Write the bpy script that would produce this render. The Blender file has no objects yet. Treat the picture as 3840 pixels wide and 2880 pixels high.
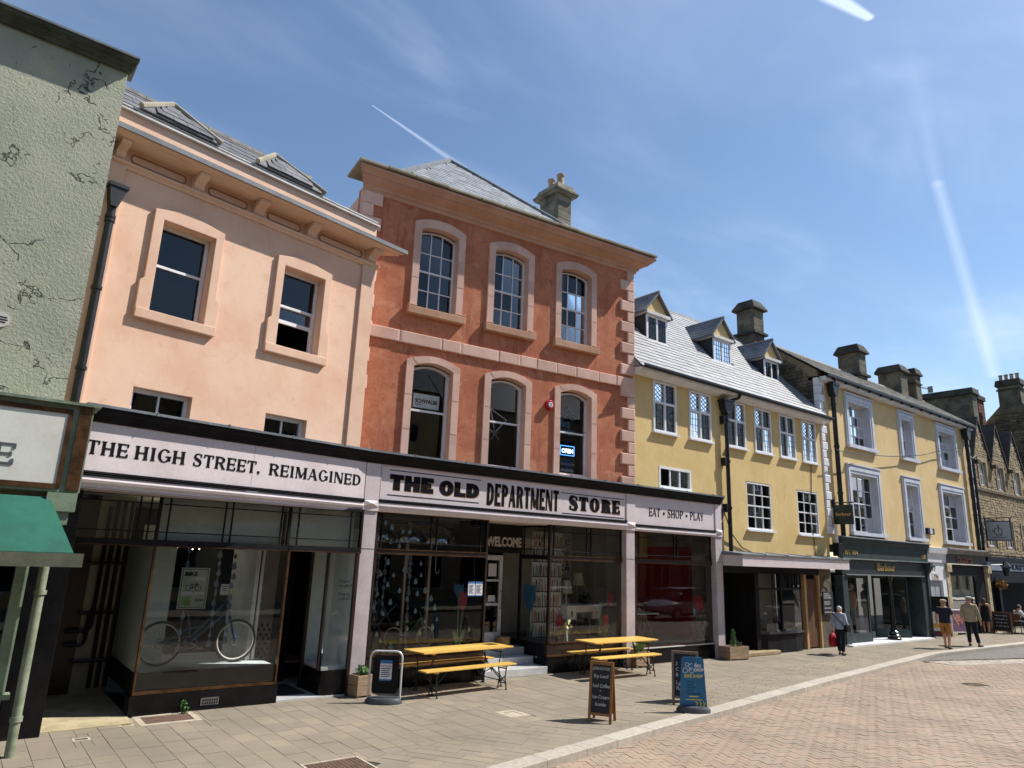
import bpy, bmesh, math, random
from mathutils import Vector, Matrix
random.seed(7)
R = math.radians
S = bpy.context.scene
COL = S.collection

# ------------------------------------------------------------------ camera
PITCH, ROLL, YAW, FPX = R(13.9), R(2.15), R(37.7), 2600.0
fw = Vector((math.sin(YAW)*math.cos(PITCH), math.cos(YAW)*math.cos(PITCH), math.sin(PITCH)))
rt0 = Vector((math.cos(YAW), -math.sin(YAW), 0)); up0 = rt0.cross(fw)
rt = rt0*math.cos(ROLL) + up0*math.sin(ROLL); up = rt.cross(fw)
cam_d = bpy.data.cameras.new('camera'); cam = bpy.data.objects.new('camera', cam_d); COL.objects.link(cam)
cam.matrix_world = Matrix(((rt.x, up.x, -fw.x, 0), (rt.y, up.y, -fw.y, 0), (rt.z, up.z, -fw.z, 2.6), (0, 0, 0, 1)))
cam_d.sensor_fit = 'HORIZONTAL'; cam_d.sensor_width = 36.0; cam_d.lens = FPX/3840*36
cam_d.clip_start = 0.05; cam_d.clip_end = 5000
S.camera = cam
CAMP = Vector((0, 0, 2.6))

# ------------------------------------------------------------------ sky, sun, exposure
SUN_AZ, SUN_EL = R(-24.0), R(50.0)          # azimuth from +x (along the street), negative = from the road side
world = bpy.data.worlds.new('World'); S.world = world; world.use_nodes = True
wn, wl = world.node_tree.nodes, world.node_tree.links
wn.clear()
def WN(t, **k):
    n = wn.new(t)
    for a, b in k.items(): setattr(n, a, b)
    return n
def wmath(op, a, b=None, c=None):
    n = WN('ShaderNodeMath', operation=op)
    for i, v in enumerate((a, b, c)):
        if v is None: continue
        if isinstance(v, (int, float)): n.inputs[i].default_value = v
        else: wl.new(v, n.inputs[i])
    return n.outputs[0]
sky = WN('ShaderNodeTexSky', sky_type='NISHITA', sun_disc=False, sun_elevation=SUN_EL, sun_rotation=R(90)-SUN_AZ)
sky.air_density = 1.15; sky.dust_density = 0.2; sky.ozone_density = 3.0; sky.altitude = 100
tc = WN('ShaderNodeTexCoord'); sep = WN('ShaderNodeSeparateXYZ'); wl.new(tc.outputs['Generated'], sep.inputs[0])
zc = wmath('MAXIMUM', sep.outputs[2], 0.04)
px_, py_ = wmath('DIVIDE', sep.outputs[0], zc), wmath('DIVIDE', sep.outputs[1], zc)
cmb = WN('ShaderNodeCombineXYZ'); wl.new(px_, cmb.inputs[0]); wl.new(py_, cmb.inputs[1])
def cirrus(scale, rot, stretch, lo, hi, amt, seed):
    m = WN('ShaderNodeMapping'); wl.new(cmb.outputs[0], m.inputs[0])
    m.inputs['Rotation'].default_value = (0, 0, rot); m.inputs['Scale'].default_value = (stretch, 1, 1); m.inputs['Location'].default_value = (seed, seed*.7, 0)
    n = WN('ShaderNodeTexNoise'); wl.new(m.outputs[0], n.inputs['Vector'])
    n.inputs['Scale'].default_value = scale; n.inputs['Detail'].default_value = 7; n.inputs['Roughness'].default_value = .52; n.inputs['Distortion'].default_value = .5
    r = WN('ShaderNodeMapRange', interpolation_type='SMOOTHSTEP'); wl.new(n.outputs['Fac'], r.inputs[0])
    for i, v in zip((1, 2, 3, 4), (lo, hi, 0, amt)): r.inputs[i].default_value = v
    return r.outputs[0]
def trail(a, b, w0, w1, amt, brk=0.0):
    """aircraft trail: a straight streak high in the sky between two sky directions"""
    ax, ay, bx, by = a[0], a[1], b[0]-a[0], b[1]-a[1]; L2 = bx*bx+by*by
    dx, dy = wmath('SUBTRACT', px_, ax), wmath('SUBTRACT', py_, ay)
    h = wmath('DIVIDE', wmath('ADD', wmath('MULTIPLY', dx, bx), wmath('MULTIPLY', dy, by)), L2)
    hc = wmath('MINIMUM', wmath('MAXIMUM', h, 0.0), 1.0)
    ex, ey = wmath('SUBTRACT', dx, wmath('MULTIPLY', hc, bx)), wmath('SUBTRACT', dy, wmath('MULTIPLY', hc, by))
    d = wmath('SQRT', wmath('ADD', wmath('MULTIPLY', ex, ex), wmath('MULTIPLY', ey, ey)))
    w = wmath('ADD', wmath('MULTIPLY', hc, w1-w0), w0)
    m = wmath('MAXIMUM', wmath('SUBTRACT', 1.0, wmath('DIVIDE', d, w)), 0.0)
    fade = wmath('SUBTRACT', 1.0, wmath('MULTIPLY', hc, brk))
    return wmath('MULTIPLY', wmath('MULTIPLY', m, fade), amt)
trails = [trail((0.5863, 1.3257), (0.8937, 1.4057), 0.002, 0.016, 0.55, 0.5), trail((1.1729, 0.468), (1.0275, 0.4949), 0.01, 0.022, 0.9, 0), trail((1.171, 0.4696), (1.0678, 0.4908), 0.012, 0.02, 0.5, 0), trail((1.8828, 0.6255), (4.1092, 1.2134), 0.02, 0.045, 0.3, -0.3), trail((1.8951, 0.6303), (1.2486, 0.437), 0.02, 0.03, 0.14, 0.9)]
cov = wmath('ADD', cirrus(.9, .5, .45, .42, .84, .44, 3.1), cirrus(2.6, -.3, .5, .48, .85, .22, 8.3))
for t_ in trails: cov = wmath('ADD', cov, t_)
cov = wmath('MINIMUM', cov, .85)
mixc = WN('ShaderNodeMixRGB'); wl.new(cov, mixc.inputs[0]); wl.new(sky.outputs[0], mixc.inputs[1]); mixc.inputs[2].default_value = (6.3, 7.4, 9.2, 1)
bg = WN('ShaderNodeBackground'); wl.new(mixc.outputs[0], bg.inputs[0]); bg.inputs[1].default_value = 0.10
wo = WN('ShaderNodeOutputWorld'); wl.new(bg.outputs[0], wo.inputs[0])

sd = bpy.data.lights.new('sun', 'SUN'); sun = bpy.data.objects.new('sun', sd); COL.objects.link(sun)
sd.energy = 4.6; sd.angle = R(0.53); sd.color = (1.0, 0.96, 0.90)
SUNV = Vector((math.cos(SUN_EL)*math.cos(SUN_AZ), math.cos(SUN_EL)*math.sin(SUN_AZ), math.sin(SUN_EL)))
sun.rotation_euler = SUNV.to_track_quat('Z', 'Y').to_euler(); sun.location = SUNV*60
S.view_settings.view_transform = 'Standard'; S.view_settings.look = 'None'
S.cycles.max_bounces = 7; S.cycles.diffuse_bounces = 4; S.cycles.glossy_bounces = 3; S.cycles.transparent_max_bounces = 10; S.cycles.caustics_reflective = False; S.cycles.caustics_refractive = False
S.view_settings.exposure = 0.55; S.view_settings.gamma = 1.0; S.view_settings.use_curve_mapping = False

# ------------------------------------------------------------------ materials
def srgb(c):
    if isinstance(c, str): c = tuple(int(c[i:i+2], 16)/255 for i in (0, 2, 4))
    return tuple(x/12.92 if x <= .04045 else ((x+.055)/1.055)**2.4 for x in c) + (1.0,)
class NT:
    def __init__(s, name):
        s.m = bpy.data.materials.new(name); s.m.use_nodes = True; s.t = s.m.node_tree; s.n = s.t.nodes; s.l = s.t.links; s.n.clear()
        s.out = s.n.new('ShaderNodeOutputMaterial')
        s.geo = s.n.new('ShaderNodeNewGeometry'); s.pos = s.geo.outputs['Position']
    def N(s, t, **k):
        n = s.n.new(t)
        for a, b in k.items(): setattr(n, a, b)
        return n
    def setin(s, n, i, v):
        if v is None: return
        if hasattr(v, 'is_linked') or hasattr(v, 'links'): s.l.new(v, n.inputs[i])
        else: n.inputs[i].default_value = v
    def math(s, op, a, b=None):
        n = s.N('ShaderNodeMath', operation=op); s.setin(n, 0, a); s.setin(n, 1, b); return n.outputs[0]
    def noise(s, scale, detail=5, rough=.55, vec=None, dist=0.0, sc=None):
        n = s.N('ShaderNodeTexNoise'); v = vec or s.pos
        if sc:
            mp = s.N('ShaderNodeMapping'); s.l.new(v, mp.inputs[0]); mp.inputs['Scale'].default_value = sc; v = mp.outputs[0]
        s.l.new(v, n.inputs['Vector'])
        n.inputs['Scale'].default_value = scale; n.inputs['Detail'].default_value = detail; n.inputs['Roughness'].default_value = rough; n.inputs['Distortion'].default_value = dist
        return n.outputs['Fac']
    def ramp(s, f, lo, hi, a=0.0, b=1.0):
        r = s.N('ShaderNodeMapRange', interpolation_type='SMOOTHSTEP'); s.l.new(f, r.inputs[0])
        for i, v in zip((1, 2, 3, 4), (lo, hi, a, b)): r.inputs[i].default_value = v
        return r.outputs[0]
    def mix(s, f, a, b, mode='MIX'):
        n = s.N('ShaderNodeMixRGB', blend_type=mode); s.setin(n, 0, f); s.setin(n, 1, a); s.setin(n, 2, b); return n.outputs[0]
    def island(s):
        oi = s.N('ShaderNodeObjectInfo'); return s.math('FRACT', s.math('ADD', oi.outputs['Random'], s.geo.outputs['Random Per Island']))
    def bump(s, h, strength, dist=.02, prev=None):
        b = s.N('ShaderNodeBump'); b.inputs['Strength'].default_value = strength; b.inputs['Distance'].default_value = dist
        s.l.new(h, b.inputs['Height'])
        if prev is not None: s.l.new(prev, b.inputs['Normal'])
        return b.outputs[0]
    def surf(s, col, rough=.8, normal=None, metal=0.0, spec=.5, **k):
        b = s.N('ShaderNodeBsdfPrincipled'); s.setin(b, 'Base Color', col); s.setin(b, 'Roughness', rough); b.inputs['Metallic'].default_value = metal
        b.inputs['Specular IOR Level'].default_value = spec
        if normal is not None: s.l.new(normal, b.inputs['Normal'])
        for a, v in k.items(): b.inputs[a.replace('_', ' ')].default_value = v
        s.l.new(b.outputs[0], s.out.inputs[0]); return s.m
MATS = {}
def mat(name, c1, c2=None, scale=2.5, rough=.8, bump=.15, bscale=70, var=.12, isl=0.0, metal=0.0, spec=.4, lo=.35, hi=.68, sc=None, bdist=.01):
    if name in MATS: return MATS[name]
    t = NT(name); a = srgb(c1); b = srgb(c2) if c2 else tuple(x*(1-var*1.6) for x in a[:3])+(1,)
    f = t.ramp(t.noise(scale, 4, .6, sc=sc), lo, hi)
    col = t.mix(f, a, b)
    fine = t.ramp(t.noise(scale*14, 2, .6, sc=sc), .3, .7, 1-var*.6, 1+var*.6)
    col = t.mix(1.0, col, t_rgb(t, fine), 'MULTIPLY')
    if isl:
        iv = t.math('ADD', t.math('MULTIPLY', t.island(), 2*isl), 1-isl); col = t.mix(1.0, col, t_rgb(t, iv), 'MULTIPLY')
    nrm = t.bump(t.noise(bscale, 3, .65, sc=sc), bump, bdist) if bump else None
    MATS[name] = t.surf(col, rough, nrm, metal, spec); return MATS[name]
def t_rgb(t, v):
    n = t.N('ShaderNodeCombineColor'); [t.l.new(v, n.inputs[i]) for i in range(3)]; return n.outputs[0]
def flat(name, c, rough=.5, metal=0.0, spec=.5, var=.05, bump=.03, scale=6):
    return mat(name, c, None, scale, rough, bump, 90, var, 0, metal, spec)
def glass_mat(name, tint=(.93, .96, .95), boost=1.0, wob=.02, wscale=1.2):
    t = NT(name)
    fr = t.N('ShaderNodeFresnel'); fr.inputs['IOR'].default_value = 1.52
    h = t.bump(t.noise(wscale, 2, .4), wob, .3)
    t.l.new(h, fr.inputs['Normal'])
    f = t.math('MINIMUM', t.math('MULTIPLY', fr.outputs[0], boost), 1.0)
    tr = t.N('ShaderNodeBsdfTransparent'); tr.inputs[0].default_value = tint+(1,)
    gl = t.N('ShaderNodeBsdfGlossy'); gl.inputs['Roughness'].default_value = .0; gl.inputs[0].default_value = (.95, .97, 1, 1); t.l.new(h, gl.inputs['Normal'])
    mx = t.N('ShaderNodeMixShader'); t.l.new(f, mx.inputs[0]); t.l.new(tr.outputs[0], mx.inputs[1]); t.l.new(gl.outputs[0], mx.inputs[2])
    t.l.new(mx.outputs[0], t.out.inputs[0]); return t.m
def emit_mat(name, c, st):
    t = NT(name); e = t.N('ShaderNodeEmission'); e.inputs[0].default_value = srgb(c); e.inputs[1].default_value = st; t.l.new(e.outputs[0], t.out.inputs[0]); return t.m
# --- plasters and stones
def m_peach():
    t = NT('peach_render'); a, b, d = srgb('e4c2a8'), srgb('dbb095'), srgb('cfa186')
    col = t.mix(t.ramp(t.noise(.9, 6, .62), .35, .7), a, b)
    col = t.mix(t.ramp(t.noise(3.3, 7, .7, dist=.6), .52, .78, 0, .75), col, d)
    col = t.mix(t.ramp(t.noise(1.3, 5, .6, sc=(1.5, 1.5, .35)), .62, .8, 0, .35), col, srgb('efd3bb'))
    n = t.bump(t.noise(9, 5, .6), .12, .02); n = t.bump(t.noise(120, 4, .7), .25, .006, n)
    return t.surf(col, .88, n, spec=.25)
def m_red():
    t = NT('red_limewash'); a, b, d = srgb('c4805f'), srgb('af6a4f'), srgb('d09a7c')
    col = t.mix(t.ramp(t.noise(1.1, 5, .68, dist=.5), .35, .66), a, b)
    col = t.mix(t.ramp(t.noise(2.7, 5, .7, dist=.8), .53, .72, 0, .75), col, d)
    col = t.mix(t.ramp(t.noise(6.5, 5, .75, dist=1.0), .52, .70, 0, .75), col, srgb('944f40'))
    col = t.mix(t.ramp(t.noise(2.0, 5, .7, sc=(2.2, 2.2, .3)), .54, .72, 0, .65), col, srgb('874a3d'))
    col = t.mix(t.ramp(t.noise(4.2, 5, .8, dist=1.5), .735, .76, 0, .8), col, srgb('d9b8a6'))
    n = t.bump(t.noise(14, 6, .65), .3, .015); n = t.bump(t.noise(90, 4, .7), .3, .006, n)
    return t.surf(col, .9, n, spec=.2)
def m_yellow(name, a, b, d):
    t = NT(name); a, b, d = srgb(a), srgb(b), srgb(d)
    col = t.mix(t.ramp(t.noise(.8, 6, .62), .35, .7), a, b)
    col = t.mix(t.ramp(t.noise(3.0, 7, .72, dist=.5, sc=(1.4, 1.4, .6)), .52, .76, 0, .6), col, d)
    col = t.mix(t.ramp(t.noise(2.4, 5, .6, sc=(3, 3, .35)), .6, .8, 0, .35), col, srgb('b59257'))
    n = t.bump(t.noise(16, 6, .7), .45, .02); n = t.bump(t.noise(110, 4, .7), .3, .006, n)
    return t.surf(col, .9, n, spec=.2)
def m_green():
    t = NT('flaking_green_paint'); a, b, d = srgb('b0b09a'), srgb('9b9f8a'), srgb('bfba9a')
    col = t.mix(t.ramp(t.noise(.8, 6, .65), .35, .68), a, b)
    col = t.mix(t.ramp(t.noise(1.1, 5, .6, sc=(1, 1, 1)), .56, .75, 0, .8), col, d)
    vo = t.N('ShaderNodeTexVoronoi', feature='DISTANCE_TO_EDGE'); vo.inputs['Scale'].default_value = 1.15
    wv = t.N('ShaderNodeVectorMath', operation='ADD'); t.l.new(t.pos, wv.inputs[0])
    nz = t.N('ShaderNodeTexNoise'); t.l.new(t.pos, nz.inputs['Vector']); nz.inputs['Scale'].default_value = 4.0; nz.inputs['Detail'].default_value = 7
    sc_ = t.N('ShaderNodeVectorMath', operation='SCALE'); t.l.new(nz.outputs['Color'], sc_.inputs[0]); sc_.inputs[3].default_value = .75
    t.l.new(sc_.outputs[0], wv.inputs[1]); t.l.new(wv.outputs[0], vo.inputs['Vector'])
    crack = t.ramp(vo.outputs['Distance'], .0, .022, 1, 0)
    crack = t.math('MULTIPLY', crack, t.ramp(t.noise(1.9, 4, .6), .49, .56))
    flake = t.ramp(t.noise(5.5, 5, .72, dist=1.4, sc=(1.3, 1.3, .7)), .645, .665)
    flake = t.math('MULTIPLY', flake, t.ramp(t.noise(.55, 3, .5), .40, .55))
    col = t.mix(flake, col, srgb('737a67')); 
    edge = t.math('SUBTRACT', t.ramp(t.noise(5.5, 5, .72, dist=1.4, sc=(1.3, 1.3, .7)), .66, .675), t.ramp(t.noise(5.5, 5, .72, dist=1.4, sc=(1.3, 1.3, .7)), .675, .685))
    dk = t.math('MAXIMUM', crack, t.math('MULTIPLY', edge, .0))
    col = t.mix(t.math('MULTIPLY', dk, .85), col, srgb('2f352d'))
    bare = t.ramp(t.noise(.9, 6, .7, dist=1.0), .70, .715, 0, 1); col = t.mix(bare, col, srgb('b1b08c'))
    n = t.bump(t.noise(22, 7, .72), .8, .03); n = t.bump(t.math('ADD', t.math('MULTIPLY', crack, -1.0), t.math('MULTIPLY', flake, -1.0)), .9, .03, n)
    return t.surf(col, .75, n, spec=.3)
def m_trim(name, a, b, stain, amt=.6):
    t = NT(name)
    col = t.mix(t.ramp(t.noise(1.6, 6, .65), .35, .7), srgb(a), srgb(b))
    iv = t.math('ADD', t.math('MULTIPLY', t.island(), .2), .9); col = t.mix(1.0, col, t_rgb(t, iv), 'MULTIPLY')
    col = t.mix(t.ramp(t.noise(7, 8, .75, dist=.8), .55, .78, 0, amt), col, srgb(stain))
    n = t.bump(t.noise(24, 6, .7), .3, .012)
    return t.surf(col, .88, n, spec=.25)
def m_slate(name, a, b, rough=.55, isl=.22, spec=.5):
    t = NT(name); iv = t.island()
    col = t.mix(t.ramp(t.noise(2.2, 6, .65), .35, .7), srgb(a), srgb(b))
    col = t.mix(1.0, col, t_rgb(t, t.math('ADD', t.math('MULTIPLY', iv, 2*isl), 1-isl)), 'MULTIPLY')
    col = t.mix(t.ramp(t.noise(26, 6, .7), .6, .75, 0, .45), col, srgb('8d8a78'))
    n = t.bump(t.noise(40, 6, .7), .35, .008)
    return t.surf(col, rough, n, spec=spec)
def m_paver(name, c1, c2, c3, isl=.13):
    t = NT(name); iv = t.island()
    col = t.mix(t.ramp(iv, .15, .55), srgb(c1), srgb(c2)); col = t.mix(t.ramp(iv, .68, .92), col, srgb(c3))
    col = t.mix(1.0, col, t_rgb(t, t.ramp(t.noise(.7, 5, .6), .3, .7, .86, 1.1)), 'MULTIPLY')
    col = t.mix(1.0, col, t_rgb(t, t.ramp(t.noise(130, 4, .75), .3, .7, .80, 1.2)), 'MULTIPLY')
    col = t.mix(t.ramp(t.noise(2.1, 5, .72, dist=.8), .60, .76, 0, .45), col, srgb('5c5142'))
    col = t.mix(t.ramp(t.noise(17, 3, .5), .745, .765, 0, .45), col, srgb('b9b0a0'))
    n = t.bump(t.noise(70, 5, .7), .35, .006)
    return t.surf(col, .85, n, spec=.3)
def m_wood(name, a, b, rough=.5, ax=(1.2, 14, 14), spec=.4):
    t = NT(name); tc_ = t.N('ShaderNodeTexCoord')
    g = t.noise(2.2, 6, .65, vec=tc_.outputs['Object'], dist=.9, sc=ax)
    col = t.mix(t.ramp(g, .3, .72), srgb(a), srgb(b))
    col = t.mix(1.0, col, t_rgb(t, t.math('ADD', t.math('MULTIPLY', t.island(), .24), .88)), 'MULTIPLY')
    col = t.mix(t.ramp(t.noise(3.1, 5, .7), .6, .8, 0, .4), col, srgb('6f5636'))
    return t.surf(col, rough, t.bump(g, .15, .004), spec=spec)
M = dict(
    peach=m_peach(), red=m_red(), green=m_green(),
    yellow=m_yellow('ochre_render', 'dcc28a', 'd2b479', 'c6a568'), yellow2=m_yellow('pale_ochre_render', 'dfc592', 'd6b884', 'c9a873'),
    redtrim=m_trim('pink_stone', 'd8b4a3', 'cba390', '9a6f5c', .5), peachtrim=m_trim('peach_stone', 'e0bda4', 'd7b096', 'c49a80', .35),
    cornice=m_trim('weathered_pink_cornice', 'c79d86', 'bb8e77', '8f755f', .6), lichen=m_trim('lichen_stone', 'a79f8c', '8a8272', 'bfb088', .8),
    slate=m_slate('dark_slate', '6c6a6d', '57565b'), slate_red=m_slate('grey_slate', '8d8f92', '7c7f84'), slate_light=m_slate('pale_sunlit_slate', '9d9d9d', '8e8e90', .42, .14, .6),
    slate_dorm=m_slate('dormer_slate', '6b6c70', '5b5c62'), slate_stone=m_slate('stone_slate', '8f8b83', '7b776f', .8, .2, .3),
    lead=mat('lead', '73777c', '5e6368', 3, .6, .15, 30, .15), white=mat('white_paint', 'e6e6e8', 'd8d8db', 3, .45, .04, 80, .06), offwhite=mat('aged_white_paint', 'd4d0cb', 'c2bcb6', 2, .6, .06, 60, .1),
    lilac=mat('lilac_paint', 'd6cacb', 'cbbebf', 1.5, .55, .05, 60, .07), lilac_dark=mat('lilac_column_paint', 'beb2b3', 'b0a3a4', 2.5, .6, .08, 60, .1),
    black=mat('black_paint', '161517', '1f1e22', 4, .6, .06, 60, .2, spec=.15), blackgloss=mat('black_tile', '0d0d0f', '151518', 3, .22, .03, 20, .2, spec=.22), blackiron=mat('black_iron', '17181a', '232427', 5, .4, .08, 70, .2),
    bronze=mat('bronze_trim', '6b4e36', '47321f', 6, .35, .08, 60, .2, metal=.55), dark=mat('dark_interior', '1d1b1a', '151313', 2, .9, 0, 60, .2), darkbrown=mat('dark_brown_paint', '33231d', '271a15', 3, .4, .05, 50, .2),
    chim=mat('sooty_stone', '6f6857', '4b4740', 2.2, .92, .5, 22, .25, .16, bdist=.03), chim_dark=mat('black_weathered_stone', '4a463e', '2f2d2a', 2.4, .95, .6, 20, .25, .12, bdist=.03), chim_red=mat('chimney_ashlar', '857e6c', '5c584d', 2.4, .92, .5, 22, .25, .2, bdist=.03),
    pot=mat('clay_pot', 'b59a80', '97806a', 6, .85, .2, 40, .2), rubble=mat('rubble_stone', '6f6552', '4d473c', 3.0, .95, .5, 24, .25, .28, bdist=.03), cotswold=mat('cotswold_stone', 'ad9a78', '928167', 2.4, .92, .5, 26, .2, .2, bdist=.03),
    mortar=mat('mortar', '8f8064', '7c6f58', 4, .95, .3, 50, .2), brick=mat('dark_red_brick', '6e4538', '573529', 4, .9, .3, 40, .2, .2),
    paver=m_paver('buff_paver', '8a7f6f', '867c6d', '8f8471'), road=m_paver('red_block_paver', '9c8875', '998574', '958776', .1), joint=mat('paving_joint', '4f463a', '3d362d', 8, .95, .4, 60, .2),
    kerb=mat('pale_granite', 'b6ada0', 'a39a8c', 12, .8, .3, 90, .14, .08), setts=mat('pale_sett', 'bdb3a2', '9f9585', 6, .85, .4, 60, .15, .15), asphalt=mat('asphalt', '77706a', '68625c', 6, .9, .4, 120, .15),
    concrete=mat('concrete', 'b9ae9a', 'a3978284'[:6], 5, .9, .3, 60, .15), rust=mat('rusty_cover', '6d5547', '574338', 9, .75, .4, 60, .2), galv=mat('steel', '8d9095', '777a80', 6, .35, .08, 60, .12, metal=.7),
    marble=mat('marble_step', 'c9c8c4', 'aeb0b0', 1.8, .3, .03, 20, .08), tilewhite=mat('pale_tile', 'd6d2c8', 'c4bfb4', 3, .35, .03, 30, .08),
    beer=m_wood('yellow_lacquered_pine', 'e9c46c', 'dcaa4c', .32, (1.2, 12, 12), .5), planter=m_wood('weathered_plank', 'a78f74', '826a52', .8, (1.5, 12, 12)), board=m_wood('brown_board_wood', '9a6a3a', '7c4f28', .5, (10, 10, 1.4)), board2=m_wood('grey_board_wood', '8a7560', '6d5a48', .6, (10, 10, 1.4)),
    oak=m_wood('old_oak', '6b4a2e', '4c3320', .6, (9, 9, 1.0)), palewood=m_wood('pale_wood', 'c9a676', 'b48f60', .5),
    chalkboard=mat('chalkboard', '1d1e20', '2b2c2f', 4, .7, .03, 50, .2), chalk=mat('chalk', 'cfd0d1', None, 30, .95, .2, 120, .25), benchleg=mat('bench_steel_green', '24302b', '1b2421', 5, .4, .05, 60, .2),
    rooftile_edge=mat('ridge_tile', '9a978f', '807d76', 6, .85, .3, 40, .15, .1),
)
M['glass'] = glass_mat('shop_glass', (.93, .96, .95), 1.2, .008, .8)
M['glass_low'] = glass_mat('lobby_glass', (.93, .96, .95), .35, .008, .8)
M['wglass'] = glass_mat('window_glass', (.55, .6, .62), 1.0, .008, 1.4)
M['oldglass'] = glass_mat('leaded_glass', (.45, .5, .5), 1.0, .05, 5.0)

# ------------------------------------------------------------------ geometry helpers
class MB:
    """collects shapes, then links them as ONE mesh object"""
    def __init__(s): s.v = []; s.f = []
    def add(s, vs, fs):
        o = len(s.v); s.v += [tuple(p) for p in vs]; s.f += [tuple(i+o for i in f) for f in fs]; return s
    def box(s, x0, x1, y0, y1, z0, z1, mtx=None):
        vs = [(x0, y0, z0), (x1, y0, z0), (x1, y1, z0), (x0, y1, z0), (x0, y0, z1), (x1, y0, z1), (x1, y1, z1), (x0, y1, z1)]
        if mtx: vs = [mtx @ Vector(p) for p in vs]
        return s.add(vs, [(0, 3, 2, 1), (4, 5, 6, 7), (0, 1, 5, 4), (1, 2, 6, 5), (2, 3, 7, 6), (3, 0, 4, 7)])
    def prism(s, poly, v0, v1):
        """polygon in (u,z), extruded in depth v0..v1; poly counter-clockwise seen from the street"""
        n = len(poly); vs = [(p[0], v0, p[1]) for p in poly]+[(p[0], v1, p[1]) for p in poly]
        fs = [tuple(range(n)), tuple(reversed(range(n, 2*n)))]+[(i, i+n, (i+1) % n+n, (i+1) % n) for i in range(n)]
        return s.add(vs, fs)
    def strip(s, A, B, v0, v1, closed=False):
        """ribbon between two (u,z) polylines, extruded v0..v1"""
        n = len(A); vs = [(p[0], v0, p[1]) for p in A]+[(p[0], v0, p[1]) for p in B]+[(p[0], v1, p[1]) for p in A]+[(p[0], v1, p[1]) for p in B]
        fs = []
        for i in range(n if closed else n-1):
            j = (i+1) % n
            fs += [(i, j, n+j, n+i), (2*n+i, 3*n+i, 3*n+j, 2*n+j), (i, 2*n+i, 2*n+j, j), (n+i, n+j, 3*n+j, 3*n+i)]
        if not closed: fs += [(0, n, 3*n, 2*n), (n-1, 3*n-1, 4*n-1, 2*n-1)]
        return s.add(vs, fs)
    def profile_u(s, prof, u0, u1, e0=0.0, e1=0.0):
        """profile polygon (v,z) swept along u; e0/e1 mitre: how far ends reach out per unit of -v"""
        n = len(prof); vs = [(u0+e0*p[0], p[0], p[1]) for p in prof]+[(u1-e1*p[0], p[0], p[1]) for p in prof]
        fs = [tuple(range(n)), tuple(reversed(range(n, 2*n)))]+[(i, i+n, (i+1) % n+n, (i+1) % n) for i in range(n)]
        return s.add(vs, fs)
    def cyl(s, p0, p1, r0, r1=None, n=10, cap=True):
        r1 = r0 if r1 is None else r1; p0, p1 = Vector(p0), Vector(p1); d = (p1-p0).normalized()
        a = d.orthogonal().normalized(); b = d.cross(a)
        vs = []
        for p, r in ((p0, r0), (p1, r1)): vs += [p+(a*math.cos(2*math.pi*i/n)+b*math.sin(2*math.pi*i/n))*r for i in range(n)]
        fs = [(i, (i+1) % n, (i+1) % n+n, i+n) for i in range(n)]
        if cap: fs += [tuple(reversed(range(n))), tuple(range(n, 2*n))]
        return s.add(vs, fs)
    def tube(s, pts, r, n=8):
        for a, b in zip(pts[:-1], pts[1:]): s.cyl(a, b, r, r, n)
        return s
    def lathe(s, prof, c=(0, 0, 0), n=16):
        """profile (r,z) turned about the vertical through c"""
        c = Vector(c); vs = []; m = len(prof)
        for i in range(n):
            a = 2*math.pi*i/n
            vs += [(c.x+p[0]*math.cos(a), c.y+p[0]*math.sin(a), c.z+p[1]) for p in prof]
        fs = []
        for i in range(n):
            j = (i+1) % n
            for k in range(m-1): fs.append((i*m+k, j*m+k, j*m+k+1, i*m+k+1))
        fs += [tuple(i*m for i in reversed(range(n))), tuple(i*m+m-1 for i in range(n))]
        return s.add(vs, fs)
    def loft(s, rings, cap=True):
        n = len(rings[0]); vs = [p for r in rings for p in r]; fs = []
        for k in range(len(rings)-1):
            for i in range(n):
                j = (i+1) % n; fs.append((k*n+i, k*n+j, (k+1)*n+j, (k+1)*n+i))
        if cap: fs += [tuple(reversed(range(n))), tuple(range((len(rings)-1)*n, len(rings)*n))]
        return s.add(vs, fs)
    def ball(s, c, r, n=10, m=7):
        rx, ry, rz = (r, r, r) if isinstance(r, (int, float)) else r
        rings = []
        for k in range(m+1):
            a = -math.pi/2+math.pi*k/m; q = max(math.cos(a), .02)
            rings.append([(c[0]+rx*q*math.cos(2*math.pi*i/n), c[1]+ry*q*math.sin(2*math.pi*i/n), c[2]+rz*math.sin(a)) for i in range(n)])
        return s.loft(rings)
    def torus(s, c, Rr, r, axis='y', n=28, m=8):
        vs = []; fs = []
        for i in range(n):
            a = 2*math.pi*i/n
            for k in range(m):
                b = 2*math.pi*k/m; q = Rr+r*math.cos(b); h = r*math.sin(b)
                p = {'y': (q*math.cos(a), h, q*math.sin(a)), 'z': (q*math.cos(a), q*math.sin(a), h), 'x': (h, q*math.cos(a), q*math.sin(a))}[axis]
                vs.append((c[0]+p[0], c[1]+p[1], c[2]+p[2]))
        for i in range(n):
            for k in range(m): fs.append((i*m+k, ((i+1) % n)*m+k, ((i+1) % n)*m+(k+1) % m, i*m+(k+1) % m))
        return s.add(vs, fs)
    def mesh(s, name):
        me = bpy.data.meshes.new(name); me.from_pydata(s.v, [], s.f); me.update()
        bm = bmesh.new(); bm.from_mesh(me); bmesh.ops.recalc_face_normals(bm, faces=bm.faces); bm.to_mesh(me); bm.free()
        return me
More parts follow.
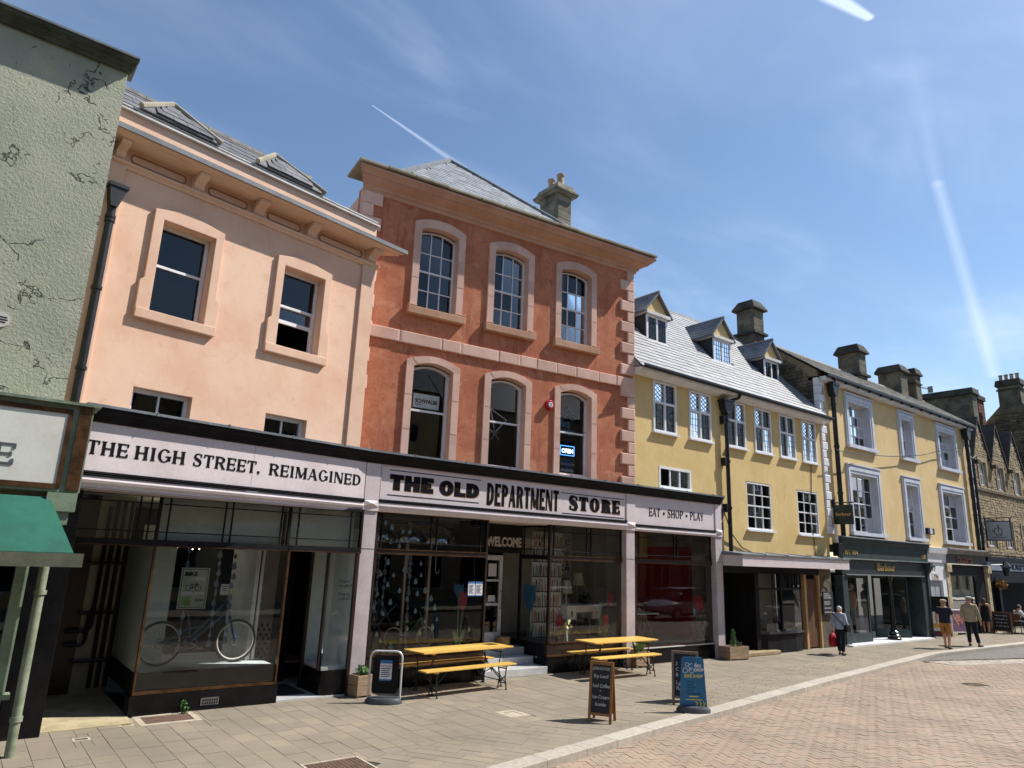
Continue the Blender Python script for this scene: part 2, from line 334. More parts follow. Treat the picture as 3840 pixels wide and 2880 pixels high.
    def build(s, name, material, parent=None, bevel=0.0, smooth=False, kind=None, label=None):
        me = s.mesh(name); o = bpy.data.objects.new(name, me); COL.objects.link(o)
        me.materials.append(M[material] if isinstance(material, str) else material)
        if parent is not None: o.parent = parent
        if bevel:
            b = o.modifiers.new('bevel', 'BEVEL'); b.width = bevel; b.segments = 2; b.limit_method = 'ANGLE'; b.angle_limit = R(40)
        if smooth:
            for p in me.polygons: p.use_smooth = True
            try: me.set_sharp_from_angle(angle=R(40))
            except Exception: pass
        if kind: o['kind'] = kind
        if label: o['label'] = label
        return o
def empty(name, loc=(0, 0, 0), rz=0.0):
    o = bpy.data.objects.new(name, None); COL.objects.link(o); o.location = loc; o.rotation_euler = (0, 0, rz); o.empty_display_size = .2; return o
def tag(o, label, cat, group=None):
    o['label'] = label; o['category'] = cat
    if group: o['group'] = group
    return o
def thing(name, label, cat, loc=(0, 0, 0), rz=0.0, group=None): return tag(empty(name, loc, rz), label, cat, group)
def piece(name, me, parent, loc=(0, 0, 0), scale=(1, 1, 1), mtx=None):
    o = bpy.data.objects.new(name, me); COL.objects.link(o); o.parent = parent
    if mtx is not None: o.matrix_local = mtx
    else: o.location = loc; o.scale = scale
    return o
def copy_tree(o, parent=None):
    c = o.copy(); COL.objects.link(c); c.parent = parent
    for ch in list(o.children): copy_tree(ch, c)
    return c
_unit = {}
def unit_block(mname, chamfer=.06, ends=True):
    """a chamfered unit block (-.5...5) with material; shared by bricks, stones and pavers"""
    key = (mname, chamfer)
    if key in _unit: return _unit[key]
    h = .5; c = .5-chamfer
    vs = [(-h, -h, -h), (h, -h, -h), (h, h, -h), (-h, h, -h), (-h, -h, c), (h, -h, c), (h, h, c), (-h, h, c), (-c, -c, h), (c, -c, h), (c, c, h), (-c, c, h)]
    fs = [(0, 1, 5, 4), (1, 2, 6, 5), (2, 3, 7, 6), (3, 0, 4, 7), (4, 5, 9, 8), (5, 6, 10, 9), (6, 7, 11, 10), (7, 4, 8, 11), (8, 9, 10, 11)]
    me = bpy.data.meshes.new('block'); me.from_pydata(vs, [], fs); me.materials.append(M[mname]); _unit[key] = me; return me
def pieces(name, mname, parent, mats, limit=300, chamfer=.06, rest_name=None, world=None):
    """mats = local matrices of unit blocks. The nearest `limit` become objects, the rest one joined part."""
    W = world or Matrix.Identity(4)
    mats = sorted(mats, key=lambda m: ((W @ m.translation)-CAMP).length)
    me = unit_block(mname, chamfer)
    for m in mats[:limit]: piece(name, me, parent, mtx=m)
    if len(mats) > limit:
        b = MB(); base = [v.co.copy() for v in me.vertices]; fs = [tuple(p.vertices) for p in me.polygons]
        for m in mats[limit:]: b.add([m @ v for v in base], fs)
        me2 = bpy.data.meshes.new(rest_name or name); me2.from_pydata(b.v, [], b.f); me2.materials.append(M[mname])
        o = bpy.data.objects.new(rest_name or name, me2); COL.objects.link(o); o.parent = parent; o['kind'] = 'stuff'
def TRS(loc, scale, rot=None):
    m = Matrix.Translation(loc)
    if rot is not None: m = m @ rot.to_4x4()
    return m @ Matrix.Diagonal((scale[0], scale[1], scale[2], 1))
FACE = Matrix(((1, 0, 0), (0, 0, -1), (0, 1, 0)))   # unit block with its chamfered top turned to the street (-v)
def stone(u0, u1, z0, z1, v0, depth):
    """matrix of a block whose face (u0..u1,z0..z1) stands at v0 facing the street"""
    return Matrix.Translation(((u0+u1)/2, v0+depth/2, (z0+z1)/2)) @ FACE.to_4x4() @ Matrix.Diagonal((u1-u0, z1-z0, depth, 1))
def wall(name, mname, parent, u0, u1, z0, z1, holes, depth=.22, v=0.0, top=None, kind=None):
    """wall face with rectangular openings and their reveals; top = optional list of (u,z) outline above z1"""
    us = sorted({u0, u1}|{h[0] for h in holes}|{h[1] for h in holes}); zs = sorted({z0, z1}|{h[2] for h in holes}|{h[3] for h in holes})
    b = MB()
    def q(a, bb, c, d): b.add([a, bb, c, d], [(0, 1, 2, 3)])
    for i in range(len(us)-1):
        for k in range(len(zs)-1):
            cu, cz = (us[i]+us[i+1])/2, (zs[k]+zs[k+1])/2
            if any(h[0] < cu < h[1] and h[2] < cz < h[3] for h in holes): continue
            if cu < u0 or cu > u1 or cz < z0 or cz > z1: continue
            q((us[i], v, zs[k]), (us[i+1], v, zs[k]), (us[i+1], v, zs[k+1]), (us[i], v, zs[k+1]))
    for a, c, e, g in holes:
        q((a, v, e), (a, v, g), (a, v+depth, g), (a, v+depth, e)); q((c, v, g), (c, v, e), (c, v+depth, e), (c, v+depth, g))
        q((a, v, g), (c, v, g), (c, v+depth, g), (a, v+depth, g)); q((c, v, e), (a, v, e), (a, v+depth, e), (c, v+depth, e))
    T = depth+.12                                            # outer shell gives the wall its thickness
    q((u0, v, z0), (u0, v, z1), (u0, v+T, z1), (u0, v+T, z0)); q((u1, v, z1), (u1, v, z0), (u1, v+T, z0), (u1, v+T, z1)); q((u0, v, z1), (u1, v, z1), (u1, v+T, z1), (u0, v+T, z1)); q((u0, v, z0), (u0, v+T, z0), (u1, v+T, z0), (u1, v, z0))
    if top: b.prism(top, v, v+T)
    me = bpy.data.meshes.new(name); me.from_pydata(b.v, [], b.f); me.materials.append(M[mname])
    o = bpy.data.objects.new(name, me); COL.objects.link(o); o.parent = parent
    return o
def arch(u0, u1, zs, rise, n=9):
    """points of a segmental head from left to right"""
    return [(u0+(u1-u0)*i/(n-1), zs+rise*(1-(2*i/(n-1)-1)**2)) for i in range(n)]
def room(name, parent, u0, u1, z0, z1, v0, v1, mname='dark'):
    """dim room behind an opening: floor, back and sides seen through the glass"""
    b = MB()
    b.add([(u0, v0, z0), (u1, v0, z0), (u1, v1, z0), (u0, v1, z0), (u0, v0, z1), (u1, v0, z1), (u1, v1, z1), (u0, v1, z1)], [(0, 1, 2, 3), (7, 6, 5, 4), (3, 2, 6, 7), (0, 3, 7, 4), (2, 1, 5, 6)])
    me = bpy.data.meshes.new(name); me.from_pydata(b.v, [], b.f); me.materials.append(M[mname]); o = bpy.data.objects.new(name, me); COL.objects.link(o); o.parent = parent; return o
def sash(parent, u0, u1, z0, z1, v, cols, rows, meet=None, fr=.055, bar=.022, rise=0.0, fmat='white', gmat='wglass', curtain=None, name='window', skip=(), back=True, panes=True):
    """a timber window: outer frame and bars are one mesh `window`, every pane a child; returns the window"""
    b = MB(); th = .05
    if rise:
        A, B = arch(u0, u1, z1, rise), arch(u0+fr, u1-fr, z1-fr*.6, rise); b.strip(B, A, v-.03, v+th)
    else: b.box(u0, u1, v-.03, v+th, z1-fr, z1)
    b.box(u0, u0+fr, v-.028, v+th, z0, z1); b.box(u1-fr, u1, v-.028, v+th, z0, z1); b.box(u0, u1, v-.04, v+th, z0, z0+fr*1.1)
    iu0, iu1, iz0, iz1 = u0+fr, u1-fr, z0+fr, z1-(0 if rise else fr)
    mz = meet if meet else None
    if mz: b.box(iu0, iu1, v-.02, v+th*.9, mz-.022, mz+.022)
    cu = [iu0+(iu1-iu0)*i/cols for i in range(cols+1)]
    if mz:
        r1 = rows//2; r2 = rows-r1
        cz = [iz0+(mz-iz0)*i/r1 for i in range(r1+1)]+[mz+(iz1-mz)*i/r2 for i in range(1, r2+1)]
    else: cz = [iz0+(iz1-iz0)*i/rows for i in range(rows+1)]
    top = iz1+(rise*.72 if rise else 0)
    for u in cu[1:-1]: b.box(u-bar/2, u+bar/2, v-.012, v+.03, iz0, top)
    for z in cz[1:-1]:
        if mz and abs(z-mz) < .01: continue
        b.box(iu0, iu1, v-.010, v+.028, z-bar/2, z+bar/2)
    w = b.build(name, fmat, parent)
    if panes:
        for i in range(cols):
            for k in range(len(cz)-1):
                if (i, k) in skip: continue
                a0, a1, c0, c1 = cu[i], cu[i+1], cz[k], cz[k+1]
                if rise and k == len(cz)-2: c1 = z1+rise*.8
                j = [random.uniform(-.0025, .0025) for _ in range(3)]
                p = MB(); p.add([(a0, v+.012+j[0], c0), (a1, v+.012+j[1], c0), (a1, v+.012+j[1]+j[2], c1), (a0, v+.012+j[0]+j[2], c1)], [(0, 1, 2, 3)])
                p.build('pane', gmat, w)
    if back: room('room', w, u0-.25, u1+.25, z0-.4, z1+rise+.3, v+.09, v+1.9)
    if curtain:
        c = MB(); n = 14
        for s_ in (0, 1):
            a, d = (iu0, iu0+(iu1-iu0)*.36) if s_ == 0 else (iu1-(iu1-iu0)*.36, iu1)
            vs = []
            for i in range(n+1):
                uu = a+(d-a)*i/n; vv = v+.1+.02*math.sin(i*2.2); vs += [(uu, vv, iz0-.1), (uu, vv, top)]
            c.add(vs, [(2*i, 2*i+2, 2*i+3, 2*i+1) for i in range(n)])
        c.build('curtain', curtain, w)
    return w
def slates(parent, name, mname, P, U, V, W, L, course, sw, th=.012, limit=300, clip=None, jit=.02, rest='slates_far', world=None, tilt=.05):
    """courses of slates on a plane: P origin at the eave, U along it, V up the slope (unit vectors), W wide, L long"""
    P, U, V = Vector(P), Vector(U).normalized(), Vector(V).normalized(); Nn = U.cross(V).normalized()
    rot = Matrix((U, V, Nn)).transposed() @ Matrix.Rotation(-tilt, 3, 'X')
    ms = []; k = 0; d = 0.0
    while d < L-course*.3:
        x = -(k % 2)*sw/2-random.uniform(0, .05)
        while x < W:
            w = sw*random.uniform(.85, 1.12); x0, x1 = max(x, 0), min(x+w, W)
            if x1-x0 > .03:
                cu, cv = (x0+x1)/2, d+course*.62
                if clip is None or clip(cu, cv):
                    p = P+U*cu+V*(cv+random.uniform(-jit, jit)*.4)+Nn*(.012+random.uniform(0, .004))
                    ms.append(TRS(p, (x1-x0-.007, course*1.28, th), rot))
            x += w
        d += course; k += 1
    pieces(name, mname, parent, ms, limit, .04, rest, world)
# ------------------------------------------------------------------ lettering
def glyph(ch, w, t, n, s):
    """one capital, height 1, width w: list of ('p', polygon) or ('s', A, B) ribbons. t thick, n thin stroke, s serif"""
    o = []
    rect = lambda x0, x1, y0, y1: o.append(('p', [(x0, y0), (x1, y0), (x1, y1), (x0, y1)]))
    def stem(x, tt=t, y0=0.0, y1=1.0, b=True, tp=True):
        rect(x, x+tt, y0, y1)
        if s:
            if b: rect(x-s, x+tt+s, y0, y0+n*.8)
            if tp: rect(x-s, x+tt+s, y1-n*.8, y1)
    def diag(x0, y0, x1, y1, tt): o.append(('p', [(x0, y0), (x0+tt, y0), (x1+tt, y1), (x1, y1)] if y1 > y0 else [(x1, y1), (x1+tt, y1), (x0+tt, y0), (x0, y0)]))
    def ring(cx, cy, a, b, tt, nn, a0=0, a1=360, k=28):
        A, B = [], []
        for i in range(k+1):
            q = R(a0+(a1-a0)*i/k); A.append((cx+a*math.cos(q), cy+b*math.sin(q))); B.append((cx+(a-tt)*math.cos(q), cy+(b-nn)*math.sin(q)))
        o.append(('s', A, B))
    def tick(x, y, dy): rect(x-n*.55, x+n*.55, min(y, y+dy), max(y, y+dy))
    if ch == 'T':
        stem((w-t)/2, tp=False); rect(0, w, 1-n, 1)
        if s: tick(n*.55, 1-n*.5, -.22); tick(w-n*.55, 1-n*.5, -.22)
    elif ch == 'H': stem(s); stem(w-t-s); rect(s+t, w-t-s, .5-n/2, .5+n/2)
    elif ch == 'I': stem((w-t)/2)
    elif ch in 'EFL':
        stem(s)
        if ch != 'L':
            rect(s, w, 1-n, 1); rect(s, w*.82, .5-n/2, .5+n/2)
            if s: tick(w-n*.5, 1-n*.5, -.2); tick(w*.82, .4, .2)
        if ch != 'F':
            rect(s, w, 0, n)
            if s: tick(w-n*.5, n*.5, .22)
    elif ch in 'DPR':
        stem(s, tp=True, b=True); y0 = 0 if ch == 'D' else .44; cy = (1+y0)/2; hb = (1-y0)/2; x0 = s+t*.7; a = w-x0-(0 if ch != 'R' else .04)
        A, B = [], []
        for i in range(17):
            q = R(90-180*i/16); e = lambda v, p: math.copysign(abs(v)**p, v)
            A.append((x0+a*e(math.cos(q), .8), cy+hb*e(math.sin(q), .8))); B.append((x0+max(a-t, .01)*e(math.cos(q), .8), cy+(hb-n)*e(math.sin(q), .8)))
        o.append(('s', A, B))
        if ch == 'R':
            diag(x0+a*.28, .5, w-t*.95, 0, t*.95)
            if s: rect(w-t*1.1, w+s*.7, 0, n*.8)
    elif ch == 'O': ring(w/2, .5, w/2, .52, t, n)
    elif ch in 'CG':
        ring(w/2, .5, w/2, .52, t, n, 38, 322)
        if ch == 'G': rect(w-t, w, .12, .46); rect(w-t-s*1.2-.08, w+s*.8, .40, .40+n)
        elif s: tick(w*.9, .8, -.2)
    elif ch == 'S':
        P = [(.90, .80), (.78, .93), (.5, .985), (.22, .90), (.13, .73), (.25, .60), (.5, .52), (.76, .42), (.87, .27), (.76, .09), (.5, .015), (.2, .07), (.08, .21)]
        Wd = [n*.8, n*.9, n, t*.75, t*.9, t, t*1.05, t, t*.9, t*.75, n, n*.9, n*.8]; A, B = [], []
        for i, (x, y) in enumerate(P):
            p, q = P[max(i-1, 0)], P[min(i+1, len(P)-1)]; dx, dy = (q[0]-p[0])*w, q[1]-p[1]; l = math.hypot(dx, dy); nx, ny = -dy/l, dx/l; h = Wd[i]*.5
            A.append((x*w+nx*h, y+ny*h)); B.append((x*w-nx*h, y-ny*h))
        o.append(('s', A, B))
        if s: tick(w*.88, .70, .28); tick(w*.1, .02, .28)
    elif ch == 'A':
        diag(0+s*.5, 0, w/2-n*.5-.02, 1, n*1.1); diag(w-t-s*.5, 0, w/2-t*.5, 1, t); rect(w*.22, w*.78, .27, .27+n*.9)
        if s: rect(-s*.4, s*1.4+n, 0, n*.75); rect(w-t-s*1.3, w+s*.4, 0, n*.75)
    elif ch == 'N': stem(s, n*1.1, b=True, tp=True); stem(w-n*1.1-s, n*1.1, b=False); diag(s, 1, w-t-s, 0, t)
    elif ch == 'M': stem(s, n*1.1); stem(w-t-s, t); diag(s, 1, w/2-t*.5, .08, t*.95); diag(w/2-n*.5, .08, w-n*1.1-s, 1, n*1.1)
    elif ch == 'Y': stem((w-t)/2, y1=.46, tp=False); diag((w-t)/2, .42, 0, 1, t); diag((w-t)/2+t-n, .42, w-n, 1, n)
    elif ch == ',': rect(0, t, 0, .2); o.append(('p', [(t*.55, 0), (t*.15, -.2), (t, 0)]))
    elif ch == '.': o.append(('s', [(w/2+.09*math.cos(q*.524), .5+.11*math.sin(q*.524)) for q in range(13)], [(w/2, .5)]*13))
    return o
WID = dict(T=.86, H=.95, E=.80, I=.42, G=.96, S=.72, R=.92, M=1.14, A=.95, N=.96, D=.92, O=.98, L=.78, P=.84, Y=.88)
WID.update({',': .22, '.': .25})
def lettering(text, parent, mname, u0, u1, z0, z1, v, t, n, s, gap=.14, depth=.012, name='letter'):
    """raised letters filling u0..u1, z0..z1; every letter its own mesh"""
    H = z1-z0; ws = [WID[c]*(1 if c in ',.' else 1) for c in text]; tot = sum(ws)+gap*(len(ws)-1); k = (u1-u0)/(tot*H); x = u0
    out = []
    for c, w in zip(text, ws):
        b = MB(); step = 0
        for g in glyph(c, w, t, n, s):
            d = depth+step*.0006; step += 1; f = lambda p: (x+p[0]*k*H, z0+p[1]*H)
            if g[0] == 'p': b.prism([f(p) for p in g[1]], v-d, v)
            else: b.strip([f(p) for p in g[1]], [f(p) for p in g[2]], v-d, v)
        out.append(b.build(name, mname, parent)); x += (w+gap)*k*H
    return out
def label_text(txt, parent, mname, u0, z0, size, v, width=None, depth=.003, bold=0.0, shear=0.0, align='LEFT', name='lettering', mtx=None, spacing=1.0, line=1.0):
    """small lettering from the built-in typeface, standing on a plane facing the street"""
    cu = bpy.data.curves.new(name, 'FONT'); cu.body = txt; cu.size = size; cu.extrude = depth; cu.offset = bold; cu.shear = shear; cu.align_x = align; cu.space_character = spacing; cu.space_line = line; cu.resolution_u = 3
    tmp = bpy.data.objects.new('tmp', cu); COL.objects.link(tmp)
    dg = bpy.context.evaluated_depsgraph_get(); me = bpy.data.meshes.new_from_object(tmp.evaluated_get(dg)); bpy.data.objects.remove(tmp)
    me.name = name
    xs = [q.co.x for q in me.vertices]; k = 1.0
    if width and xs: k = width/max(max(xs)-min(xs), 1e-4)
    for q in me.vertices:
        x, y, z = q.co; q.co = (x*k, -z, y)
    me.materials.clear(); me.materials.append(M[mname] if isinstance(mname, str) else mname)
    o = bpy.data.objects.new(name, me); COL.objects.link(o); o.parent = parent
    if mtx is not None: o.matrix_local = mtx @ Matrix.Translation((u0, v, z0))
    else: o.location = (u0, v, z0)
    return o

# ------------------------------------------------------------------ ground, pavement, kerb, road
KI = [(-8.0, 5.4), (0.0, 6.73), (5.78, 7.71), (9.3, 8.29), (12.55, 8.77), (16.69, 9.40), (21.28, 10.0), (25.77, 10.58), (30.2, 10.52), (34.4, 10.40), (60.0, 9.6)]
def kerb_y(x):
    for (a, b), (c, d) in zip(KI[:-1], KI[1:]):
        if a <= x <= c: return b+(d-b)*(x-a)/(c-a)
    return KI[0][1] if x < KI[0][0] else KI[-1][1]
KW = .30
g = MB(); g.add([(-900, -900, -.24), (900, -900, -.24), (900, 900, -.24), (-900, 900, -.24)], [(0, 1, 2, 3)]); o = g.build('ground', 'joint'); o['kind'] = 'structure'
# bed of the pavement
xs = [-8+i*1.0 for i in range(69)]
g = MB(); n = len(xs)
g.add([(x, kerb_y(x), -.012) for x in xs]+[(x, 17.5, -.012) for x in xs], [(i, i+1, n+i+1, n+i) for i in range(n-1)])
pavement = g.build('pavement', 'joint'); pavement['kind'] = 'structure'
def front_y(x):
    """where the pavement meets the buildings"""
    if x < 1.35: return 11.9
    if x < 2.55: return 12.5
    return 12.98 if x > 6 else 12.74
def zone(x, y):     # kerbside band laid at another angle
    return y < kerb_y(x)+1.28
rng = random.Random(3)
COVERS = [(2.62, 3.48, 11.90, 12.56), (3.85, 4.62, 8.20, 8.98), (7.78, 8.20, 9.74, 10.20), (2.36, 2.56, 12.0, 12.4), (1.72, 1.93, 11.44, 11.60)]
def free(x, y, m=.0): return not any(a-m < x < b+m and c-m < y < d+m for a, b, c, d in COVERS)
def cell_ok(cx, cy, w, l, test):
    return all(test(cx+sx*w*.5, cy+sy*l*.5) for sx in (-1, 0, 1) for sy in (-1, 0, 1))
ms = []; cut = MB()
def clip(poly, px, py, nx, ny):
    """keep the part of a polygon on the side the normal (nx,ny) points to"""
    out = []
    for i in range(len(poly)):
        p, q = poly[i-1], poly[i]; dp, dq = (p[0]-px)*nx+(p[1]-py)*ny, (q[0]-px)*nx+(q[1]-py)*ny
        if (dp < 0) != (dq < 0): t = dp/(dp-dq); out.append((p[0]+(q[0]-p[0])*t, p[1]+(q[1]-p[1])*t))
        if dq >= 0: out.append(q)
    return out
def add_cut(poly):
    if len(poly) < 3: return
    ar = abs(sum(poly[i-1][0]*poly[i][1]-poly[i][0]*poly[i-1][1] for i in range(len(poly))))/2
    if ar < .0015: return
    n = len(poly); cut.add([(p[0], p[1], -.03) for p in poly]+[(p[0], p[1], .0) for p in poly], [tuple(range(n, 2*n))]+[(i, (i+1) % n, (i+1) % n+n, i+n) for i in range(n)])
def slope(x): return (kerb_y(x+.2)-kerb_y(x-.2))/.4
BW = 1.28; J = .0065
def minus(r, c):
    x0, x1, y0, y1 = r; a, b, p, q = c
    if x1 <= a or x0 >= b or y1 <= p or y0 >= q: return [r]
    o = []
    if x0 < a: o.append((x0, a, y0, y1))
    if x1 > b: o.append((b, x1, y0, y1))
    m0, m1 = max(x0, a), min(x1, b)
    if y0 < p: o.append((m0, m1, y0, p))
    if y1 > q: o.append((m0, m1, q, y1))
    return [k for k in o if k[1]-k[0] > .02 and k[3]-k[2] > .02]
x = -2.0
while x < 44:                                    # courses run from the shopfronts to the road
    w = .292; y = 6.5-rng.random()*.5; cx = x+w/2; m = slope(cx); yb = kerb_y(cx)+BW
    while y < 13.2:
        l = rng.choice((.30, .40, .44, .58)); y1 = min(y+l, front_y(cx)); y0 = y
        y += l
        if y1-y0 < .06 or y1 < yb-.1: continue
        rects = [(x, x+w, y0, y1)]
        for c_ in COVERS: rects = [q for r in rects for q in minus(r, c_)]
        for a, b, c, d in rects:
            whole = c-J > yb+abs(m)*w
            if whole: ms.append(TRS(((a+b)/2, (c+d)/2, -.03+rng.uniform(-.002, .002)), (b-a-J, d-c-J, .062), Matrix.Rotation(rng.uniform(-.004, .004), 3, 'Z') @ Matrix.Rotation(rng.uniform(-.005, .005), 3, 'X')))
            else: add_cut(clip([(a+J/2, c+J/2), (b-J/2, c+J/2), (b-J/2, d-J/2), (a+J/2, d-J/2)], cx, yb+.004, -m, 1))
    x += w
A = R(-56); ca, sa = math.cos(A), math.sin(A); rot = Matrix.Rotation(A, 3, 'Z')    # kerbside band laid at another angle
for iv in range(-40, 220):
    vv = iv*.205; uu = -30-rng.random()*.4
    while uu < 40:
        l = rng.choice((.30, .40, .44)); cx, cy = (uu+l/2)*ca-vv*sa, (uu+l/2)*sa+vv*ca; uu += l
        if not (-1.5 < cx < 40): continue
        ky = kerb_y(cx)
        if cy < ky-.3 or cy > ky+BW+.3: continue
        h, g_ = (l-J)/2, (.205-J)/2; quad = [(cx+ca*u-sa*q, cy+sa*u+ca*q) for u, q in ((-h, -g_), (h, -g_), (h, g_), (-h, g_))]
        if not free(cx, cy, .12): 
            if free(cx, cy, -.0): pass
            else: continue
        m = slope(cx); d = [p[1]-kerb_y(p[0]) for p in quad]
        if min(d) > .01 and max(d) < BW-.01: ms.append(TRS((cx, cy, -.03+rng.uniform(-.002, .002)), (l-J, .205-J, .06), rot))
        else: add_cut(clip(clip(quad, cx, ky+.003, -m, 1), cx, ky+BW-.003, m, -1))
pieces('paver', 'paver', pavement, ms, 300, .010, 'pavers_far')
me = bpy.data.meshes.new('pavers_cut'); me.from_pydata(cut.v, [], cut.f); me.materials.append(M['paver']); o = bpy.data.objects.new('pavers_cut', me); COL.objects.link(o); o.parent = pavement; o['kind'] = 'stuff'
# road
g = MB(); g.add([(-60, -3.2, -.122), (120, -3.2, -.122), (120, 9.6, -.122), (60, 9.6, -.122)]+[(x, kerb_y(x)-KW*.5, -.122) for x in reversed(xs)], [tuple(range(4+len(xs)))])
road = g.build('road', 'joint'); road['kind'] = 'structure'
ms = []; A = R(-20); ca, sa = math.cos(A), math.sin(A); CS = .104; rot0 = Matrix.Rotation(A, 3, 'Z')
SETT = [(24.0, 9.72), (25.2, 10.1), (31.5, 8.2), (30.0, 7.6)]
def in_table(px, py): return px > 24.6 and py > 10.0-(px-25.0)*.30
for c in range(-40, 420):
    for r in range(-60, 240):
        d = (c-r) % 4
        if d not in (0, 3): continue
        u, w = (c+1, r+.5) if d == 0 else (c+.5, r+1)
        X, Y = (u*ca-w*sa)*CS+2.0, (u*sa+w*ca)*CS-2.0
        if not (2.5 < X < 33 and 3.4 < Y < 10.6): continue
        if Y > X*1.02+2.6: continue
        if Y > kerb_y(X)-KW+.12 or Y < X*.13: continue
        if X > 24.0 and Y > 9.55-(X-25.0)*.30: continue
        if not free(X, Y, .06): continue
        s_ = (2*CS-.006, CS-.006) if d == 0 else (CS-.006, 2*CS-.006)
        ms.append(TRS((X, Y, -.13+rng.uniform(-.0035, .0025)), (s_[0], s_[1], .06), rot0 @ Matrix.Rotation(rng.uniform(-.014, .014), 3, 'X') @ Matrix.Rotation(rng.uniform(-.01, .01), 3, 'Y')))
pieces('block_paver', 'road', road, ms, 300, .02, 'block_pavers_far')
g = MB(); g.add([(24.4, 10.02, -.098), (40, 5.6, -.098), (62, 5.0, -.098), (62, 9.25, -.098), (34.4, 10.05, -.098), (30.2, 10.18, -.098), (26, 10.24, -.098)], [tuple(range(7))]); g.build('raised_table', 'asphalt', road)
ms = []
for i in range(120):                             # band of pale setts at the foot of the ramp
    for k in range(5):
        X = 24.2+i*.105; Y = 9.86-(i*.105)*.30-k*.16+.0
        if X < 34 and Y < kerb_y(X)-.22: ms.append(TRS((X+rng.uniform(-.01, .01), Y+rng.uniform(-.01, .01), -.125+rng.uniform(-.004, .006)), (.094, .145, .07), Matrix.Rotation(rng.uniform(-.1, .1)-.29, 3, 'Z')))
pieces('sett', 'setts', road, ms, 120, .08, 'setts_far')
# kerb
kb = empty('kerb'); kb['kind'] = 'structure'
d = 0.0
pts = []
x = -4.0
while x < 46:
    L = rng.choice((.86, .92, 1.0, .74)); x1 = x+L
    pts.append((x, x1)); x = x1
for x, x1 in pts:
    y, y1 = kerb_y(x), kerb_y(x1); a = math.atan2(y1-y, x1-x); L = math.hypot(x1-x, y1-y)
    nx, ny = -math.sin(a), math.cos(a); cx, cy = (x+x1)/2-nx*KW/2, (y+y1)/2-ny*KW/2
    me = unit_block('kerb', .03); piece('kerbstone', me, kb, mtx=TRS((cx, cy, -.093+rng.uniform(-.003, .003)), (L-.008, KW, .2), Matrix.Rotation(a, 3, 'Z')))
# covers let into the paving
def cover(name, a, b, c, d, mname, label, rim=.05, ribs=True, z=0.0, rz=0.0):
    t = thing(name, label, 'cover', ((a+b)/2, (c+d)/2, z), rz); w, l = (b-a)/2, (d-c)/2
    m = MB(); m.box(-w, w, -l, -l+rim, -.04, .002); m.box(-w, w, l-rim, l, -.04, .002); m.box(-w, -w+rim, -l+rim, l-rim, -.04, .002); m.box(w-rim, w, -l+rim, l-rim, -.04, .002); m.build('frame', 'concrete', t)
    m = MB(); m.box(-w+rim+.008, w-rim-.008, -l+rim+.008, l-rim-.008, -.04, -.004)
    p = m.build('plate', mname, t)
    if ribs:
        m = MB(); nx_ = max(3, int((b-a)/.06)); ny_ = max(3, int((d-c)/.06))
        for i in range(nx_):
            for k in range(ny_):
                xx, yy = -w+rim+.02+(2*w-2*rim-.04)*(i+.5)/nx_, -l+rim+.02+(2*l-2*rim-.04)*(k+.5)/ny_
                if (i+k) % 2: m.box(xx-.018, xx+.018, yy-.008, yy+.008, -.004, .001)
                else: m.box(xx-.008, xx+.008, yy-.018, yy+.018, -.004, .001)
        m.build('tread_pattern', mname, p, kind='stuff')
    return t
cover('inspection_cover', 2.62, 3.48, 11.90, 12.56, 'rust', 'large rusty rectangular cover in pale concrete below the bicycle window', .09, False)
cover('stop_tap_cover', 2.36, 2.56, 12.0, 12.4, 'rust', 'small rusty cover beside the large one near the left doorway', .04, False)
cover('manhole_cover', 3.85, 4.62, 8.20, 8.98, 'rust', 'square patterned iron manhole cover at the bottom edge of the picture', .03)
cover('drain_cover', 7.78, 8.20, 9.74, 10.20, 'concrete', 'small pale stone drain cover in the middle of the pavement', .10, False)
cover('water_cover', 1.72, 1.93, 11.44, 11.60, 'galv', 'tiny grey metal cover set in the slabs by the left doorway', .03, False)
cover('gully_grate', 20.3, 21.0, 7.1, 7.7, 'rust', 'dark iron gully grate in the red brick road at right', .03, True, -.098, R(-20))

# ------------------------------------------------------------------ green building at the left edge
gb = thing('green_building', 'green painted building with flaking cracked wall at the left edge', 'building', (0, 11.4, 0))
wall('wall', 'green', gb, -6.0, .88, 2.9, 9.84, [], .25)
m = MB(); m.box(-6, .86, .40, 6, 2.9, 9.7); m.build('building_body', 'green', gb)
m = MB(); prof = [(0, 9.80), (-.06, 9.80), (-.08, 9.84), (-.14, 9.855), (-.15, 9.89), (-.23, 9.91), (-.24, 9.95), (.5, 9.98), (.5, 9.80)]; m.profile_u(prof, -6.0, .90, 0, .35); m.build('cornice', mat('shaded_cornice_paint', '565b50', '3c4038', 3, .8, .3, 30, .2), gb)  # shading of the mouldings and soffit is put into this dark cornice colour
m = MB(); m.profile_u([(-.27, 9.952), (-.27, 9.985), (.5, 10.02), (.5, 9.985)], -6.0, .98); m.build('coping', 'lead', gb)
m = MB(); m.cyl((-.02, -.03, 5.46), (-.02, .02, 5.46), .105, .105, 20); pl = m.build('round_plaque', 'offwhite', gb)
mm = MB()
for q, (a_, b_) in enumerate(((-.06, .05), (-.075, .06), (-.05, .04))): mm.box(a_, b_, -.034, -.03, 5.49-q*.035, 5.505-q*.035)
mm.build('small_print', 'black', pl)
